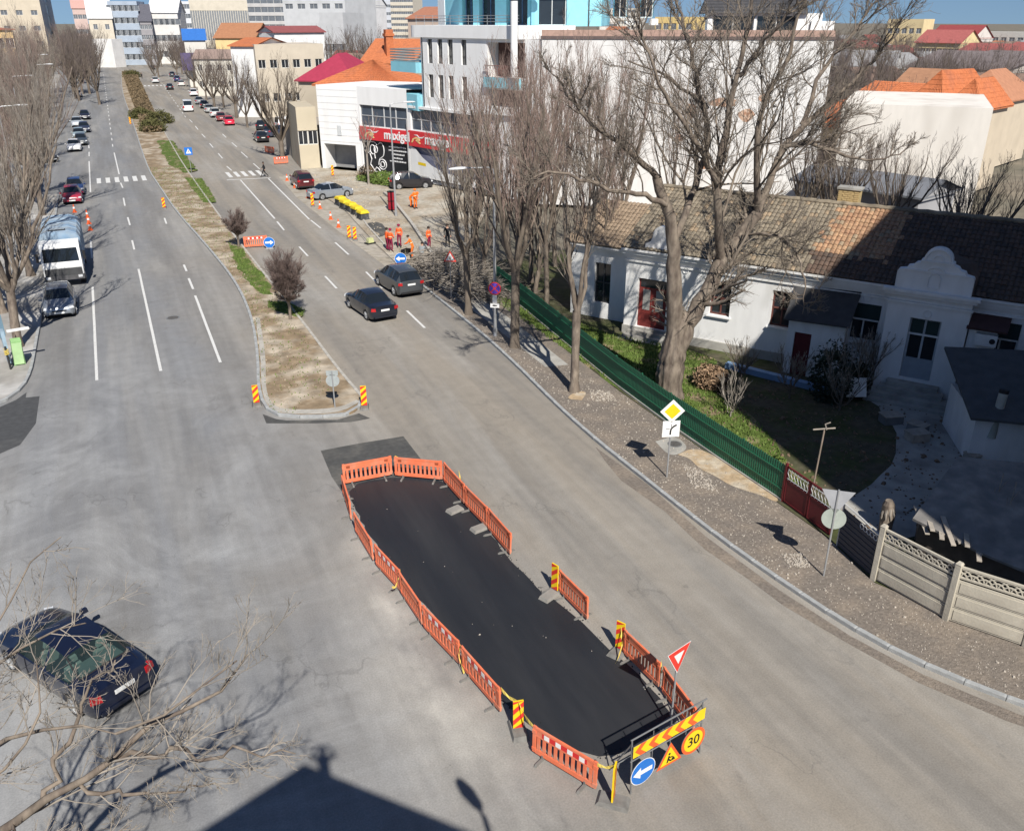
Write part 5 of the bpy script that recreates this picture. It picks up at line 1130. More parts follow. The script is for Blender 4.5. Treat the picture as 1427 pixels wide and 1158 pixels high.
# woodshed roof by the concrete fence: grey sheets, sunlit corner, old planks
t = thing('flat_shed', 'flat grey-roofed shed behind the concrete fence with a splintered sunlit plank corner', 'shed', (0, 0, 0))
RS = [(21.46,16.31,1.5), (21.77,14.01,1.5), (22.35,12.08,1.5), (27.74,15.69,2.3), (24.93,17.76,2.3)]
rs = mat('old_roof_sheet', (.20, .19, .18), .9, .2, 2., .3, 12., col2=(.27, .25, .225), mix=.45, mscale=1.)
q = MB(); q.add(RS + [(x, y, z - .08) for x, y, z in RS], [(0, 1, 2, 3, 4), (9, 8, 7, 6, 5)] + [(i, 5 + i, 5 + (i + 1) % 5, (i + 1) % 5) for i in range(5)]); q.obj('roof_sheet', rs, t)
cx = sum(p[0] for p in RS) / 5; cy = sum(p[1] for p in RS) / 5
q = MB(); q.prism([(cx + (p[0] - cx) * .9, cy + (p[1] - cy) * .9) for p in RS], 0, 1.4); q.obj('wall', mat('shed_boards', (.12, .10, .085), .9, .25, 3.), t)
pm = mat('grey_planks', (.36, .32, .27), .9, .25, 4., .3, 15.)
for i in range(9):
    a_ = Vector((21.45,16.23,1.55)).lerp(Vector((21.7,13.97,1.55)), i / 9 + .05); q = MB(); q.box(a_ + Vector((.25 + rnd.uniform(-.1, .1), .1, rnd.uniform(-.15, .06))), (.14, rnd.uniform(.8, 1.6), .035), R(-35) + rnd.uniform(-.25, .25), 0, rnd.uniform(-.12, .12)); q.obj('plank', pm, t)
for p in ((22.03,17.71,0), (22.67,16.74,0)):
    t = thing('log_post', 'stubby grey log standing behind the gate beside the concrete fence' if p[1] > 17.5 else 'frayed pale log standing behind the arched concrete fence panel', 'log', p); q = MB(); q.tube([(0, 0, 0), (.03, .02, .6), (.0, .05, 1.1), (-.02, .05, 1.25)], [.2, .23, .2, .12], 12); q.obj('trunk', K['bark'], t)
    q = MB()
    for k in range(9): a_ = k * .7; q.tube([(.12 * math.cos(a_), .12 * math.sin(a_), 1.0), (.2 * math.cos(a_), .2 * math.sin(a_), .8), (.24 * math.cos(a_ + .2), .24 * math.sin(a_ + .2), .6)], [.05, .04, .015], 5)
    q.obj('loose_bark', K['twig_pale'], t)
# yard ground: grass in the sun strip, dark earth, concrete path, blue edging
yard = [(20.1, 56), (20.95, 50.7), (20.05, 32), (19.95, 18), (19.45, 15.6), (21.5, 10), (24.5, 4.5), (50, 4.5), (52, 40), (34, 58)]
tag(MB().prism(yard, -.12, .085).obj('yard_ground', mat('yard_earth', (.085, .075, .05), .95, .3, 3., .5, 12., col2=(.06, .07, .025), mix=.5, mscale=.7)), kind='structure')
lawn = [(20.3, 50), (20.2, 32), (20.15, 21.5), (21.6, 21.3), (23.6, 26), (24.2, 31), (26.6, 33.5), (26, 36), (23.8, 39.2), (22, 45)]
blob(lawn, .091, 'yard_turf', K['turf'])
blades([(lawn, 9000)], .091, 'yard_grass', 'patchy green grass between the green fence and the white house', .15)
pth = [hl2w(13.9, -2.6), hl2w(17.2, -2.6), (32.5, 22.5), (29.5, 18.5), (27.2, 16.5), (23.6, 16.8), (21.0, 17.2), (20.6, 19.6), (24.5, 20.2), (28.2, 22.8)]
tag(MB().sheet([(p[0] + rnd.uniform(-.1, .1), p[1] + rnd.uniform(-.1, .1)) for p in smooth_line(pth + [pth[0]], 2)[:-1]], .095).obj('yard_path', K['concrete']), kind='structure')
q = MB(); e0, e1 = Vector((*hl2w(6.8, -2.2), .2)), Vector((*hl2w(12.3, -2.9), .2)); q.beam(e0, e1, .35, .34); tag(q.obj('flowerbed_edge', mat('blue_painted_concrete', (.20, .32, .50), .8, .12, 2.)), 'low blue painted edging in front of the shaded house wall', 'edging')
t = thing('white_mat', 'pale rug hung over a rail in the shaded yard near the portico steps', 'rug', (*hl2w(13.0, -3.2), 0), hang + .5); q = MB(); q.tube([(-.8, 0, 0), (-.8, 0, 1.2), (.8, 0, 1.2), (.8, 0, 0)], .02, 6); q.obj('rail', K['steel_dark'], t); q = MB(); q.add([(-.6, -.02, 1.22), (.6, -.02, 1.22), (.65, -.28, .4), (-.55, -.25, .35), (-.6, .02, 1.22), (.6, .02, 1.22), (.6, .12, .7), (-.6, .12, .7)], [(0, 1, 2, 3), (5, 4, 7, 6), (0, 4, 5, 1)]); q.obj('cloth', K['sign_white'], t)
t = thing('aerial', 'bent television aerial on a rusty pole behind the dark red gate', 'aerial', (*(21.55,20.74), .1)); q = MB(); q.tube([(0, 0, 0), (.1, 0, 2.6)], .03, 8); q.obj('mast', mat('rusty_pole', (.25, .2, .16), .8, .2, 4.), t); q = MB(); q.tube([(-.35, .1, 2.62), (.5, -.1, 2.6)], .03, 6); q.tube([(.1, -.1, 2.62), (.3, .2, 2.66), (.45, .1, 2.75)], .025, 6); q.obj('crossbar', K['twig_pale'], t)

yl = [(21.5, 18), (25, 17.5), (30, 20), (32, 24.5), (28, 30), (24.5, 33), (22, 27)]
stones([(yl, 900)], .09, 'yard_litter', 'leaf litter and small debris over the shaded yard', .03, .10, mat('brown_litter', (.17, .12, .08), .95, .35, 6.))
for i_ in range(7):
    p_ = hl2w(16.5 + rnd.uniform(-1.5, 3.5), -4.5 - rnd.uniform(0, 3.)); w_ = rnd.uniform(.4, .9); tt = thing('yard_box', ['weathered wooden box lying in the shaded yard', 'grey bucket-like crate lying in the shaded yard'][i_ % 2], 'crate', (*p_, .09), rnd.uniform(0, 3), 'boxes lying about the shaded yard'); q = MB(); q.box((0, 0, .18), (w_, w_ * .7, .36)); q.obj('body', pm if i_ % 2 == 0 else K['steel_dark'], tt); q = MB(); q.box((0, 0, .38), (w_ * 1.06, w_ * .76, .04)); q.obj('lid', pm, tt)
# ---------------- green picket-sheet fence
FG = [(21.69, 50.72), (21.24, 44.26), (20.7, 37.81), (20.28, 32.6), (20.12, 28.1), (20.12, 24.5), (20.18, 20.75)]
t = thing('green_fence', 'dark green corrugated sheet fence on low footing along the verge', 'fence', (0, 0, .08))
GRN = mat('dark_green_paint', (.022, .135, .072), .45, .15, 3., spec=.45); pl = resample(FG[::-1], .122)
pk = MB(); pk.add([(-.058, 0, .08), (-.02, -.022, .08), (.02, -.022, .08), (.058, 0, .08), (-.058, 0, 1.40), (-.02, -.022, 1.46), (.02, -.022, 1.46), (.058, 0, 1.40), (-.058, .004, .08), (.058, .004, .08), (-.058, .004, 1.4), (.058, .004, 1.4)], [(0, 1, 5, 4), (1, 2, 6, 5), (2, 3, 7, 6), (9, 8, 10, 11)]); pme = pk.mesh('picket')
rail = MB(); cnt = 0
for i, (a, b) in enumerate(zip(pl, pl[1:])):
    c = (a + b) / 2; ang = math.atan2((a - b).y, (a - b).x)
    if cnt < 290: mobj('picket', pme, GRN, t, (c.x, c.y, rnd.uniform(-.012, .012)), ang); cnt += 1
for z in (.45, 1.12):
    rail = MB()
    for a, b in zip(pl[::8], pl[8::8]): rail.beam((a.x - .035, a.y, z), (b.x - .035, b.y, z), .03, .05)
    rail.obj('rail', GRN, t)
for i, p in enumerate(pl[::20]):
    q = MB(); q.box((p.x + .03, p.y, .72), (.06, .06, 1.44)); q.obj('post', GRN, t)
q = MB()
for a, b in zip(pl[::8], pl[8::8]): q.beam((a.x, a.y, .03), (b.x, b.y, .03), .14, .10)
q.obj('footing', K['concrete'], t)
# dark red gate with white lattice tops
a, b = Vector((20.16, 20.70)), Vector((20.06, 18.2)); ang = math.atan2((b - a).y, (b - a).x); L = (b - a).length
t = thing('red_gate', 'dark red double gate with white scrollwork along its upper half', 'gate', (a.x, a.y, .1), ang)
GR = mat('maroon_gate_paint', (.13, .018, .022), .5, .12, 3.)
for k in range(2):
    x0 = k * L / 2 + .02; x1 = (k + 1) * L / 2 - .02; xm = (x0 + x1) / 2; w = x1 - x0
    q = MB(); q.box((xm, 0, .47), (w, .03, .86)); lf = q.obj('gate_leaf', GR, t)
    q = MB(); 
    for x in (x0 + .03, x1 - .03): q.box((x, 0, .74), (.06, .06, 1.42))
    for z in (.06, .92, 1.42): q.box((xm, 0, z), (w, .06, .06))
    q.obj('gate_frame', GR, lf)
    q = MB()
    n = 7
    for i in range(n):
        x = x0 + .1 + (w - .2) * i / (n - 1); q.tube([(x, -.02, .95), (x + .05, -.02, 1.08), (x - .05, -.02, 1.22), (x, -.02, 1.40)], .014, 5)
    for z in (1.0, 1.34): q.tube([(x0 + .06, -.02, z), (x1 - .06, -.02, z)], .014, 5)
    q.obj('white_scrollwork', FRW, lf)
q = MB(); q.box((-.05, 0, .75), (.09, .09, 1.55)); q.obj('gate_post', GR, t)
# dark grey wide gate
a, b = Vector((19.86, 17.68)), Vector((19.56, 15.81)); ang = math.atan2((b - a).y, (b - a).x); L = (b - a).length
t = thing('grey_gate', 'dark blue-grey sheet gate with a pale frame and lattice corner', 'gate', (a.x, a.y, .1), ang)
GG = mat('slate_gate_paint', (.045, .052, .07), .5, .12, 3.); q = MB(); q.box((L / 2, 0, .74), (L - .1, .04, 1.4)); lf = q.obj('gate_leaf', GG, t)
for i in range(7): q = MB(); q.box((L / 2, -.03, .2 + i * .18), (L - .12, .02, .02)); q.obj('rib', GG, lf)
q = MB(); q.tube([(.02, 0, 0), (.02, 0, 1.62), (L * .5, 0, 1.58), (L - .02, 0, 1.5)], .035, 8); q.obj('gate_frame', mat('pale_steel', (.48, .48, .46), .5, .1, 3.), t)
q = MB()
for i in range(5): q.tube([(L * .55 + i * .17 + .09 * math.cos(R(k * 45)), -.03, 1.36 + .09 * math.sin(R(k * 45))) for k in range(9)], .014, 5)
q.obj('white_scrollwork', FRW, t)
# concrete panel fence: posts, planks, arched top panels
FP_ = [Vector((19.52, 15.72)), Vector((19.93, 13.35)), Vector((20.95, 11.55)), Vector((22.2, 9.6)), Vector((23.6, 7.7))]
t = thing('concrete_fence', 'cream precast concrete fence with arched openwork along its top', 'fence', (0, 0, .08)); CF = mat('cream_concrete', (.47, .435, .36), .9, .15, 2., .25, 15., col2=(.33, .30, .25), mix=.45, mscale=.9)
for i, p in enumerate(FP_):
    q = MB(); q.box((p.x, p.y, .95), (.16, .16, 2.0), .2); q.box((p.x, p.y, 1.98), (.18, .18, .06), .2, 0, 0, 0, .6); q.obj('post', CF, t)
for a, b in zip(FP_, FP_[1:]):
    L = (b - a).length; ang = math.atan2((b - a).y, (b - a).x); m_ = (a + b) / 2
    for k in range(3): q = MB(); q.box((0, 0, .0), (L - .12, .05, .44)); q.box((0, -.02, .0), (L - .3, .05, .32)); q.obj('plank', CF, t, False, (m_.x, m_.y, .28 + k * .47), ang)
    q = MB(); n = max(3, int(L / .32)); w = (L - .16) / n
    for i in range(n + 1):
        x = -L / 2 + .08 + w * i
        for rr in (w * .95, w * .55):
            pts = [(x + rr * math.cos(R(j * 18)), 0, .0 + rr * .92 * math.sin(R(j * 18))) for j in range(11)]
            pts = [p for p in pts if abs(p[0]) < L / 2 - .06]
            if len(pts) > 2: q.tube(pts, .024, 4)
    q.box((0, 0, .0), (L - .12, .06, .06)); q.box((0, 0, .33), (L - .12, .07, .06)); q.obj('arched_panel', CF, t, False, (m_.x, m_.y, 1.54), ang)


# ---------------- the corner shop building with the red fascia
MB0 = (26.34, 100.37)
S = thing('shop_building', 'white corner building with a red fascia over dark shopfronts and pale blue balconies', 'building', MB0)
def lo(p): return (p[0] - MB0[0], p[1] - MB0[1])
sa, sb_, sc_, sd_ = lo((26.34, 100.37)), lo((29.86, 93.36)), lo((34.2, 79.77)), lo((36.6, 74.9))
s0 = lo((22.8, 104.9)); bk1, bk2 = lo((50, 88)), lo((30.5, 109))
SW = mat('white_render', (.80, .80, .79), .8, .05, 1., .08, 10., col2=(.72, .715, .70), mix=.36, mscale=.7, sharp=.12, stretch=(1, 1, .22)); CY = mat('pale_blue_render', (.26, .58, .68), .7, .06, 1.5); GB = mat('grey_blue_wall', (.20, .26, .34), .8, .08, 1.5); DKW = mat('shop_dark', (.02, .022, .026), .4, .2, 2.)
def uv(p0, p1): p0 = Vector((*p0, 0)); p1 = Vector((*p1, 0)); d = (p1 - p0).normalized(); n = Vector((d.y, -d.x, 0)); return p0, d, n
def on(pl, u, z, k=0.): return pl[0] + pl[1] * u + pl[2] * k + Vector((0, 0, z))
def slab(pl, u0, u1, z0, z1, k0, k1, name, m, parent=S):
    q = MB(); vs = [on(pl, u, z, k) for z in (z0, z1) for u, k in ((u0, k1), (u1, k1), (u1, k0), (u0, k0))]
    q.add(vs, [(3, 2, 1, 0), (4, 5, 6, 7), (0, 1, 5, 4), (1, 2, 6, 5), (2, 3, 7, 6), (3, 0, 4, 7)]); return q.obj(name, m, parent)
p0_, p1_, p2_ = uv(s0, sa), uv(sa, sb_), uv(sb_, sc_)
L0 = (Vector(sa) - Vector(s0)).length; L1 = (Vector(sb_) - Vector(sa)).length; L2 = (Vector(sd_) - Vector(sb_)).length
q = MB(); wall(q, s0, sa, 0, 9.3, [(.5, L0 - .7, 0, 2.9)], 2.2); 
wall(q, sa, sb_, 0, 9.3, [(.25, L1 - .1, .3, 3.7), (.25, L1 - .1, 5.15, 7.4)], .25)
wall(q, sb_, sd_, 0, 7.75, [(.3, 13.6, .3, 3.6), (.5, 11.6, 5.25, 7.5)], .25)
wall(q, sd_, bk1, 0, 9.0); wall(q, bk1, bk2, 0, 9.0); wall(q, bk2, s0, 0, 9.0)
q.poly([(p[0], p[1], 9.28) for p in (s0, sa, sb_, bk1, bk2)]); q.obj('wall', SW, S)
q = MB()
for i in range(9): z = 3.2 + i * .7; q.beam(on(p0_, .05, z, .012), on(p0_, L0 - .05, z, .012), .012, .02)
q.obj('cladding_joint', mat('joint_grey', (.5, .5, .5), .8, .05, 2.), S)
q = MB(); q.add([on(p0_, .5, .01, -1.9), on(p0_, L0 - .7, .01, -1.9), on(p0_, L0 - .7, 2.9, -1.9), on(p0_, .5, 2.9, -1.9)], [(0, 1, 2, 3)]); q.obj('porch_wall', mat('porch_grey', (.28, .28, .28), .8, .1, 2.), S)
slab(p0_, 2.6, 3.2, 3.9, 5.0, .0, .06, 'wall_plate', mat('plate_grey', (.55, .57, .58), .5, .1, 4.))
# glazing
for u0, u1, z0, z1, pl_, nm, g in [(.25, L1 - .1, .3, 3.7, p1_, 'shopfront', DKW), (.3, 13.6, .3, 3.6, p2_, 'shopfront', mat('poster_glass', (.16, .17, .24), .4, .15, 1.))]:
    q = MB(); q.add([on(pl_, u0, z0, -.2), on(pl_, u1, z0, -.2), on(pl_, u1, z1, -.2), on(pl_, u0, z1, -.2)], [(0, 1, 2, 3)]); q.obj(nm, g, S)
for i in range(4):
    u = .25 + (L1 - .35) * i / 4; window(S, sa, sb_, (u, u + (L1 - .35) / 4, 5.15, 7.4), .25, K['skyglass'], mat('alu_frame', (.45, .46, .47), .4, .08, 3.) if i == 0 else bpy.data.materials['alu_frame'], 1, 2)
for i in range(7):
    u = .5 + 11.1 * i / 7; window(S, sb_, sd_, (u, u + 11.1 / 7, 5.25, 7.5), .25, K['skyglass'], bpy.data.materials['alu_frame'], 1, 2)
slab(p2_, .5, 11.6, 7.5, 7.75, 0, .2, 'window_head', SW)
# white poster with sweeping edge, blue-grey lower part, yellow notice
q = MB(); q.poly([on(p2_, u, z, .02) for u, z in [(.4, .5), (13.2, .5), (13.2, 1.35), (9, 1.25), (6, 1.45), (4, 1.9), (2.4, 2.6), (1.2, 3.4), (.4, 3.55)]]); q.obj('poster', SW, S)
q = MB(); q.poly([on(p2_, u, z, .03) for u, z in [(1.6, 1.75), (3.0, 1.7), (3.0, 2.0), (1.6, 2.05)]]); q.obj('yellow_notice', K['sign_yellow'], S)
# fascia boards with lettering and swirls
RED = mat('fascia_red', (.62, .035, .045), .45, .06, 2.); SWG = mat('swirl_gold', (.80, .55, .25), .5, .1, 3.); LW_ = mat('letter_white', (.78, .78, .78), .45, .05, 3.)
def swirl(pl_, u, z, s, par):
    for m, pts in ((SWG, [(-1.5, -.5), (-1.2, .0), (-.5, .25), (.2, .2), (.4, -.1), (-.1, -.35), (-.2, .05), (-.8, .0), (-1.2, -.45)]), (LW_, [(-.9, .5), (-.2, .55), (.2, .3), (.9, .35), (1.6, .6), (1.4, .52), (.9, .2), (.2, .15), (-.2, .4)]), (SWG, [(-.6, -.15), (.3, -.55), (.5, -.45), (-.3, -.02)])):
        q = MB(); q.plate([on(pl_, u + a * s, z + b * s, .19) for a, b in pts], pl_[2], .03); q.obj('swirl_emblem', m, par)
def letters(pl_, body, u, z, size, par, off=.012):
    me = text_mesh(body, size, .02, off); o = mobj('lettering', me, LW_, par, on(pl_, u, z, .20)); o.rotation_euler = (R(90), 0, math.atan2(pl_[1].y, pl_[1].x)); return o
f1 = slab(p1_, .1, L1 + .05, 3.72, 5.1, .02, .16, 'fascia', RED); swirl(p1_, 2.2, 4.4, .85, f1); letters(p1_, 'maxigel', 6.25, 4.45, 1.35, f1, .03)
f2 = slab(p2_, .25, 14.2, 3.62, 5.2, .02, .16, 'fascia', RED); swirl(p2_, 2.0, 4.4, .85, f2); letters(p2_, 'maxigel', 5.4, 4.5, 1.45, f2, .03); swirl(p2_, 11.0, 4.35, .9, f2)
q = MB(); q.beam(on(p2_, .1, .0, .2), on(p2_, .1, 6.4, .2), .12, .12); q.obj('corner_mullion', K['steel'], S)
# curly white line drawing and lines of small print on the dark glass
def stroke(pl_, pts, r, nm, m, k=-.15): q = MB(); q.tube([on(pl_, a, b, k) for a, b in pts], r, 6); q.obj(nm, m, S)
arc = lambda cx, cz, rx, rz, a0, a1, n=14: [(cx + rx * math.cos(R(a0 + (a1 - a0) * i / n)), cz + rz * math.sin(R(a0 + (a1 - a0) * i / n))) for i in range(n + 1)]
for pts in (arc(.95, 2.85, .55, .65, 60, 330), arc(1.9, 3.1, .7, .42, 10, 190), arc(1.85, 2.65, .42, .5, 0, 360), arc(2.35, 2.7, .28, .36, 0, 360), arc(3.2, 2.7, .5, .8, 130, -60) + [(2.9, 1.7), (2.75, 1.3)], arc(3.35, 1.15, .62, .55, 190, -150) + arc(3.35, 1.15, .32, .3, 210, -130), [(1.35, 2.2), (1.6, 1.6), (1.35, 1.0), (1.75, .6), (2.0, .35), (2.3, .75), (2.6, .65), (3.0, .3), (3.3, .35)], [(2.1, 2.3), (2.2, 1.7)]):
    stroke(p1_, pts, .055, 'line_drawing', LW_)
for r_, (w, z) in enumerate(((2.7, 3.15), (2.8, 2.75), (1.9, 2.35), (1.3, 1.95), (2.6, 1.6))):
    u = 5.85 - w / 2; k = 0
    while u < 5.85 + w / 2:
        l_ = rnd.uniform(.12, .3); q = MB(); h_ = rnd.uniform(.10, .17); q.plate([on(p1_, a, b, -.16) for a, b in ((u, z), (u + l_, z), (u + l_, z + h_), (u, z + h_))], p1_[2], .01); q.obj('small_print', LW_, S); u += l_ + .05
# upper white block with curved corner
UB = on(p2_, 2.1, 0); c_up = [on(p2_, 13.0, 0)]
arcp = [on(p2_, 2.1 + 1.1 - 1.1 * math.cos(R(a_)), 0, -1.1 + 1.1 * math.sin(R(a_))) for a_ in (0, 20, 40, 60, 80)]
cw = [on(p2_, 2.1, 0, -9.)] + arcp
q = MB()
for a_, b_ in zip(cw, cw[1:]): wall(q, (a_.x, a_.y), (b_.x, b_.y), 7.75, 15.4)
A_, B_ = on(p2_, 3.2, 0), on(p2_, 13.0, 0)
wins = [(c - .40, c + .40, z0, z1) for z0, z1 in ((8.75, 10.95), (12.0, 14.25)) for c in (1.2, 2.85, 4.5, 6.6)]
wall(q, (A_.x, A_.y), (B_.x, B_.y), 7.75, 15.4, wins, .25)
D_ = on(p2_, 13.0, 0, -9.); wall(q, (B_.x, B_.y), (D_.x, D_.y), 7.75, 15.4)
q.poly([Vector((p.x, p.y, 15.38)) for p in cw + [A_, B_, D_]]); q.obj('upper_block', SW, S)
for w in wins: window(S, (A_.x, A_.y), (B_.x, B_.y), w, .25, mat('curtained_pane', (.12, .12, .115), .2, .25, 3., spec=.6) if w is wins[0] else bpy.data.materials['curtained_pane'], FRD, 1, 3)
q = MB(); ring = [on(p2_, .6, 0, -7)] + [on(p2_, .6 + 1.5 - 1.5 * math.cos(R(a_)), 0, -1.3 + 1.5 * math.sin(R(a_))) for a_ in range(0, 91, 15)] + [on(p2_, 17.9, 0, .2), on(p2_, 17.9, 0, -7)]
q.prism([(p.x, p.y) for p in ring], 14.4, 15.5); q.obj('parapet_band', SW, S)
# recessed grey-blue wall and balconies on the flank
slab(p2_, .9, 2.1, 7.75, 14.4, -7, -2.2, 'recess_wall', GB)
for z, k, u0 in ((11.0, 1., -3.4), (7.3, 1.6, -2.0)):
    q = MB(); ring = [on(p2_, u0, 0, -5), on(p2_, u0, 0, -1.2), on(p2_, u0 + .5, 0, -.2), on(p2_, 2.2, 0, .25), on(p2_, 2.6, 0, .05), on(p2_, 2.2, 0, -5)]
    q.prism([(p.x, p.y) for p in ring], z, z + k); bl = q.obj('balcony', CY, S)
    if z > 9:
        for i in range(5):
            q = MB(); zz = z + k + .12 + i * .26
            for a_, b_ in zip(ring[:5], ring[1:5]): q.beam(Vector((a_.x, a_.y, zz)), Vector((b_.x, b_.y, zz)), .04, .12)
            q.obj('railing_slat', mat('railing_grey', (.22, .23, .23), .5, .1, 3.) if i == 0 else bpy.data.materials['railing_grey'], bl)
# loggias on the right with dark red rails, round column
q = MB(); wall(q, (B_.x, B_.y), sd_, 7.75, 14.4, [(.3, 4.9, 8.5, 10.0), (.3, 4.9, 11.1, 14.1)], 1.6); q.obj('loggia_wall', SW, S)
q = MB(); wall(q, tuple((on(p2_, 13.0, 0, -1.55)).xy), tuple((on(p2_, 18.2, 0, -1.55)).xy), 7.75, 14.4); q.obj('loggia_back', mat('loggia_brown', (.10, .055, .045), .8, .2, 2.), S)
slab(p2_, 13.1, 18.0, 10.2, 11.1, 0, .35, 'loggia_slab', CY)
for i in range(22): slab(p2_, 13.3 + i * .21, 13.33 + i * .21, 11.1, 12.1, .28, .32, 'baluster', mat('maroon_rail', (.22, .09, .08), .6, .1, 3.) if i == 0 else bpy.data.materials['maroon_rail'])
slab(p2_, 13.2, 18.0, 12.1, 12.16, .26, .34, 'handrail', bpy.data.materials['maroon_rail'])
q = MB(); cc = on(p2_, 17.6, 0, .5); q.tube([cc + Vector((0, 0, 11.2)), cc + Vector((0, 0, 17.5))], .32, 16); q.obj('column', SW, S)
# blue penthouse set back
ph = [lo((35.16,96.81)), lo((35.68,92.35)), lo((40.09,85.02)), lo((48.05,84.26)), lo((57.87,99.38)), lo((41.82,114.61))]
q = MB(); wall(q, ph[0], ph[1], 15.4, 20.2); wall(q, ph[1], ph[2], 15.4, 20.2, [(.4, 1.8, 15.5, 18.2), (2.6, 4.6, 15.5, 18.2), (6.0, 9.0, 15.5, 18.1)], .7)
wall(q, ph[2], ph[3], 15.4, 20.2, [(1.2, 4.2, 15.5, 18.0), (9.4, 10.9, 16.2, 18.2), (12.4, 13.9, 16.2, 18.2)], .35); wall(q, ph[3], ph[4], 15.4, 20.2); wall(q, ph[4], ph[5], 15.4, 20.2); wall(q, ph[5], ph[0], 15.4, 20.2); q.obj('penthouse', CY, S)
slab(uv(ph[0], ph[1]), -.3, 1.3, 15.4, 20, 0, .06, 'penthouse_pier', SW)
for o in ((.4, 1.8, 15.5, 18.2), (2.6, 4.6, 15.5, 18.2), (6.0, 9.0, 15.5, 18.1)): window(S, ph[1], ph[2], o, .7, None, mat('blue_frame', (.10, .18, .33), .5, .1, 3.) if o[0] < 1 else bpy.data.materials['blue_frame'], 2, 1)
for o in ((1.2, 4.2, 15.5, 18.0), (9.4, 10.9, 16.2, 18.2), (12.4, 13.9, 16.2, 18.2)): window(S, ph[2], ph[3], o, .35, None, FRW, 2, 1)
q = MB(); q.prism([(p[0], p[1]) for p in ph[:4]] + [ph[4], ph[5]], 20.2, 20.6); rp_ = q.obj('penthouse_roof', CY, S)
pc = uv(ph[1], ph[2]); slab(pc, -.3, 10.2, 18.15, 18.75, 0, 1.6, 'canopy', CY)
pr = uv(ph[2], ph[3])
for u in (10.6, 13.4): slab(pr, u, u + .9, 15.5, 16.1, 0, .35, 'air_conditioner', FRW)
for u in (6.5, 15.8): slab(pr, u, u + .1, 15.4, 19.9, 0, .12, 'downpipe', FRD)
rl = [on(p2_, .7, 0, -5), on(p2_, .9, 0, -1.2), on(p2_, 2.2, 0, .05), on(p2_, 17.8, 0, .1)]
for z in (15.85, 16.1, 16.35):
    q = MB(); q.tube([p + Vector((0, 0, z)) for p in rl], .025, 6); q.obj('roof_railing', K['steel'], S)
for i in range(12): u = 2.4 + i * 1.38; q = MB(); q.tube([on(p2_, u, 15.4, .08), on(p2_, u, 16.4, .08)], .022, 6); q.obj('railing_post', K['steel'], S)

# ---------------- tall blank-walled building behind the white house
fw0 = (36.7, 74.8)
F = thing('blank_wall_building', 'tall building with a huge blank white side wall and patches of bare brick', 'building', fw0)
lf_ = lambda p: (p[0] - fw0[0], p[1] - fw0[1])
fp = [lf_(p) for p in (fw0, (57.2, 60.8), (72, 82), (51, 96))]
FWm = mat('blotched_render', (.68, .67, .655), .9, .08, 2.2, .15, 6., col2=(.58, .565, .545), mix=.42, mscale=.5, sharp=.1, stretch=(1, 1, .3))
q = MB(); wall(q, fp[0], fp[1], 0, 14.45); wall(q, fp[1], fp[2], 0, 14.45); wall(q, fp[2], fp[3], 0, 14.45); wall(q, fp[3], fp[0], 0, 14.45); q.poly([(p[0], p[1], 14.44) for p in fp]); q.obj('wall', FWm, F)
pf = uv(fp[0], fp[1]); L_ = (Vector(fp[1]) - Vector(fp[0])).length
slab(pf, -.1, L_ + .1, 14.45, 14.7, -.5, .08, 'coping', mat('coping_dark', (.12, .09, .085), .8, .15, 3.), F); slab(pf, -.05, L_ + .05, 14.7, 15.2, -.6, -.1, 'parapet_brick', mat('pinkish_brick', (.40, .27, .22), .9, .2, 4.), F)
BRK = mat('bare_brick', (.40, .22, .14), .95, .3, 6., .4, 20., col2=(.50, .36, .27), mix=.5, mscale=3.)
for u, z, w, h in ((13.5, 8.6, 1.0, 1.6), (16.2, 9.4, 2.6, .9), (18.3, 8.4, 1.5, 1.2), (19.6, 9.8, .8, .8), (15.0, 4.0, 1.2, .9), (12.6, 6.3, .9, .8)):
    q = MB(); n = 11; q.plate([on(pf, u + w / 2 * math.cos(6.283 * i / n) * rnd.uniform(.75, 1.1), z + h / 2 * math.sin(6.283 * i / n) * rnd.uniform(.75, 1.1), .012) for i in range(n)], pf[2], .012); q.obj('bare_brick', BRK, F)
for u, z in ((21.5, 11.2), (22.4, 9.2), (20.4, 9.0)): q = MB(); q.poly([on(pf, u, z, .02), on(pf, u + .4, z + .1, .02), on(pf, u + .1, z + .3, .02)]); q.obj('dark_hole', TRIM, F)
# roof-top flat with dark mansard
pz = [on(pf, 14.3, 0, -1.2), on(pf, 23.8, 0, -1.2), on(pf, 23.8, 0, -9), on(pf, 14.3, 0, -9)]
q = MB(); wall(q, tuple(pz[0].xy), tuple(pz[1].xy), 14.5, 16.5, [(.4, 3.9, 14.9, 16.35), (4.1, 7.4, 14.9, 16.35)], .2); wall(q, tuple(pz[1].xy), tuple(pz[2].xy), 14.5, 16.5); wall(q, tuple(pz[3].xy), tuple(pz[0].xy), 14.5, 16.5); q.obj('rooftop_flat', SW, F)
for o in ((.4, 3.9, 14.9, 16.35), (4.1, 7.4, 14.9, 16.35)): window(F, tuple(pz[0].xy), tuple(pz[1].xy), o, .2, None, FRW, 2, 1)
q = MB(); e = [on(pf, 13.6, 16.5, -.8), on(pf, 22.6, 16.5, -.8), on(pf, 22.6, 16.5, -9.4), on(pf, 13.6, 16.5, -9.4)]; r_ = [on(pf, 14.6, 19.2, -3.4), on(pf, 21.8, 19.2, -3.4), on(pf, 21.8, 19.2, -7), on(pf, 14.6, 19.2, -7)]
q.add(e + r_, [(0, 1, 5, 4), (1, 2, 6, 5), (2, 3, 7, 6), (3, 0, 4, 7), (4, 5, 6, 7)]); q.obj('mansard_roof', mat('dark_slate', (.055, .055, .06), .8, .2, 3.), F)
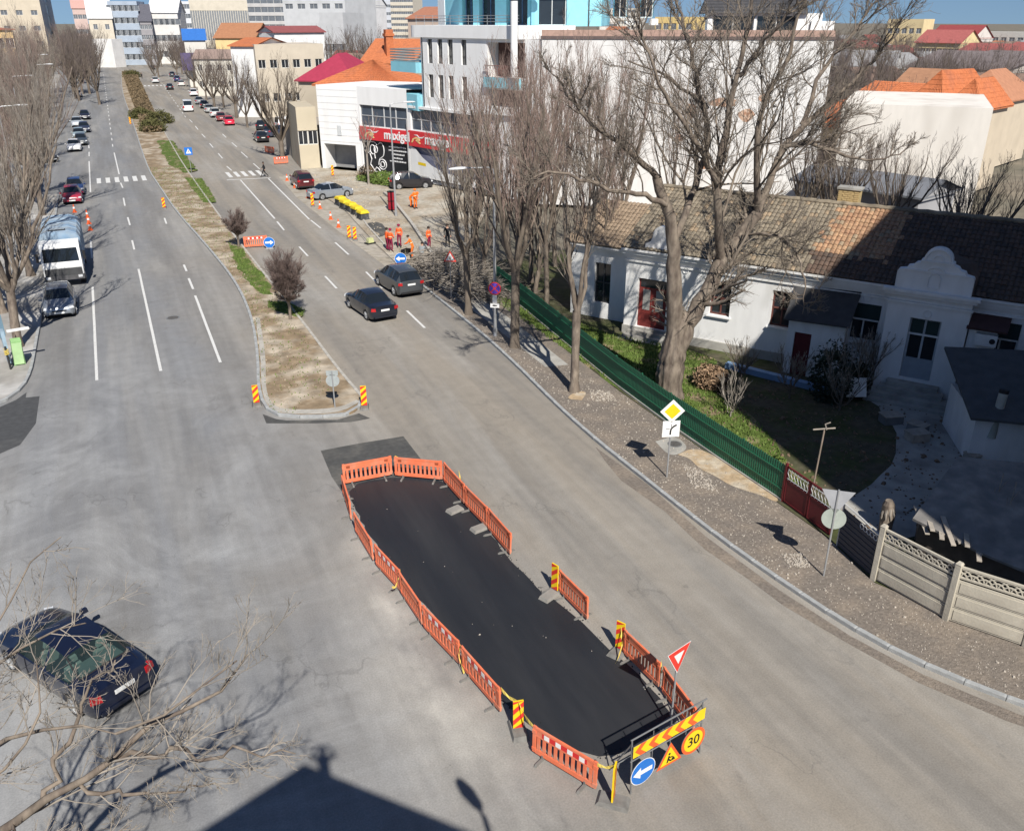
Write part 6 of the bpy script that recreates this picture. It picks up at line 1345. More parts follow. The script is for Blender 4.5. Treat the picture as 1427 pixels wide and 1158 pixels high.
for i in range(10): z = 16.75 + i * .24; t_ = (z - 16.5) / 2.7; q = MB(); q.beam(on(pf, 13.6 + t_, z, -.78 - 2.6 * t_), on(pf, 22.6 - .8 * t_, z, -.78 - 2.6 * t_), .04, .05); q.obj('slate_course', bpy.data.materials['dark_slate'], F)
slab(pf, 22.9, 24.8, 14.7, 15.9, -2.5, -.9, 'stair_head', SW, F)

# ---------------- generic houses and blocks
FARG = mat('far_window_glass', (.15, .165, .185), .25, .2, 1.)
def house(name, label, a, b, zt, col, depth=10., roof=None, rcol=None, rh=2.5, grid=None, wsz=(1.1, 1.4), z0=-.1, group=None, over=.4, tiles=False, frame=None, glass=None, cat='house', base=1.0, ridge='x', win_from=0.):
    W = math.hypot(b[0] - a[0], b[1] - a[1]); t = thing(name, label, cat, a, math.atan2(b[1] - a[1], b[0] - a[0]), group)
    wm = col if not isinstance(col, tuple) else mat(name + '_wall', col, .9, .08, .8, .1, 6., col2=tuple(c * .86 for c in col), mix=.4, mscale=.4)
    ops = []
    if grid:
        nx, nz = grid; sx = W / nx; sz = (zt - base - win_from) / nz
        ops = [(sx * (i + .5) - wsz[0] / 2, sx * (i + .5) + wsz[0] / 2, win_from + base + sz * j + (sz - wsz[1]) * .4, win_from + base + sz * j + (sz - wsz[1]) * .4 + wsz[1]) for i in range(nx) for j in range(nz)]
    q = MB(); wall(q, (0, 0), (W, 0), z0, zt, ops, .2); wall(q, (W, 0), (W, depth), z0, zt); wall(q, (W, depth), (0, depth), z0, zt); wall(q, (0, depth), (0, 0), z0, zt)
    if not roof: q.poly([(0, 0, zt - .01), (W, 0, zt - .01), (W, depth, zt - .01), (0, depth, zt - .01)])
    elif roof == 'gable':
        if ridge == 'x': q.poly([(W, 0, zt), (W, depth, zt), (W, depth / 2, zt + rh)]); q.poly([(0, depth, zt), (0, 0, zt), (0, depth / 2, zt + rh)])
        else: q.poly([(0, 0, zt), (W, 0, zt), (W / 2, 0, zt + rh)])
    q.obj('wall', wm, t)
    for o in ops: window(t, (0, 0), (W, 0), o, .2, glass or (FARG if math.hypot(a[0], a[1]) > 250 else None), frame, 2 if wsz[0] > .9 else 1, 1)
    if roof:
        rm = rcol if not isinstance(rcol, tuple) else mat(name + '_roof', rcol, .85, .15, 2., .3, 9.)
        o_ = over; e = [(-o_, -o_, zt), (W + o_, -o_, zt), (W + o_, depth + o_, zt), (-o_, depth + o_, zt)]
        if roof == 'gable':
            r0, r1 = ((-o_, depth / 2, zt + rh), (W + o_, depth / 2, zt + rh)) if ridge == 'x' else ((W / 2, -o_, zt + rh), (W / 2, depth + o_, zt + rh))
        else:
            k = min(W, depth) / 2
            r0, r1 = ((k, depth / 2, zt + rh), (W - k, depth / 2, zt + rh)) if W >= depth else ((W / 2, k, zt + rh), (W / 2, depth - k, zt + rh))
        q = MB()
        if roof == 'hip' and W < depth: fs = [(e[0], e[1], r0), (e[1], e[2], r1, r0), (e[2], e[3], r1), (e[3], e[0], r0, r1)]
        elif roof == 'hip': fs = [(e[0], e[1], r1, r0), (e[1], e[2], r1), (e[2], e[3], r0, r1), (e[3], e[0], r0)]
        elif ridge == 'x': fs = [(e[0], e[1], r1, r0), (e[2], e[3], r0, r1)]
        else: fs = [(e[1], e[2], r1, r0), (e[3], e[0], r0, r1)]
        for f_ in fs: q.poly(list(f_)); q.poly([(x, y, z - .15) for x, y, z in f_][::-1])
        n = 4
        q.add(e + [(x, y, z - .15) for x, y, z in e], [(i, 4 + i, 4 + (i + 1) % 4, (i + 1) % 4) for i in range(4)]) if roof == 'hip' or 1 else 0
        ro = q.obj('roof', rm, t)
        if tiles:
            a_ = MB(); tile_plane(a_, *(fs[0] if len(fs[0]) == 4 else (fs[0][0], fs[0][1], fs[0][2], fs[0][2])), .33, .5, 0, .07)
            if len(fs) > 3: f_ = fs[1] if len(fs[1]) == 4 else (fs[1][0], fs[1][1], fs[1][2], fs[1][2]); tile_plane(a_, *f_, .33, .5, 0, .07); f_ = fs[3] if len(fs[3]) == 4 else (fs[3][0], fs[3][1], fs[3][2], fs[3][2]); tile_plane(a_, *f_, .33, .5, 0, .07)
            tag(a_.obj('roof_tiles', rm, ro), kind='stuff')
    return t
TR = K['tile_red']; CRM = (.62, .52, .34); WH = (.70, .70, .69); BEI = (.55, .47, .36)
# east side beyond the shop
h = house('beige_house', 'narrow beige house wall squeezed beside the white shop porch', (20.35,105.39), (22.6, 105.2), 6.9, (.50, .44, .33), 9, None, None, 0, (2, 1), (1.1, 1.6))
house('hipped_house', 'house with a broad hipped orange tile roof just behind the white shop porch', (25.73,118.23), (35.2,111.58), 8.43, (.50, .44, .33), 12, 'hip', TR, 11.17 - 8.43, tiles=True)
house('crimson_roof_house', 'house with a bright crimson metal roof behind the orange-tiled one', (25.35,127.51), (31.62,121.97), 8.47, (.48, .42, .33), 11, 'hip', mat('crimson_sheet', (.34, .04, .075), .55, .1, 2.), 11.81 - 8.47, (3, 1))
house('orange_roof_house', 'house with a plain orange roof and tall brick chimney beyond the crimson roof', (39.14,144.8), (45.59,138.7), 9.83, BEI, 12, 'gable', TR, 3.4)
q = thing('brick_chimney', 'tall narrow orange brick chimney above the orange roofs', 'chimney', (43.42,143.58)); m_ = MB(); m_.box((0, 0, 11.12), (1.2, 1.2, 7)); m_.obj('stack', TR, q); m_ = MB(); m_.box((0, 0, 13.84), (1.5, 1.5, .4)); m_.obj('cap', TR, q)
house('low_stone_house', 'rough grey building with boarded front beyond the stone wall', (21.26,118.75), (22.25,109.44), 4.4, (.30, .27, .23), 6, None, None, 0, (1, 1), (1.6, 2.4))
t = thing('stone_wall', 'crumbling stone wall joining the beige house to the pavement', 'wall', (23.44,112.84)); q = MB(); q.box((0, 0, 1.8), (.9, 7, 3.6), R(12), 0, 0, 0, .9); q.obj('masonry', mat('rubble_stone', (.36, .30, .22), .95, .35, 4., .8, 5.), t); q = MB(); q.box((0, 0, 3.66), (1.0, 7.1, .12), R(12)); q.obj('coping', K['concrete'], t)
house('white_long_house', 'long whitewashed house behind the many-stemmed pruned tree', (22.62,170.51), (26.24,167.96), 11.89, WH, 14, 'gable', TR, 1.2, (1, 1), (1.0, 1.3))
house('ochre_long_house', 'long ochre and white house wall beyond the many-stemmed pruned tree', (26.2,166.96), (38.4,167.66), 12.09, (.52, .46, .37), 12, None, None, 0, (6, 2), (1.3, 1.4))
house('maroon_low_roof', 'low white building with a dull maroon flat roof', (36.08,201.8), (47.33,204.6), 13.63, WH, 8, 'gable', (.25, .08, .08), 1.2)
house('blue_roof_house', 'white gabled house with a bright blue roof', (22.52,255.01), (27.71,254.5), 11.29, (.62, .6, .55), 9, 'gable', mat('blue_sheet', (.04, .15, .45), .5, .1, 2.), 2.6, (3, 1), ridge='x')
house('yellow_hall', 'yellow hall with a brown-orange shallow roof', (27.68,233.36), (36.29,229.14), 12.13, (.68, .52, .26), 14, 'gable', (.36, .17, .09), 3.2, (4, 1), (1.2, 1.2))
house('billboard_house', 'pale house behind the billboard and pruned trees', (21.21,222.99), (29.5,220.03), 8.02, (.6, .57, .5), 9, 'gable', (.27, .2, .17), 1.8, (4, 2), (1.1, 1.3))
t = thing('billboard', 'dark purple billboard on two posts beside the parked row', 'billboard', (23.94,252.51)); q = MB(); q.box((0, 0, 6.2), (6, .3, 4.2), R(-10)); q.obj('panel', mat('purple_poster', (.10, .08, .16), .5, .3, .6), t)
for s in (-2, 2): q = MB(); q.tube([(s * .98, -s * .17, 0), (s * .98, -s * .17, 4.3)], .14, 8); q.obj('post', K['steel_dark'], t)
# head of the street
house('beige_gable_house', 'tall beige house with a white gable at the head of the street', (1.47,388), (9.62,387.88), 16.49, (.60, .54, .44), 16, 'gable', (.60, .60, .60), 7, (2, 3), (1.5, 1.8), cat='building')
house('white_annex', 'white windowless annex standing before the beige gabled house', (0.24,378), (7.79,371.92), 9.57, (.72, .71, .69), 6, cat='building')
house('blue_grey_flats', 'blue-grey block of flats with white window bands at the roundabout', (8.97,391.9), (19.29,389.52), 22.42, (.36, .42, .50), 16, None, None, 0, (5, 5), (3.2, 2.0), cat='building', frame=FRW)
house('dark_roof_flats', 'flats with a dark mansard front beside the blue-grey block', (19.19,387.53), (23.27,387.3), 15.5, (.30, .29, .30), 14, 'gable', (.10, .10, .12), 6, (3, 4), (1.6, 1.6), cat='building')
house('white_terrace_block', 'white stepped apartment block with glazed ground floor at the roundabout', (23.34,397.31), (33.77,394.56), 18.56, (.66, .65, .63), 18, 'gable', (.62, .62, .62), 5, (5, 3), (3.6, 2.2), cat='building')
house('white_corner_tower', 'white slab block behind the stepped apartments', (33.39,423.69), (41.39,422.98), 23.07, (.62, .64, .68), 16, None, None, 0, (4, 6), (2.4, 1.8), cat='building')
house('colonnade_block', 'long cream office block with close vertical fins', (49.87,509.57), (79.47,501.75), 26.62, (.58, .53, .44), 20, None, None, 0, (26, 1), (1.0, 14.), cat='building', base=2)
house('grey_tower', 'grey tower block with dark loggias', (65.77,424.94), (81.36,417.14), 32.23, (.50, .49, .48), 20, None, None, 0, (3, 9), (6., 2.2), cat='building')
house('grey_modern_block', 'broad white and grey modern block behind the maroon roof', (61.78,324.16), (78.9,308.06), 24.63, (.56, .57, .58), 22, None, None, 0, (5, 3), (3., 1.6), cat='building')
house('low_grey_hall', 'grey low hall stepping forward from the modern block', (66.55,292.53), (72.6,286.96), 18.01, (.50, .51, .52), 14, None, None, 0, (2, 1), (5., 2.2), cat='building')
house('white_villa', 'white villa with a sloping slate roof between the towers', (83.39,329.61), (90.28,322.61), 20.56, (.68, .68, .68), 14, 'gable', (.2, .22, .25), 5, (3, 2), (2., 2.), cat='building')
house('cream_tower', 'cream tower block far off left of the white upper storey', (181.67,592.79), (193.77,583.67), 35.98, (.60, .55, .46), 20, None, None, 0, (6, 10), (2.6, 1.6), cat='building')
house('grey_slab_block', 'grey slab block far off beside the cream tower', (150.92,539.28), (164.09,535.42), 29.59, (.48, .50, .54), 20, None, None, 0, (5, 7), (3., 1.6), cat='building')
house('brick_roof_house', 'brown-orange roofed house showing over the shop railing', (64.97,199.7), (69.83,192.74), 16.28, (.5, .4, .33), 14, 'gable', (.36, .16, .10), 2.4)
# west side blocks
house('tall_beige_block', 'tall beige block rising behind the western trees', (-41.29,369.7), (-13.4,379.76), 31.23, (.62, .54, .42), 60, None, None, 0, (6, 6), (2.2, 1.6), cat='building')
house('glass_stair_tower', 'narrow green-blue glazed stair tower against the tall beige block', (-13.31,383.77), (-10.96,429.86), 30.14, (.55, .56, .55), 8, None, None, 0, (1, 7), (9., 3.6), cat='building', glass=mat('green_glass', (.05, .13, .13), .2, .2, 1.))
house('ochre_house', 'long ochre building with a bare shaded flank behind the western trees', (-21.61,203.86), (-13,206.59), 14.37, (.70, .50, .25), 100, 'gable', (.34, .13, .08), 1.0, (5, 3), (1.5, 1.8))
house('pink_roof_flats', 'far pinkish flats above the western trees', (-4.56,519.98), (1.64,520), 21.19, (.55, .42, .38), 14, 'gable', (.5, .3, .26), 4, (3, 3), (2., 2.), cat='building')
# right: white party wall with orange roofs
PW = house('white_party_wall', 'large plain white party wall of the house beyond the tiled roof', (58.59,60.19), (66.36,51.5), 9.45, mat('warm_white_render', (.72, .68, .62), .9, .06, 2., .1, 8., col2=(.55, .51, .455), mix=.4, mscale=.5, sharp=.12, stretch=(1, 1, .3)), 16, None, None, 0, cat='house')
house('orange_hip_house', 'terracotta hipped roof with a sharp peak behind the white party wall', (76.94,69.97), (77.7,66.08), 7.7, BEI, 10, 'hip', TR, 3.6, tiles=True)
house('orange_peak_house', 'small terracotta pyramid roof at the right of the sharp-peaked one', (76.46,64.45), (77.49,61.62), 8.05, BEI, 8, 'hip', TR, 2.7, tiles=True)
house('orange_ridge_house', 'long terracotta ridge roof left of the sharp-peaked one', (78.34,80.04), (80.13,72.41), 7.43, BEI, 12, 'gable', TR, 2.0, tiles=True)
house('orange_back_house', 'old brownish tiled roof rising behind the terracotta peaks', (90.83,85.87), (92.54,79.5), 7.64, BEI, 10, 'gable', (.36, .19, .11), 2.8)
house('orange_edge_house', 'brown-orange hipped roof beyond the small terracotta pyramid', (93.04,78.92), (95.36,72.84), 7.43, BEI, 12, 'hip', (.40, .19, .11), 3.2)
house('small_tiled_hut', 'small hut with a brown tile roof beside the blank white wall', (62.41,67.59), (62.78,64.49), 6.92, (.5, .42, .3), 8, 'gable', TR, 2.0, (1, 1))
house('slate_outbuilding', 'low outbuilding with a grey sheet roof in front of the party wall', (52.4,57.77), (55.38,47.57), 3.82, (.35, .35, .36), 6, 'gable', mat('grey_sheet', (.17, .18, .20), .7, .1, 1.), 1.0)
# far right terraces
house('yellow_terrace', 'pale yellow terrace with a long dull red roof far off', (221.55,202.28), (224.79,189.49), 9.99, (.66, .54, .30), 12, 'gable', (.36, .11, .10), 3.4, (8, 2), (1.6, 2.0))
house('red_roof_villa', 'white villa with dark red roofs above the yellow terrace', (268.62,239.67), (271.48,224.06), 10.41, (.6, .56, .52), 12, 'gable', (.28, .06, .06), 4.0, (6, 1), (2., 1.8))
house('cream_corner_block', 'cream flat-roofed block at the far left of the red villas', (301.99,291.89), (307.55,278.64), 16.27, (.68, .55, .32), 12, None, None, 0, (5, 2), (2., 2.), cat='building')
house('white_far_block', 'long off-white far block on the right skyline', (332.14,273.1), (340.3,246.16), 11.57, (.58, .56, .52), 12, None, None, 0, (9, 2), (2.2, 2.), cat='building')
house('white_low_row', 'low white houses with red eaves far right', (206.44,174.02), (207.74,159.64), 8.73, (.68, .66, .62), 10, 'gable', (.34, .1, .09), 1.8, (7, 1), (2., 2.))
house('cream_low_row', 'cream low house at the far right below the off-white block', (196.87,154.08), (196.81,137.35), 9.43, (.64, .6, .52), 10, 'gable', (.34, .1, .09), 1.8, (6, 1), (2., 2.))
for i, (a, b, z, lab) in enumerate([((150.77,138.9), (152.52,129.38), 7.33, 'grey-brown barn roof beyond the terracotta peaks, left of two'), ((150.6,128.55), (150.52,115.95), 7.63, 'grey-brown barn roof beyond the terracotta peaks, right of two')]):
    house('barn_roof_house', lab, a, b, z, (.42, .38, .34), 22, 'gable', mat('brown_sheet', (.19, .16, .155), .85, .12, 1.), 3.0, (4, 1), (2., 1.6))
house('white_flats', 'white stepped flats far off over the blank wall', (359.97,623.55), (379.44,606.01), 23.81, (.66, .62, .55), 18, None, None, 0, (7, 6), (3., 2.), cat='building')
house('white_flats_low', 'low white wing of the far stepped flats', (345.87,608.58), (356.76,602.26), 16.96, (.64, .60, .55), 14, None, None, 0, (5, 2), (3., 2.), cat='building')
house('yellow_flats', 'sunlit yellow building far off between branches over the blank wall', (179.26,277.07), (187.04,265.78), 16.89, (.70, .52, .22), 14, None, None, 0, (5, 3), (2., 2.), cat='building')
house('red_roof_cottage', 'cottage with a small orange roof over the blank wall parapet', (99.73,173.36), (101.68,171.06), 13.52, TR, 8, 'gable', TR, 1.2)
# ---------------- blocks of flats behind the camera (their shade falls into view)
h30 = 30.
c0 = (23.9 - .144 * h30, 30.5 - 1.025 * h30)
T = thing('neighbouring_flats', 'tall block of flats out of view whose shade covers the yard', 'building', c0); ed = (.81, .586)
poly = [(0, 0), (ed[0] * 36, ed[1] * 36), (ed[0] * 36 + 9, ed[1] * 36 - 13), (9, -13 - 6), (-2.6, -19)]
q = MB(); q.prism(poly, 0, h30); q.obj('wall', mat('flats_render', (.5, .47, .42), .9, .08, .5), T)
T = thing('photographer_flats', 'block of flats directly under the viewpoint with a corner parapet', 'building', (0, 0))
zr = 14.6; dx_, dy_ = zr * 1.0355 * math.sin(R(8)), zr * 1.0355 * math.cos(R(8))
cor = [(p[0] - dx_, p[1] - dy_) for p in ((-0.55,14.92), (1.73,15.78), (4.44,12.63))]
e1 = Vector(cor[0]) - Vector(cor[1]); e2 = Vector(cor[2]) - Vector(cor[1]); k0 = Vector(cor[1])
pl_ = [tuple(k0 + e1.normalized() * 12), tuple(k0), tuple(k0 + e2.normalized() * 12), (8, -18), (-8, -18)]
q = MB(); q.prism(pl_, 0, zr); q.obj('wall', bpy.data.materials['flats_render'], T)

person((-.10, -.42), 20, 'person on the parapet holding a phone up at the viewpoint', dict(el=(-.34, .05, 1.36), wl=(-.22, .10, 1.60), hl=(-.13, .14, 1.68), er=(.34, .05, 1.36), wr=(.22, .10, 1.60), hr=(.13, .14, 1.68)), BLK, BLK, None, False, .86, 14.6)

# ---------------- the far town: small houses among trees
def bearing(px, dist): a_ = R(24.31) + math.atan((px - 713.5) / 1320.); return (math.sin(a_) * dist, math.cos(a_) * dist)
rt = random.Random(3); ROOFS = [('weathered terracotta', mat('far_terracotta', (.36, .16, .09), .9, .2, 1.)), ('dull brown', mat('far_brown', (.21, .145, .115), .9, .2, 1.)), ('grey sheet', mat('far_grey', (.26, .26, .265), .8, .15, 1.)), ('dark red', mat('far_red', (.25, .07, .06), .8, .15, 1.))]
WALLS = [mat('far_wall', c_, .9, .1, .5) for c_ in ((.60, .57, .52), (.58, .50, .37), (.50, .46, .41), (.66, .64, .61))]
for k_ in range(86):
    if k_ < 52: px = rt.uniform(1150, 1440); d_ = rt.uniform(125, 560)
    elif k_ < 66: px = rt.uniform(450, 600); d_ = rt.uniform(180, 420)
    elif k_ < 76: px = rt.uniform(255, 345); d_ = rt.uniform(270, 420)
    else: px = rt.uniform(838, 980); d_ = rt.uniform(180, 500)
    i_ = rt.randrange(4); w_ = rt.uniform(8, 18); p_ = bearing(px, d_); an = rt.choice([-.9, -.6, -.3, 0, .3]) ; q_ = (p_[0] + math.cos(an) * w_, p_[1] + math.sin(an) * w_)
    place = 'beyond the blank wall and terracotta peaks' if k_ < 52 else ('over the crimson roof' if k_ < 66 else ('behind the blue-roofed house' if k_ < 76 else 'on the skyline over the blank wall'))
    house('far_house', 'small far house with a %s roof %s' % (ROOFS[i_][0], place), p_, q_, rt.uniform(3.6, 7.5), rt.choice(WALLS), rt.uniform(8, 11), rt.choice(['gable', 'hip', 'gable']), ROOFS[i_][1], rt.uniform(1.8, 3.2), (int(w_ / 3.2), 1 if d_ > 300 else rt.choice([1, 2])), (1.3, 1.5), group='far houses %s, %s roof' % (place, ROOFS[i_][0]), ridge='x')


# ---------------- bare trees
NR = np.random.default_rng(11)
def norm(a): return a / np.maximum(1e-9, np.linalg.norm(a, axis=-1, keepdims=True))
class TreeMesh:
    def __init__(s): s.V = []; s.Q = []; s.n = 0
    def tubes(s, P, Rr, sides):
        """P (N,k,3) polylines, Rr (N,k) radii"""
        N, k, _ = P.shape; d = norm(P[:, -1] - P[:, 0])
        ref = np.where(np.abs(d[:, 2:3]) < .9, np.array([[0, 0, 1.]]), np.array([[1., 0, 0]])); a = norm(np.cross(d, ref)); b = np.cross(d, a)
        t = np.arange(sides) * 2 * np.pi / sides
        ring = a[:, None, :] * np.cos(t)[None, :, None] + b[:, None, :] * np.sin(t)[None, :, None]
        V = P[:, :, None, :] + ring[:, None, :, :] * Rr[:, :, None, None]
        idx = np.arange(N * k * sides).reshape(N, k, sides) + s.n
        f = np.stack([idx[:, :-1, :], np.roll(idx, -1, 2)[:, :-1, :], np.roll(idx, -1, 2)[:, 1:, :], idx[:, 1:, :]], -1).reshape(-1, 4)
        s.V.append(V.reshape(-1, 3)); s.Q.append(f); s.n += N * k * sides
    def mesh(s, name):
        V = np.concatenate(s.V); Q = np.concatenate(s.Q); me = bpy.data.meshes.new(name)
        me.vertices.add(len(V)); me.vertices.foreach_set('co', V.astype(np.float32).ravel())
        me.loops.add(Q.size); me.loops.foreach_set('vertex_index', Q.astype(np.int32).ravel())
        me.polygons.add(len(Q)); me.polygons.foreach_set('loop_start', np.arange(0, Q.size, 4, dtype=np.int32)); me.polygons.foreach_set('use_smooth', np.ones(len(Q), dtype=bool))
        me.update(calc_edges=True); return me
def strands(S0, D, L, k, wig, bend, up):
    """grow N curved strands of k points"""
    N = len(S0); P = np.zeros((N, k, 3)); P[:, 0] = S0; d = norm(D); st = (L / (k - 1))[:, None]
    for i in range(1, k):
        d = norm(d + NR.normal(0, wig, (N, 3)) + np.array([0, 0, up])[None] * bend)
        P[:, i] = P[:, i - 1] + d * st
    return P
def children(P, Rr, n, t0, t1, ang, ratio, lmul, rmul, upb, jit=.35, seglen=None):
    """n children per strand: start points on the strand, directions splayed by ang"""
    N, k, _ = P.shape
    t = NR.uniform(t0, t1, (N, n)) * (k - 1); i = np.minimum(t.astype(int), k - 2); fr = (t - i)[..., None]
    r_ = np.arange(N)[:, None]; A = P[r_, i]; B = P[r_, i + 1]; S0 = A * (1 - fr) + B * fr; tan = norm(B - A)
    rad = Rr[r_, i] * (1 - fr[..., 0]) + Rr[r_, i + 1] * fr[..., 0]
    pr = norm(np.cross(tan, NR.normal(0, 1, (N, n, 3)))); an = NR.uniform(ang[0], ang[1], (N, n))[..., None]
    D = tan * np.cos(an) + pr * np.sin(an) + np.array([0, 0, upb])
    Lp = np.linalg.norm(P[:, 1:] - P[:, :-1], axis=-1).sum(1)[:, None]
    L = Lp * ratio * (1 - .55 * t / (k - 1)) * NR.uniform(1 - jit, 1 + jit, (N, n)) * lmul
    return S0.reshape(-1, 3), D.reshape(-1, 3), L.ravel(), (rad * rmul).ravel()
def limb_arrays(limbs, k=10):
    """resample hand-placed limbs to k points each"""
    P = []; Rr = []
    for pts, r0, r1 in limbs:
        p = np.array(pts, float)
        for _ in range(2): p = np.concatenate([p[:1]] + [np.stack([a * .75 + b * .25, a * .25 + b * .75]) for a, b in zip(p, p[1:])] + [p[-1:]])
        s = np.r_[0, np.cumsum(np.linalg.norm(np.diff(p, axis=0), axis=1))]; t = np.linspace(0, s[-1], k)
        q = np.stack([np.interp(t, s, p[:, j]) for j in range(3)], -1); q[1:-1] += NR.normal(0, .05, (k - 2, 3)); P.append(q); Rr.append(np.linspace(r0, r1, k))
    return np.array(P), np.array(Rr)
def ramify(crown, wood, P, Rr, levels):
    """levels: list of dict(n,t0,t1,ang,ratio,rmul,upb,k,sides,wig,bend,up,rmin,wood)"""
    for lv in levels:
        S0, D, L, r = children(P, Rr, lv['n'], lv.get('t0', .2), lv.get('t1', 1.), lv['ang'], lv['ratio'], 1., lv.get('rmul', .55), lv.get('upb', .0), lv.get('jit', .35))
        if 'lmax' in lv: L = np.minimum(L, lv['lmax'])
        k = lv.get('k', 4); P = strands(S0, D, L, k, lv.get('wig', .12), lv.get('bend', .1), lv.get('up', 1.))
        r = np.maximum(r, lv.get('rmin', .008)); Rr = r[:, None] * np.linspace(1, lv.get('tip', .35), k)[None]; Rr = np.maximum(Rr, lv.get('rtip', .004))
        (wood if lv.get('wood') else crown).tubes(P, Rr, lv.get('sides', 3))
def flare_trunk(wood, pts, rad, sides=12):
    p = np.array(pts, float); n = len(p) * 4; s = np.linspace(0, len(p) - 1, n); q = np.stack([np.interp(s, np.arange(len(p)), p[:, j]) for j in range(3)], -1); r = np.interp(s, np.arange(len(p)), rad)
    r = r * (1 + NR.normal(0, .04, n)); r[0] *= 1.35; r[1] *= 1.12
    wood.tubes(q[None], r[None], sides)
    if sides > 14:
        V = wood.V[-1].reshape(n, sides, 3); fur = np.repeat(NR.normal(0, .045, (1, sides)), n, 0) + NR.normal(0, .02, (n, sides)); V += (V - q[:, None, :]) * fur[..., None] * 1.6
def tree_obj(name, label, loc, wood, crown, bark, twig, group=None, cat='tree'):
    t = thing(name, label, cat, loc, 0, group)
    mobj('trunk', wood.mesh('trunk'), bark, t); mobj('crown', crown.mesh('crown'), twig, t); return t

# the big tree behind the fence
W_ = TreeMesh(); C_ = TreeMesh()
def TT(pts): return pts
flare_trunk(W_, [(0, 0, -.1), (-0,0,0.9), (0.04,-0.02,1.96), (0.18,-0.08,3.41)], [.62, .60, .57, .44], 40)
W_.tubes(np.array([[(0.18,-0.08,3.34), (0.32,-0.15,3.81), (0.44,-0.2,4.15)]]), np.array([[.44, .40, .1]]), 24)
limbs = [
 ([(0.01,-0,1.61), (0.02,-0.01,3.17), (-0.25,-0.21,5.42), (-0.56,-0.29,7.36), (-1.06,-0.4,8.93), (-1.65,-0.35,10.12)], .46, .20),
 ([(-0.56,-0.29,7.36), (0.62,0.27,9.28), (1.34,0.49,10.83), (1.3,0.73,12.68), (0.7,1.33,13.22), (-0.34,1.91,14.05), (-1.47,2.64,14.38)], .27, .06),
 ([(1.31,0.72,12.54), (0.96,1.32,14.05), (0.74,1.86,15.41), (0.33,2.26,17.01)], .16, .05),
 ([(-1.65,-0.35,10.12), (-2.96,-0.42,11.19), (-4.08,-0.35,11.78), (-5.45,-0.17,13), (-6.17,-0.06,14.02)], .18, .05),
 ([(-1.06,-0.4,8.93), (-2.47,-0.64,9.52), (-4.08,-0.79,9.86), (-6.04,-0.56,10.59), (-7.58,-0.31,10.52)], .16, .04),
 ([(0.13,-0.06,1.61), (0.56,-0.14,3.37), (1.5,-0.35,5.11), (2.01,-0.36,6.29), (2.98,-0.47,7.43), (3.59,-0.52,8.27)], .44, .27),
 ([(3.59,-0.52,8.27), (4.62,-0.44,11), (5.56,-0.32,11.83), (6.5,-0.74,12.73), (7.57,-1.23,13.89), (8.69,-1.73,15.41)], .24, .05),
 ([(2.01,-0.36,6.29), (1.05,-1.02,8.57), (0.68,-1.18,10.66), (0.87,-1.49,12.88), (0.98,-1.54,14.29), (1.16,-1.62,16.2), (1.13,-1.61,17.64)], .28, .06),
 ([(3.59,-0.52,8.27), (2.52,-1.14,11.4), (2.55,-1.15,12.79), (3.18,-1.44,14.14), (3.41,-1.54,15.44), (3.69,-1.67,17.2)], .22, .05),
 ([(4.62,-0.44,11), (5.31,-1.3,11.21), (5.96,-2.14,10.9), (6.72,-3.04,10.6), (7.62,-3.99,10.95)], .14, .03),
 ([(5.56,-0.32,11.83), (6.38,-0.03,13.72), (7.58,-0.13,15.12), (8.56,-0.57,16.76)], .15, .04),
 ([(2.98,-0.47,7.43), (3.26,-2.13,7.84), (3.77,-3.02,7.07), (4.07,-3.59,5.8), (3.89,-3.73,4.6)], .12, .03),
 ([(0.75,-1.22,9.8), (-0.66,-1.68,11.62), (-2.24,-1.62,13), (-3.29,-1.81,14.77), (-3.96,-1.5,16.19)], .16, .04),
 ([(1.02,-1.56,13.93), (1.11,-2.69,15.23), (1.43,-3.5,16.19), (1.96,-4.18,17.1)], .11, .04)]
P, Rr = limb_arrays(limbs, 16); Rr[:] = Rr * .78; Rr[0] /= .8; Rr[5] /= .8; W_.tubes(P, Rr, 10)
ramify(C_, W_, P[1:], Rr[1:], [dict(n=13, t0=.12, ang=(.5, 1.15), ratio=.46, rmul=.34, upb=.35, k=6, sides=5, wig=.16, bend=.06, rmin=.03, wood=True),
                               dict(n=10, t0=.12, ang=(.4, 1.0), ratio=.55, rmul=.5, upb=.2, k=5, sides=4, wig=.18, bend=.05, rmin=.014),
                               dict(n=9, t0=.15, ang=(.4, .95), ratio=.58, rmul=.55, upb=.15, k=4, sides=3, wig=.16, bend=.05, rmin=.009)])
tree_obj('spreading_tree', 'huge gnarled two-stemmed bare tree standing inside the green fence', (*(21.73,30.53), .08), W_, C_, K['bark'], K['twig_dark'])

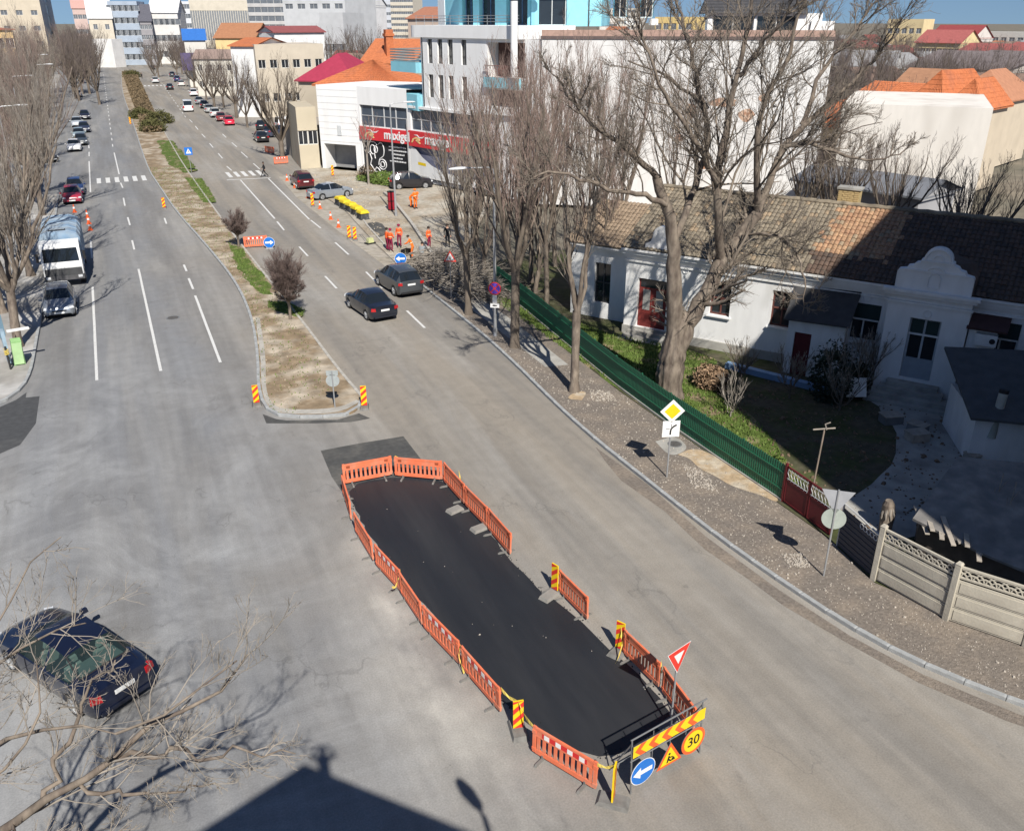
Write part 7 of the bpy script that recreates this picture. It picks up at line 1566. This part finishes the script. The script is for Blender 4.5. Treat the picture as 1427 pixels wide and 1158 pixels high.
# slender street and garden trees with steep shoots
def shoot_tree(name, label, loc, h, clear, r, seed, bark, twig, nl=5, dens=1., lean=(0, 0), spread=.25, group=None):
    global NR; NR = np.random.default_rng(seed)
    W_, C_ = TreeMesh(), TreeMesh(); top = (lean[0], lean[1], clear)
    flare_trunk(W_, [(0, 0, -.1), (lean[0] * .3, lean[1] * .3, clear * .4), top], [r, r * .9, r * .85], 10)
    limbs = []
    for i in range(nl):
        a = 6.283 * i / nl + NR.uniform(-.4, .4); s = spread * NR.uniform(.6, 1.4); L = (h - clear) * NR.uniform(.6, .85)
        p0 = np.array(top) - np.array([0, 0, NR.uniform(0, .25) * clear * .4]); pts = [p0]
        for j in range(1, 6): t = j / 5; pts.append(p0 + np.array([math.cos(a) * s * L * t ** .75, math.sin(a) * s * L * t ** .75, L * t]) + NR.normal(0, .10, 3))
        limbs.append((pts, r * NR.uniform(.45, .62), r * .16))
    P, Rr = limb_arrays(limbs, 10); W_.tubes(P, Rr, 7)
    ramify(C_, W_, P, Rr, [dict(n=int(10 * dens), t0=.12, ang=(.22, .6), ratio=.60, rmul=.42, upb=.45, k=6, sides=4, wig=.09, bend=.12, rmin=.02, wood=True),
                           dict(n=int(7 * dens), t0=.12, ang=(.22, .65), ratio=.58, rmul=.5, upb=.32, k=5, sides=3, wig=.10, bend=.10, rmin=.010),
                           dict(n=4, t0=.15, ang=(.25, .7), ratio=.52, rmul=.6, upb=.2, k=3, sides=3, wig=.08, bend=.08, rmin=.0065)])
    return tree_obj(name, label, loc, W_, C_, bark, twig, group)
shoot_tree('kerb_tree', 'slender pale-trunked bare tree on the verge against the green fence', (*(18.05,32.84), .1), 11.5, 3.9, .22, 21, K['bark'], K['twig'], 4, .75, (.05, .1), .22)
shoot_tree('kerb_tree', 'dark leaning bare tree beside the no stopping sign', (*(18,39.51), .1), 14.2, 4.2, .26, 22, K['bark_dark'], K['twig_red'], 5, 1., (.2, .3), .26)
shoot_tree('kerb_tree', 'bare tree at the kerb beside the brushwood and warning triangle', (*(17.85,45.79), .1), 12.5, 3.6, .22, 23, K['bark_dark'], K['twig'], 5, 1., (0, .2), .26)
for i, (x, y, h, c, lab) in enumerate([(22.9, 45.5, 14.2, 4., 'bare reddish-twigged garden tree just behind the green fence bend'), (24.2, 50.5, 14.5, 4.5, 'bare garden tree filling the gap between green fence and blank wall'), (26.6, 46.5, 13.5, 4., 'bare garden tree standing left of the white house wing'),
                                   (22.6, 56.5, 13.0, 4., 'bare tree behind the far end of the green fence'), (27.5, 53.5, 14.6, 4.5, 'tall bare tree against the middle of the blank white wall'), (30.5, 49.5, 13.8, 4.5, 'bare tree rising behind the white house wing roof'), (24.5, 63.0, 11., 3.5, 'bare tree in front of the shop poster'), (23.4, 48.2, 10., 1.5, 'low-branched thicket tree beside the green fence bend'), (25.4, 44.2, 9.5, 1.2, 'low-branched thicket tree touching the white house wing'), (21.9, 53.2, 9., 1.4, 'bushy bare tree at the end of the green fence'), (26.2, 58.5, 12., 2.0, 'bushy bare tree in the waste ground before the blank wall'), (29.5, 62., 12.5, 2.5, 'bare tree in the waste ground near the shop corner'), (32.5, 57., 13.5, 3., 'bare tree close under the blank wall'), (36.5, 52.5, 13.5, 3., 'bare tree close under the blank wall behind the lichened roof')]):
    shoot_tree('garden_tree', lab, (x, y, .08), h * 1.09, c, .17, 40 + i, K['bark'], K['twig_red'] if i % 2 == 0 else K['twig_red'], 6, .9, (NR.uniform(-.3, .3), NR.uniform(-.3, .3)), .24)
shoot_tree('young_tree', 'young pale tree in the grass before the line drawing shopfront', (*(24.67,91.71), .06), 8., 3.2, .12, 60, K['twig_pale'], K['twig_red'], 4, .6, (0, 0), .28)
shoot_tree('pruned_tree', 'many-stemmed pruned bare tree by the orange barriers near the zebra crossing', (*(19.88,114.45), .05), 11.5, 2.2, .34, 61, K['bark_dark'], K['bark_dark'], 9, .9, (0, 0), .42)
# pruned globe trees on the median
def globe_tree(label, loc, clear, rx, rz, seed, n):
    global NR; NR = np.random.default_rng(seed); W_, C_ = TreeMesh(), TreeMesh(); flare_trunk(W_, [(0, 0, -.05), (.03, .02, clear * .6), (0, 0, clear + .1)], [.09, .08, .08], 8)
    d = norm(NR.normal(0, 1, (26, 3)) + np.array([0, 0, .9])); d[:, 2] = np.abs(d[:, 2]) * .9 + .1; S0 = np.tile(np.array([[0, 0, clear]]), (26, 1)) + NR.normal(0, .04, (26, 3))
    ell = lambda d: 1 / np.sqrt((d[:, 0] / rx) ** 2 + (d[:, 1] / rx) ** 2 + ((d[:, 2]) / (rz * 2)) ** 2)
    tg = norm(NR.normal(0, 1, (26, 3))) * np.array([rx, rx, rz]) * .86 + np.array([0, 0, clear + rz * 1.02]); d = tg - S0
    P = strands(S0, d, np.linalg.norm(d, axis=1), 6, .04, .0, 1.); Rr = np.linspace(.03, .012, 6)[None].repeat(26, 0); W_.tubes(P, Rr, 5)
    ramify(C_, W_, P, Rr, [dict(n=30, t0=.3, ang=(.3, .9), ratio=.42, rmul=.6, upb=.12, k=4, sides=3, wig=.05, bend=.05, rmin=.010), dict(n=n, t0=.1, ang=(.2, .8), ratio=.6, rmul=.7, upb=.0, k=3, sides=3, wig=.05, rmin=.006)])
    return tree_obj('globe_tree', label, loc, W_, C_, K['bark'], mat('purplish_twig', (.175, .13, .115), .95, .25, 2.))
globe_tree('larger globe-pruned bare tree on the median soil opposite the moving cars', (*(8,49.21), .1), 1.0, 1.32, 1.5, 71, 15)
globe_tree('smaller globe-pruned bare tree on the median beside the striped barrier', (*(7.87,68.6), .1), .85, .95, .98, 72, 12)
# western street trees
proto = []
for i in range(3):
    proto.append(shoot_tree('street_tree', 'x', (0, 0, 0), 13.2 + i, 3.2, .27, 80 + i, K['bark'], K['twig'] if i != 1 else K['twig_red'], 8, 1.15, (.3 * (i - 1), .2), .46))
    if 1: proto[-1]['label'] = 'bare street tree'
WT = [(-6.2, 50.5, 'leaning bare street tree at the western corner beside the green cabinet'), (-7.4, 57.5, 'bare street tree on the pavement abreast of the silver hatchback'), (-6.3, 66, 'bare street tree on the pavement abreast of the blue-boxed lorry'), (-7.0, 76, 'bare street tree between the lorry and the traffic cones'), (-6.4, 88, 'bare street tree abreast of the dark red hatchback'),
      (-7.6, 99, 'bare street tree abreast of the blue hatchback'), (-10.4, 111, 'bare street tree overhanging the angled black saloon'), (-9.9, 122, 'bare street tree behind the angled black saloon')] + [(-9.9 - (i % 3) * .8, 133 + i * 11, 'bare street tree in the long row behind the western parked cars') for i in range(12)] + [(-13 - (i % 4) * 3, 58 + i * 13, 'bare tree in the second row behind the western pavement') for i in range(16)]
u3 = [False] * 3
for i, (x, y, lab) in enumerate(WT):
    k = i % 3; s = rnd.uniform(.85, 1.08) * (.92 if y < 62 else 1.)
    o = put(proto, u3, k, (x, y, .1), rnd.uniform(0, 6), lab, 'western street trees'); o.scale = (s, s, s * rnd.uniform(.9, 1.1))
# eastern far street trees and background trees
bg = [shoot_tree('town_tree', 'x', (0, 0, 0), 9.5, 2.2, .2, 90 + i, K['bark_dark'], mat('far_twig', (.155, .125, .115), .95, .2, 2.) if i == 0 else bpy.data.materials['far_twig'], 7, .8, (0, 0), .42) for i in range(2)]
BT = [(p, 'bare pruned tree along the eastern pavement by the parked row', 1.) for p in ((19.91,182.24), (21.47,210.01), (21.85,237.17), (24.35,281.06), (22.62,190.82), (25.9,315.9), (21.92,168.24), (21.36,152.35), (27.65,354.6))]
BT += [(p, 'bare tree among the roofs far beyond the blank white wall', 1.1) for p in ((68.44,72.91), (89.93,93.88), (105.2,106.92), (95.64,95.28), (114.83,111.42), (109,103.05), (124.66,115.58), (132.35,136.32), (150.23,146.74), (167.65,157.46), (140.56,127.84), (111.93,99.86), (120.39,105.39), (114.39,97.03), (122.96,102.37), (116.44,94.56), (113.65,90.05), (118.4,92.1), (176.52,177.03), (202.84,193.01), (179.85,187.76), (181.08,157.52), (184.92,152.99), (180.7,142.3), (158.94,121.4), (115.07,125.13), (151.11,159.9))]
BT += [(p, 'bare tree beside the outbuilding in front of the white party wall', .8) for p in ((51.01,50.82), (51.72,52.92), (51.97,40.68), (47.68,36.42), (50.46,54.13), (51.94,46.93))]
BT += [(p, 'bare tree on the skyline between the towers and the blank wall', 1.3) for p in ((66.05,230.73), (68.86,224.69), (69.85,219.14), (67.85,250.99), (80.37,236.73), (66.61,261.65), (152.9,258.11), (161.96,264.33), (154.26,245.57), (172.23,269.7), (166.06,285.17), (164.26,251.03), (179.15,252.99), (48.87,326.36), (51.84,315.77), (42.18,347.45), (48.34,356.74), (36.34,338.05), (51.03,244.74), (55.8,233.42), (49.41,255.26), (88.19,244.58), (216.75,359.75), (240.79,380.16), (245.93,352.73))]
BT += [(p, 'bare tree near the roundabout flats', 1.2) for p in ((19.49,364.48), (23.54,371.25), (27.22,363.98), (29.97,358.75), (0.57,300), (-1.45,330), (-2.63,299.99), (-3.33,279.98), (-0.34,270), (-3.3,239.98), (-3.98,219.96))]
rt2 = random.Random(9)
BT += [(bearing(rt2.uniform(1150, 1440), rt2.uniform(110, 480)), 'bare tree among the roofs far beyond the blank white wall', 1.1) for _ in range(70)]
BT += [(bearing(rt2.uniform(440, 610), rt2.uniform(170, 330)), 'bare tree on the skyline between the towers and the blank wall', 1.1) for _ in range(22)]
BT += [(bearing(rt2.uniform(80, 122), rt2.uniform(200, 420)), 'bare tree near the roundabout flats', 1.3) for _ in range(20)]
BT += [(bearing(rt2.uniform(200, 350), rt2.uniform(260, 420)), 'bare tree near the roundabout flats', 1.1) for _ in range(16)]
u2 = [False] * 2
for i, (p, lab, s0_) in enumerate(BT):
    s = s0_ * rnd.uniform(.85, 1.2); o = put(bg, u2, i % 2, (p[0], p[1], -.1), rnd.uniform(0, 6), lab, lab.replace('bare ', 'bare ').replace('tree', 'trees', 1)); o.scale = (s * 1.15, s * 1.15, s)
# the near tree reaching in over the dark blue car
NR = np.random.default_rng(5); W_, C_ = TreeMesh(), TreeMesh(); tb = np.array((-5.2, 8.6, 0.))
flare_trunk(W_, [(0, 0, 0), (.1, .1, 2.5), (.2, .2, 5.2)], [.28, .25, .22], 12)
rel = lambda pts: [tuple(np.array(p) - tb) for p in pts]
limbs = [(rel([(-5.0, 8.8, 5.0), (-3.39,10.68,5.6), (-2.74,10.42,6.1), (-2.06,10.37,6.4), (-1.31,10.31,6.8), (-0.59,10.27,7.2), (0.06,10.04,7.6), (0.56,10.15,8)]), .15, .02),
         (rel([(-5.0, 8.8, 5.0), (-3.51,11.5,6.2), (-2.79,11.15,6.9), (-1.82,10.7,7.2), (-1.26,10.23,7.3), (-0.55,9.94,7.6), (0.4,9.96,8.1)]), .08, .015),
         (rel([(-5.0, 8.8, 5.1), (-3.82,12.52,6.5), (-2.94,12.19,7.4), (-2.28,11.98,7.8), (-1.77,11.88,8), (-1.47,11.68,8.1)]), .08, .02),
         (rel([(-5.0, 8.8, 5.1), (-3.36,11.9,7.4), (-2.64,11.86,8.2), (-2.26,12.13,8.7), (-1.97,12.3,9), (-1.59,12.35,9.2)]), .05, .012),
         (rel([(-1.46,10.37,6.7), (-0.8,10.04,6.9), (-0.09,9.48,7), (0.44,9.18,7.1), (0.88,8.9,7.2)]), .06, .012),
         (rel([(-2.37,10.44,6.2), (-1.99,10.76,6.8), (-1.6,11.1,7.4), (-1.15,11.05,7.8)]), .06, .015),
         (rel([(-5.0, 8.8, 5.2), (-3.17,10.81,6.6), (-2.46,10.48,7), (-2.09,10.78,7.6), (-2.11,11.22,8)]), .06, .015),
         (rel([(-1.97,10.4,6.4), (-1.34,9.92,6.4), (-0.7,9.66,6.5), (-0.15,9.44,6.6)]), .05, .012),
         (rel([(-2.74,10.42,6.1), (-2.55,9.72,6), (-1.86,9.64,6), (-1.31,9.67,6.1)]), .05, .012)]
P, Rr = limb_arrays(limbs, 14); Rr *= .72; W_.tubes(P, Rr, 8)
ramify(C_, W_, P, Rr, [dict(n=15, t0=.2, ang=(.4, 1.1), ratio=.28, rmul=.42, upb=.15, k=5, sides=4, wig=.16, bend=.03, rmin=.010), dict(n=7, t0=.2, ang=(.4, 1.0), ratio=.5, rmul=.55, upb=.1, k=4, sides=3, wig=.16, rmin=.005), dict(n=4, t0=.3, ang=(.4, .9), ratio=.5, rmul=.7, k=3, sides=3, wig=.12, rmin=.0035, rtip=.002)])
tree_obj('overhanging_tree', 'bare pale tree reaching in with twiggy branches over the dark blue sedan', tuple(tb), W_, C_, K['bark'], K['twig_pale'])
# brushwood pile
q = TreeMesh(); N = 900; c = np.stack([NR.uniform(17.9, 21.2, N), NR.uniform(48.5, 59, N), np.zeros(N)], -1); c[:, 2] = .12 + NR.uniform(0, 1, N) ** 2 * .8; D = norm(np.stack([NR.normal(.8, .5, N), NR.normal(-.7, .6, N), NR.normal(0, .1, N)], -1)); P = strands(c, D, NR.uniform(1.2, 3.2, N), 5, .1, 0., 0.); P[:, :, 2] = np.maximum(P[:, :, 2], .12); q.tubes(P, np.linspace(.035, .012, 5)[None].repeat(N, 0) * NR.uniform(.5, 1.3, N)[:, None], 4)
ramify(q, q, P, np.linspace(.03, .01, 5)[None].repeat(N, 0), [dict(n=3, ang=(.3, .8), ratio=.5, k=3, sides=3, wig=.1, rmin=.009)])
t = thing('brushwood_pile', 'heap of cut branches spread between the kerb trees and the roadworks', 'brushwood', (0, 0, 0)); mobj('branches', q.mesh('branches'), K['twig_pale'], t)['kind'] = 'stuff'
# leafy masses: dry hedge, olive bushes, garden shrubs
def leaf_mass(n, sampler, size, name, m, parent):
    c = sampler(n); a = norm(NR.normal(0, 1, (n, 3))); b = norm(np.cross(a, NR.normal(0, 1, (n, 3)))); s = NR.uniform(.5, 1.2, (n, 1)) * size
    V = np.stack([c - a * s, c + b * s * .5, c + a * s, c - b * s * .5], 1).reshape(-1, 3); tm = TreeMesh(); tm.V = [V]; tm.Q = [np.arange(4 * n).reshape(n, 4)]; tm.n = 4 * n
    return mobj(name, tm.mesh(name), m, parent)
def ball(c, r):
    def f(n): d = norm(NR.normal(0, 1, (n, 3))); k = NR.uniform(.45, 1., (n, 1)) ** .6 * (1 + .18 * np.sin(d[:, :1] * 7 + d[:, 1:2] * 5)); p = np.array(c) + d * k * np.array(r); p[:, 2] = np.maximum(p[:, 2], .1); return p
    return f
def hedge_f(n):
    y = NR.uniform(150, 330, n) ** 1.0; f = (y - 150) / 180; x0 = 5.4 + 3.0 * f; x1 = 8.2 + 4.4 * f; x = x0 + (x1 - x0) * NR.uniform(0, 1, n); z = .1 + (.75 + .2 * np.sin(y * .3)) * NR.uniform(0, 1, n) ** .5; return np.stack([x, y, z], -1)
t = thing('dry_hedge', 'long clipped dry brown hedge down the middle of the central reservation', 'hedge', (0, 0, 0)); leaf_mass(26000, hedge_f, .22, 'foliage', K['dry'], t)
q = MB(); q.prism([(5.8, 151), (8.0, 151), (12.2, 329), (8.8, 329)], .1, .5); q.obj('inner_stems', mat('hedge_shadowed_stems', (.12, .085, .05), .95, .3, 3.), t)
for p, r, lab in (((6.16,174.01), (1.9, 1.9, 1.3), 'olive bush at the left of the three on the median'), ((8.79,165.12), (2.2, 2.2, 1.5), 'largest olive bush of the three on the median'), ((6.85,152.37), (2.0, 1.8, 1.3), 'olive bush at the front of the three on the median'), ((10.41,306.11), (2.6, 2.2, 1.5), 'olive bush rising from the dry hedge')):
    t = thing('olive_bush', lab, 'bush', p); leaf_mass(3500, ball((0, 0, .6), r), .16, 'foliage', K['shrub'], t); q = MB(); [q.tube([(0, 0, 0), (rnd.uniform(-.8, .8), rnd.uniform(-.8, .8), 1.2)], [.04, .015], 5) for _ in range(7)]; q.obj('stems', K['bark'], t)
for p, r, m, lab in ((hl2w(12.2, -3.6), (1.0, 1.0, 1.5), mat('dark_conifer', (.03, .045, .03), .95, .3, 4.), 'dark bushy shrub before the lean-to door'), (hl2w(13.1, -2.6), (.6, .6, .9), mat('dark_shrub', (.035, .04, .025), .95, .3, 4.), 'small dark shrub by the portico steps'), ((24.2, 30.6), (.75, .9, .6), mat('dry_bramble', (.28, .19, .12), .95, .3, 4.), 'dry brown bramble beside the big trunk at the shade edge'), ((23.2, 32.9), (.5, .5, .4), K['blade'], 'green tussock at the foot of the big trunk')):
    t = thing('garden_shrub', lab, 'shrub', (*p, .08)); leaf_mass(2600, ball((0, 0, r[2] * .8), r), .10, 'foliage', m, t); q = MB(); [q.tube([(0, 0, 0), (rnd.uniform(-.4, .4), rnd.uniform(-.4, .4), r[2])], [.025, .01], 5) for _ in range(6)]; q.obj('stems', K['bark'], t)
t = thing('shrub_bed', 'scrubby grass and brown twigs in the bed under the line drawing shopfront', 'shrub', (*(25.23,95.45), .05)); leaf_mass(3000, ball((1.2, -2.2, .3), (2.2, 3.8, .5)), .14, 'foliage', K['blade'], t); leaf_mass(1200, ball((.2, -.2, .7), (1., 1.2, .8)), .10, 'dry_stems', K['dry'], t)
for i, (x_, y_, h_, lab) in enumerate(((10.6, -4.4, 2.6, 'bare twiggy shrub in the shade before the lean-to'), (12.9, -4.6, 3.4, 'taller bare shrub in the shade beside the pale rug'), (8.0, -3.6, 2.0, 'low bare shrub beside the blue edging'), (13.2, -1.2, 2.8, 'bare climber against the portico flank'))):
    p = hl2w(x_, y_); shoot_tree('bare_shrub', lab, (*p, .08), h_, .25, .05, 120 + i, K['bark_dark'], K['twig'], 6, .6, (0, 0), .4)
shoot_tree('bare_shrub', 'thin bare shrub inside the fence below the big tree', (23.0, 27.5, .08), 2.2, .2, .04, 130, K['twig_pale'], K['twig_pale'], 5, .5, (0, 0), .45)
tag(MB().sheet([(16.41,475.1), (30.85,544.89), (50.18,640.59), (43.99,565.32), (28.42,489.3), (17.18,456.59)], .02).obj('roundabout_lawn', K['grass']), kind='structure')
for p, lab in (((24.48,15.73), 'bare thin sapling behind the concrete fence'), ((24.28,15.12), 'bare forked sapling at the edge of the flat shed')):
    t = thing('sapling', lab, 'sapling', (*p, .1)); q = MB(); q.tube([(0, 0, 0), (.05, .05, 1.2), (.15, .1, 2.6)], [.035, .025, .012], 6); q.tube([(.06, .05, 1.3), (-.1, .1, 2.1)], [.018, .008], 5); q.tube([(.1, .08, 1.9), (.35, .0, 2.4)], [.014, .007], 5); q.obj('stem', K['twig_pale'], t)
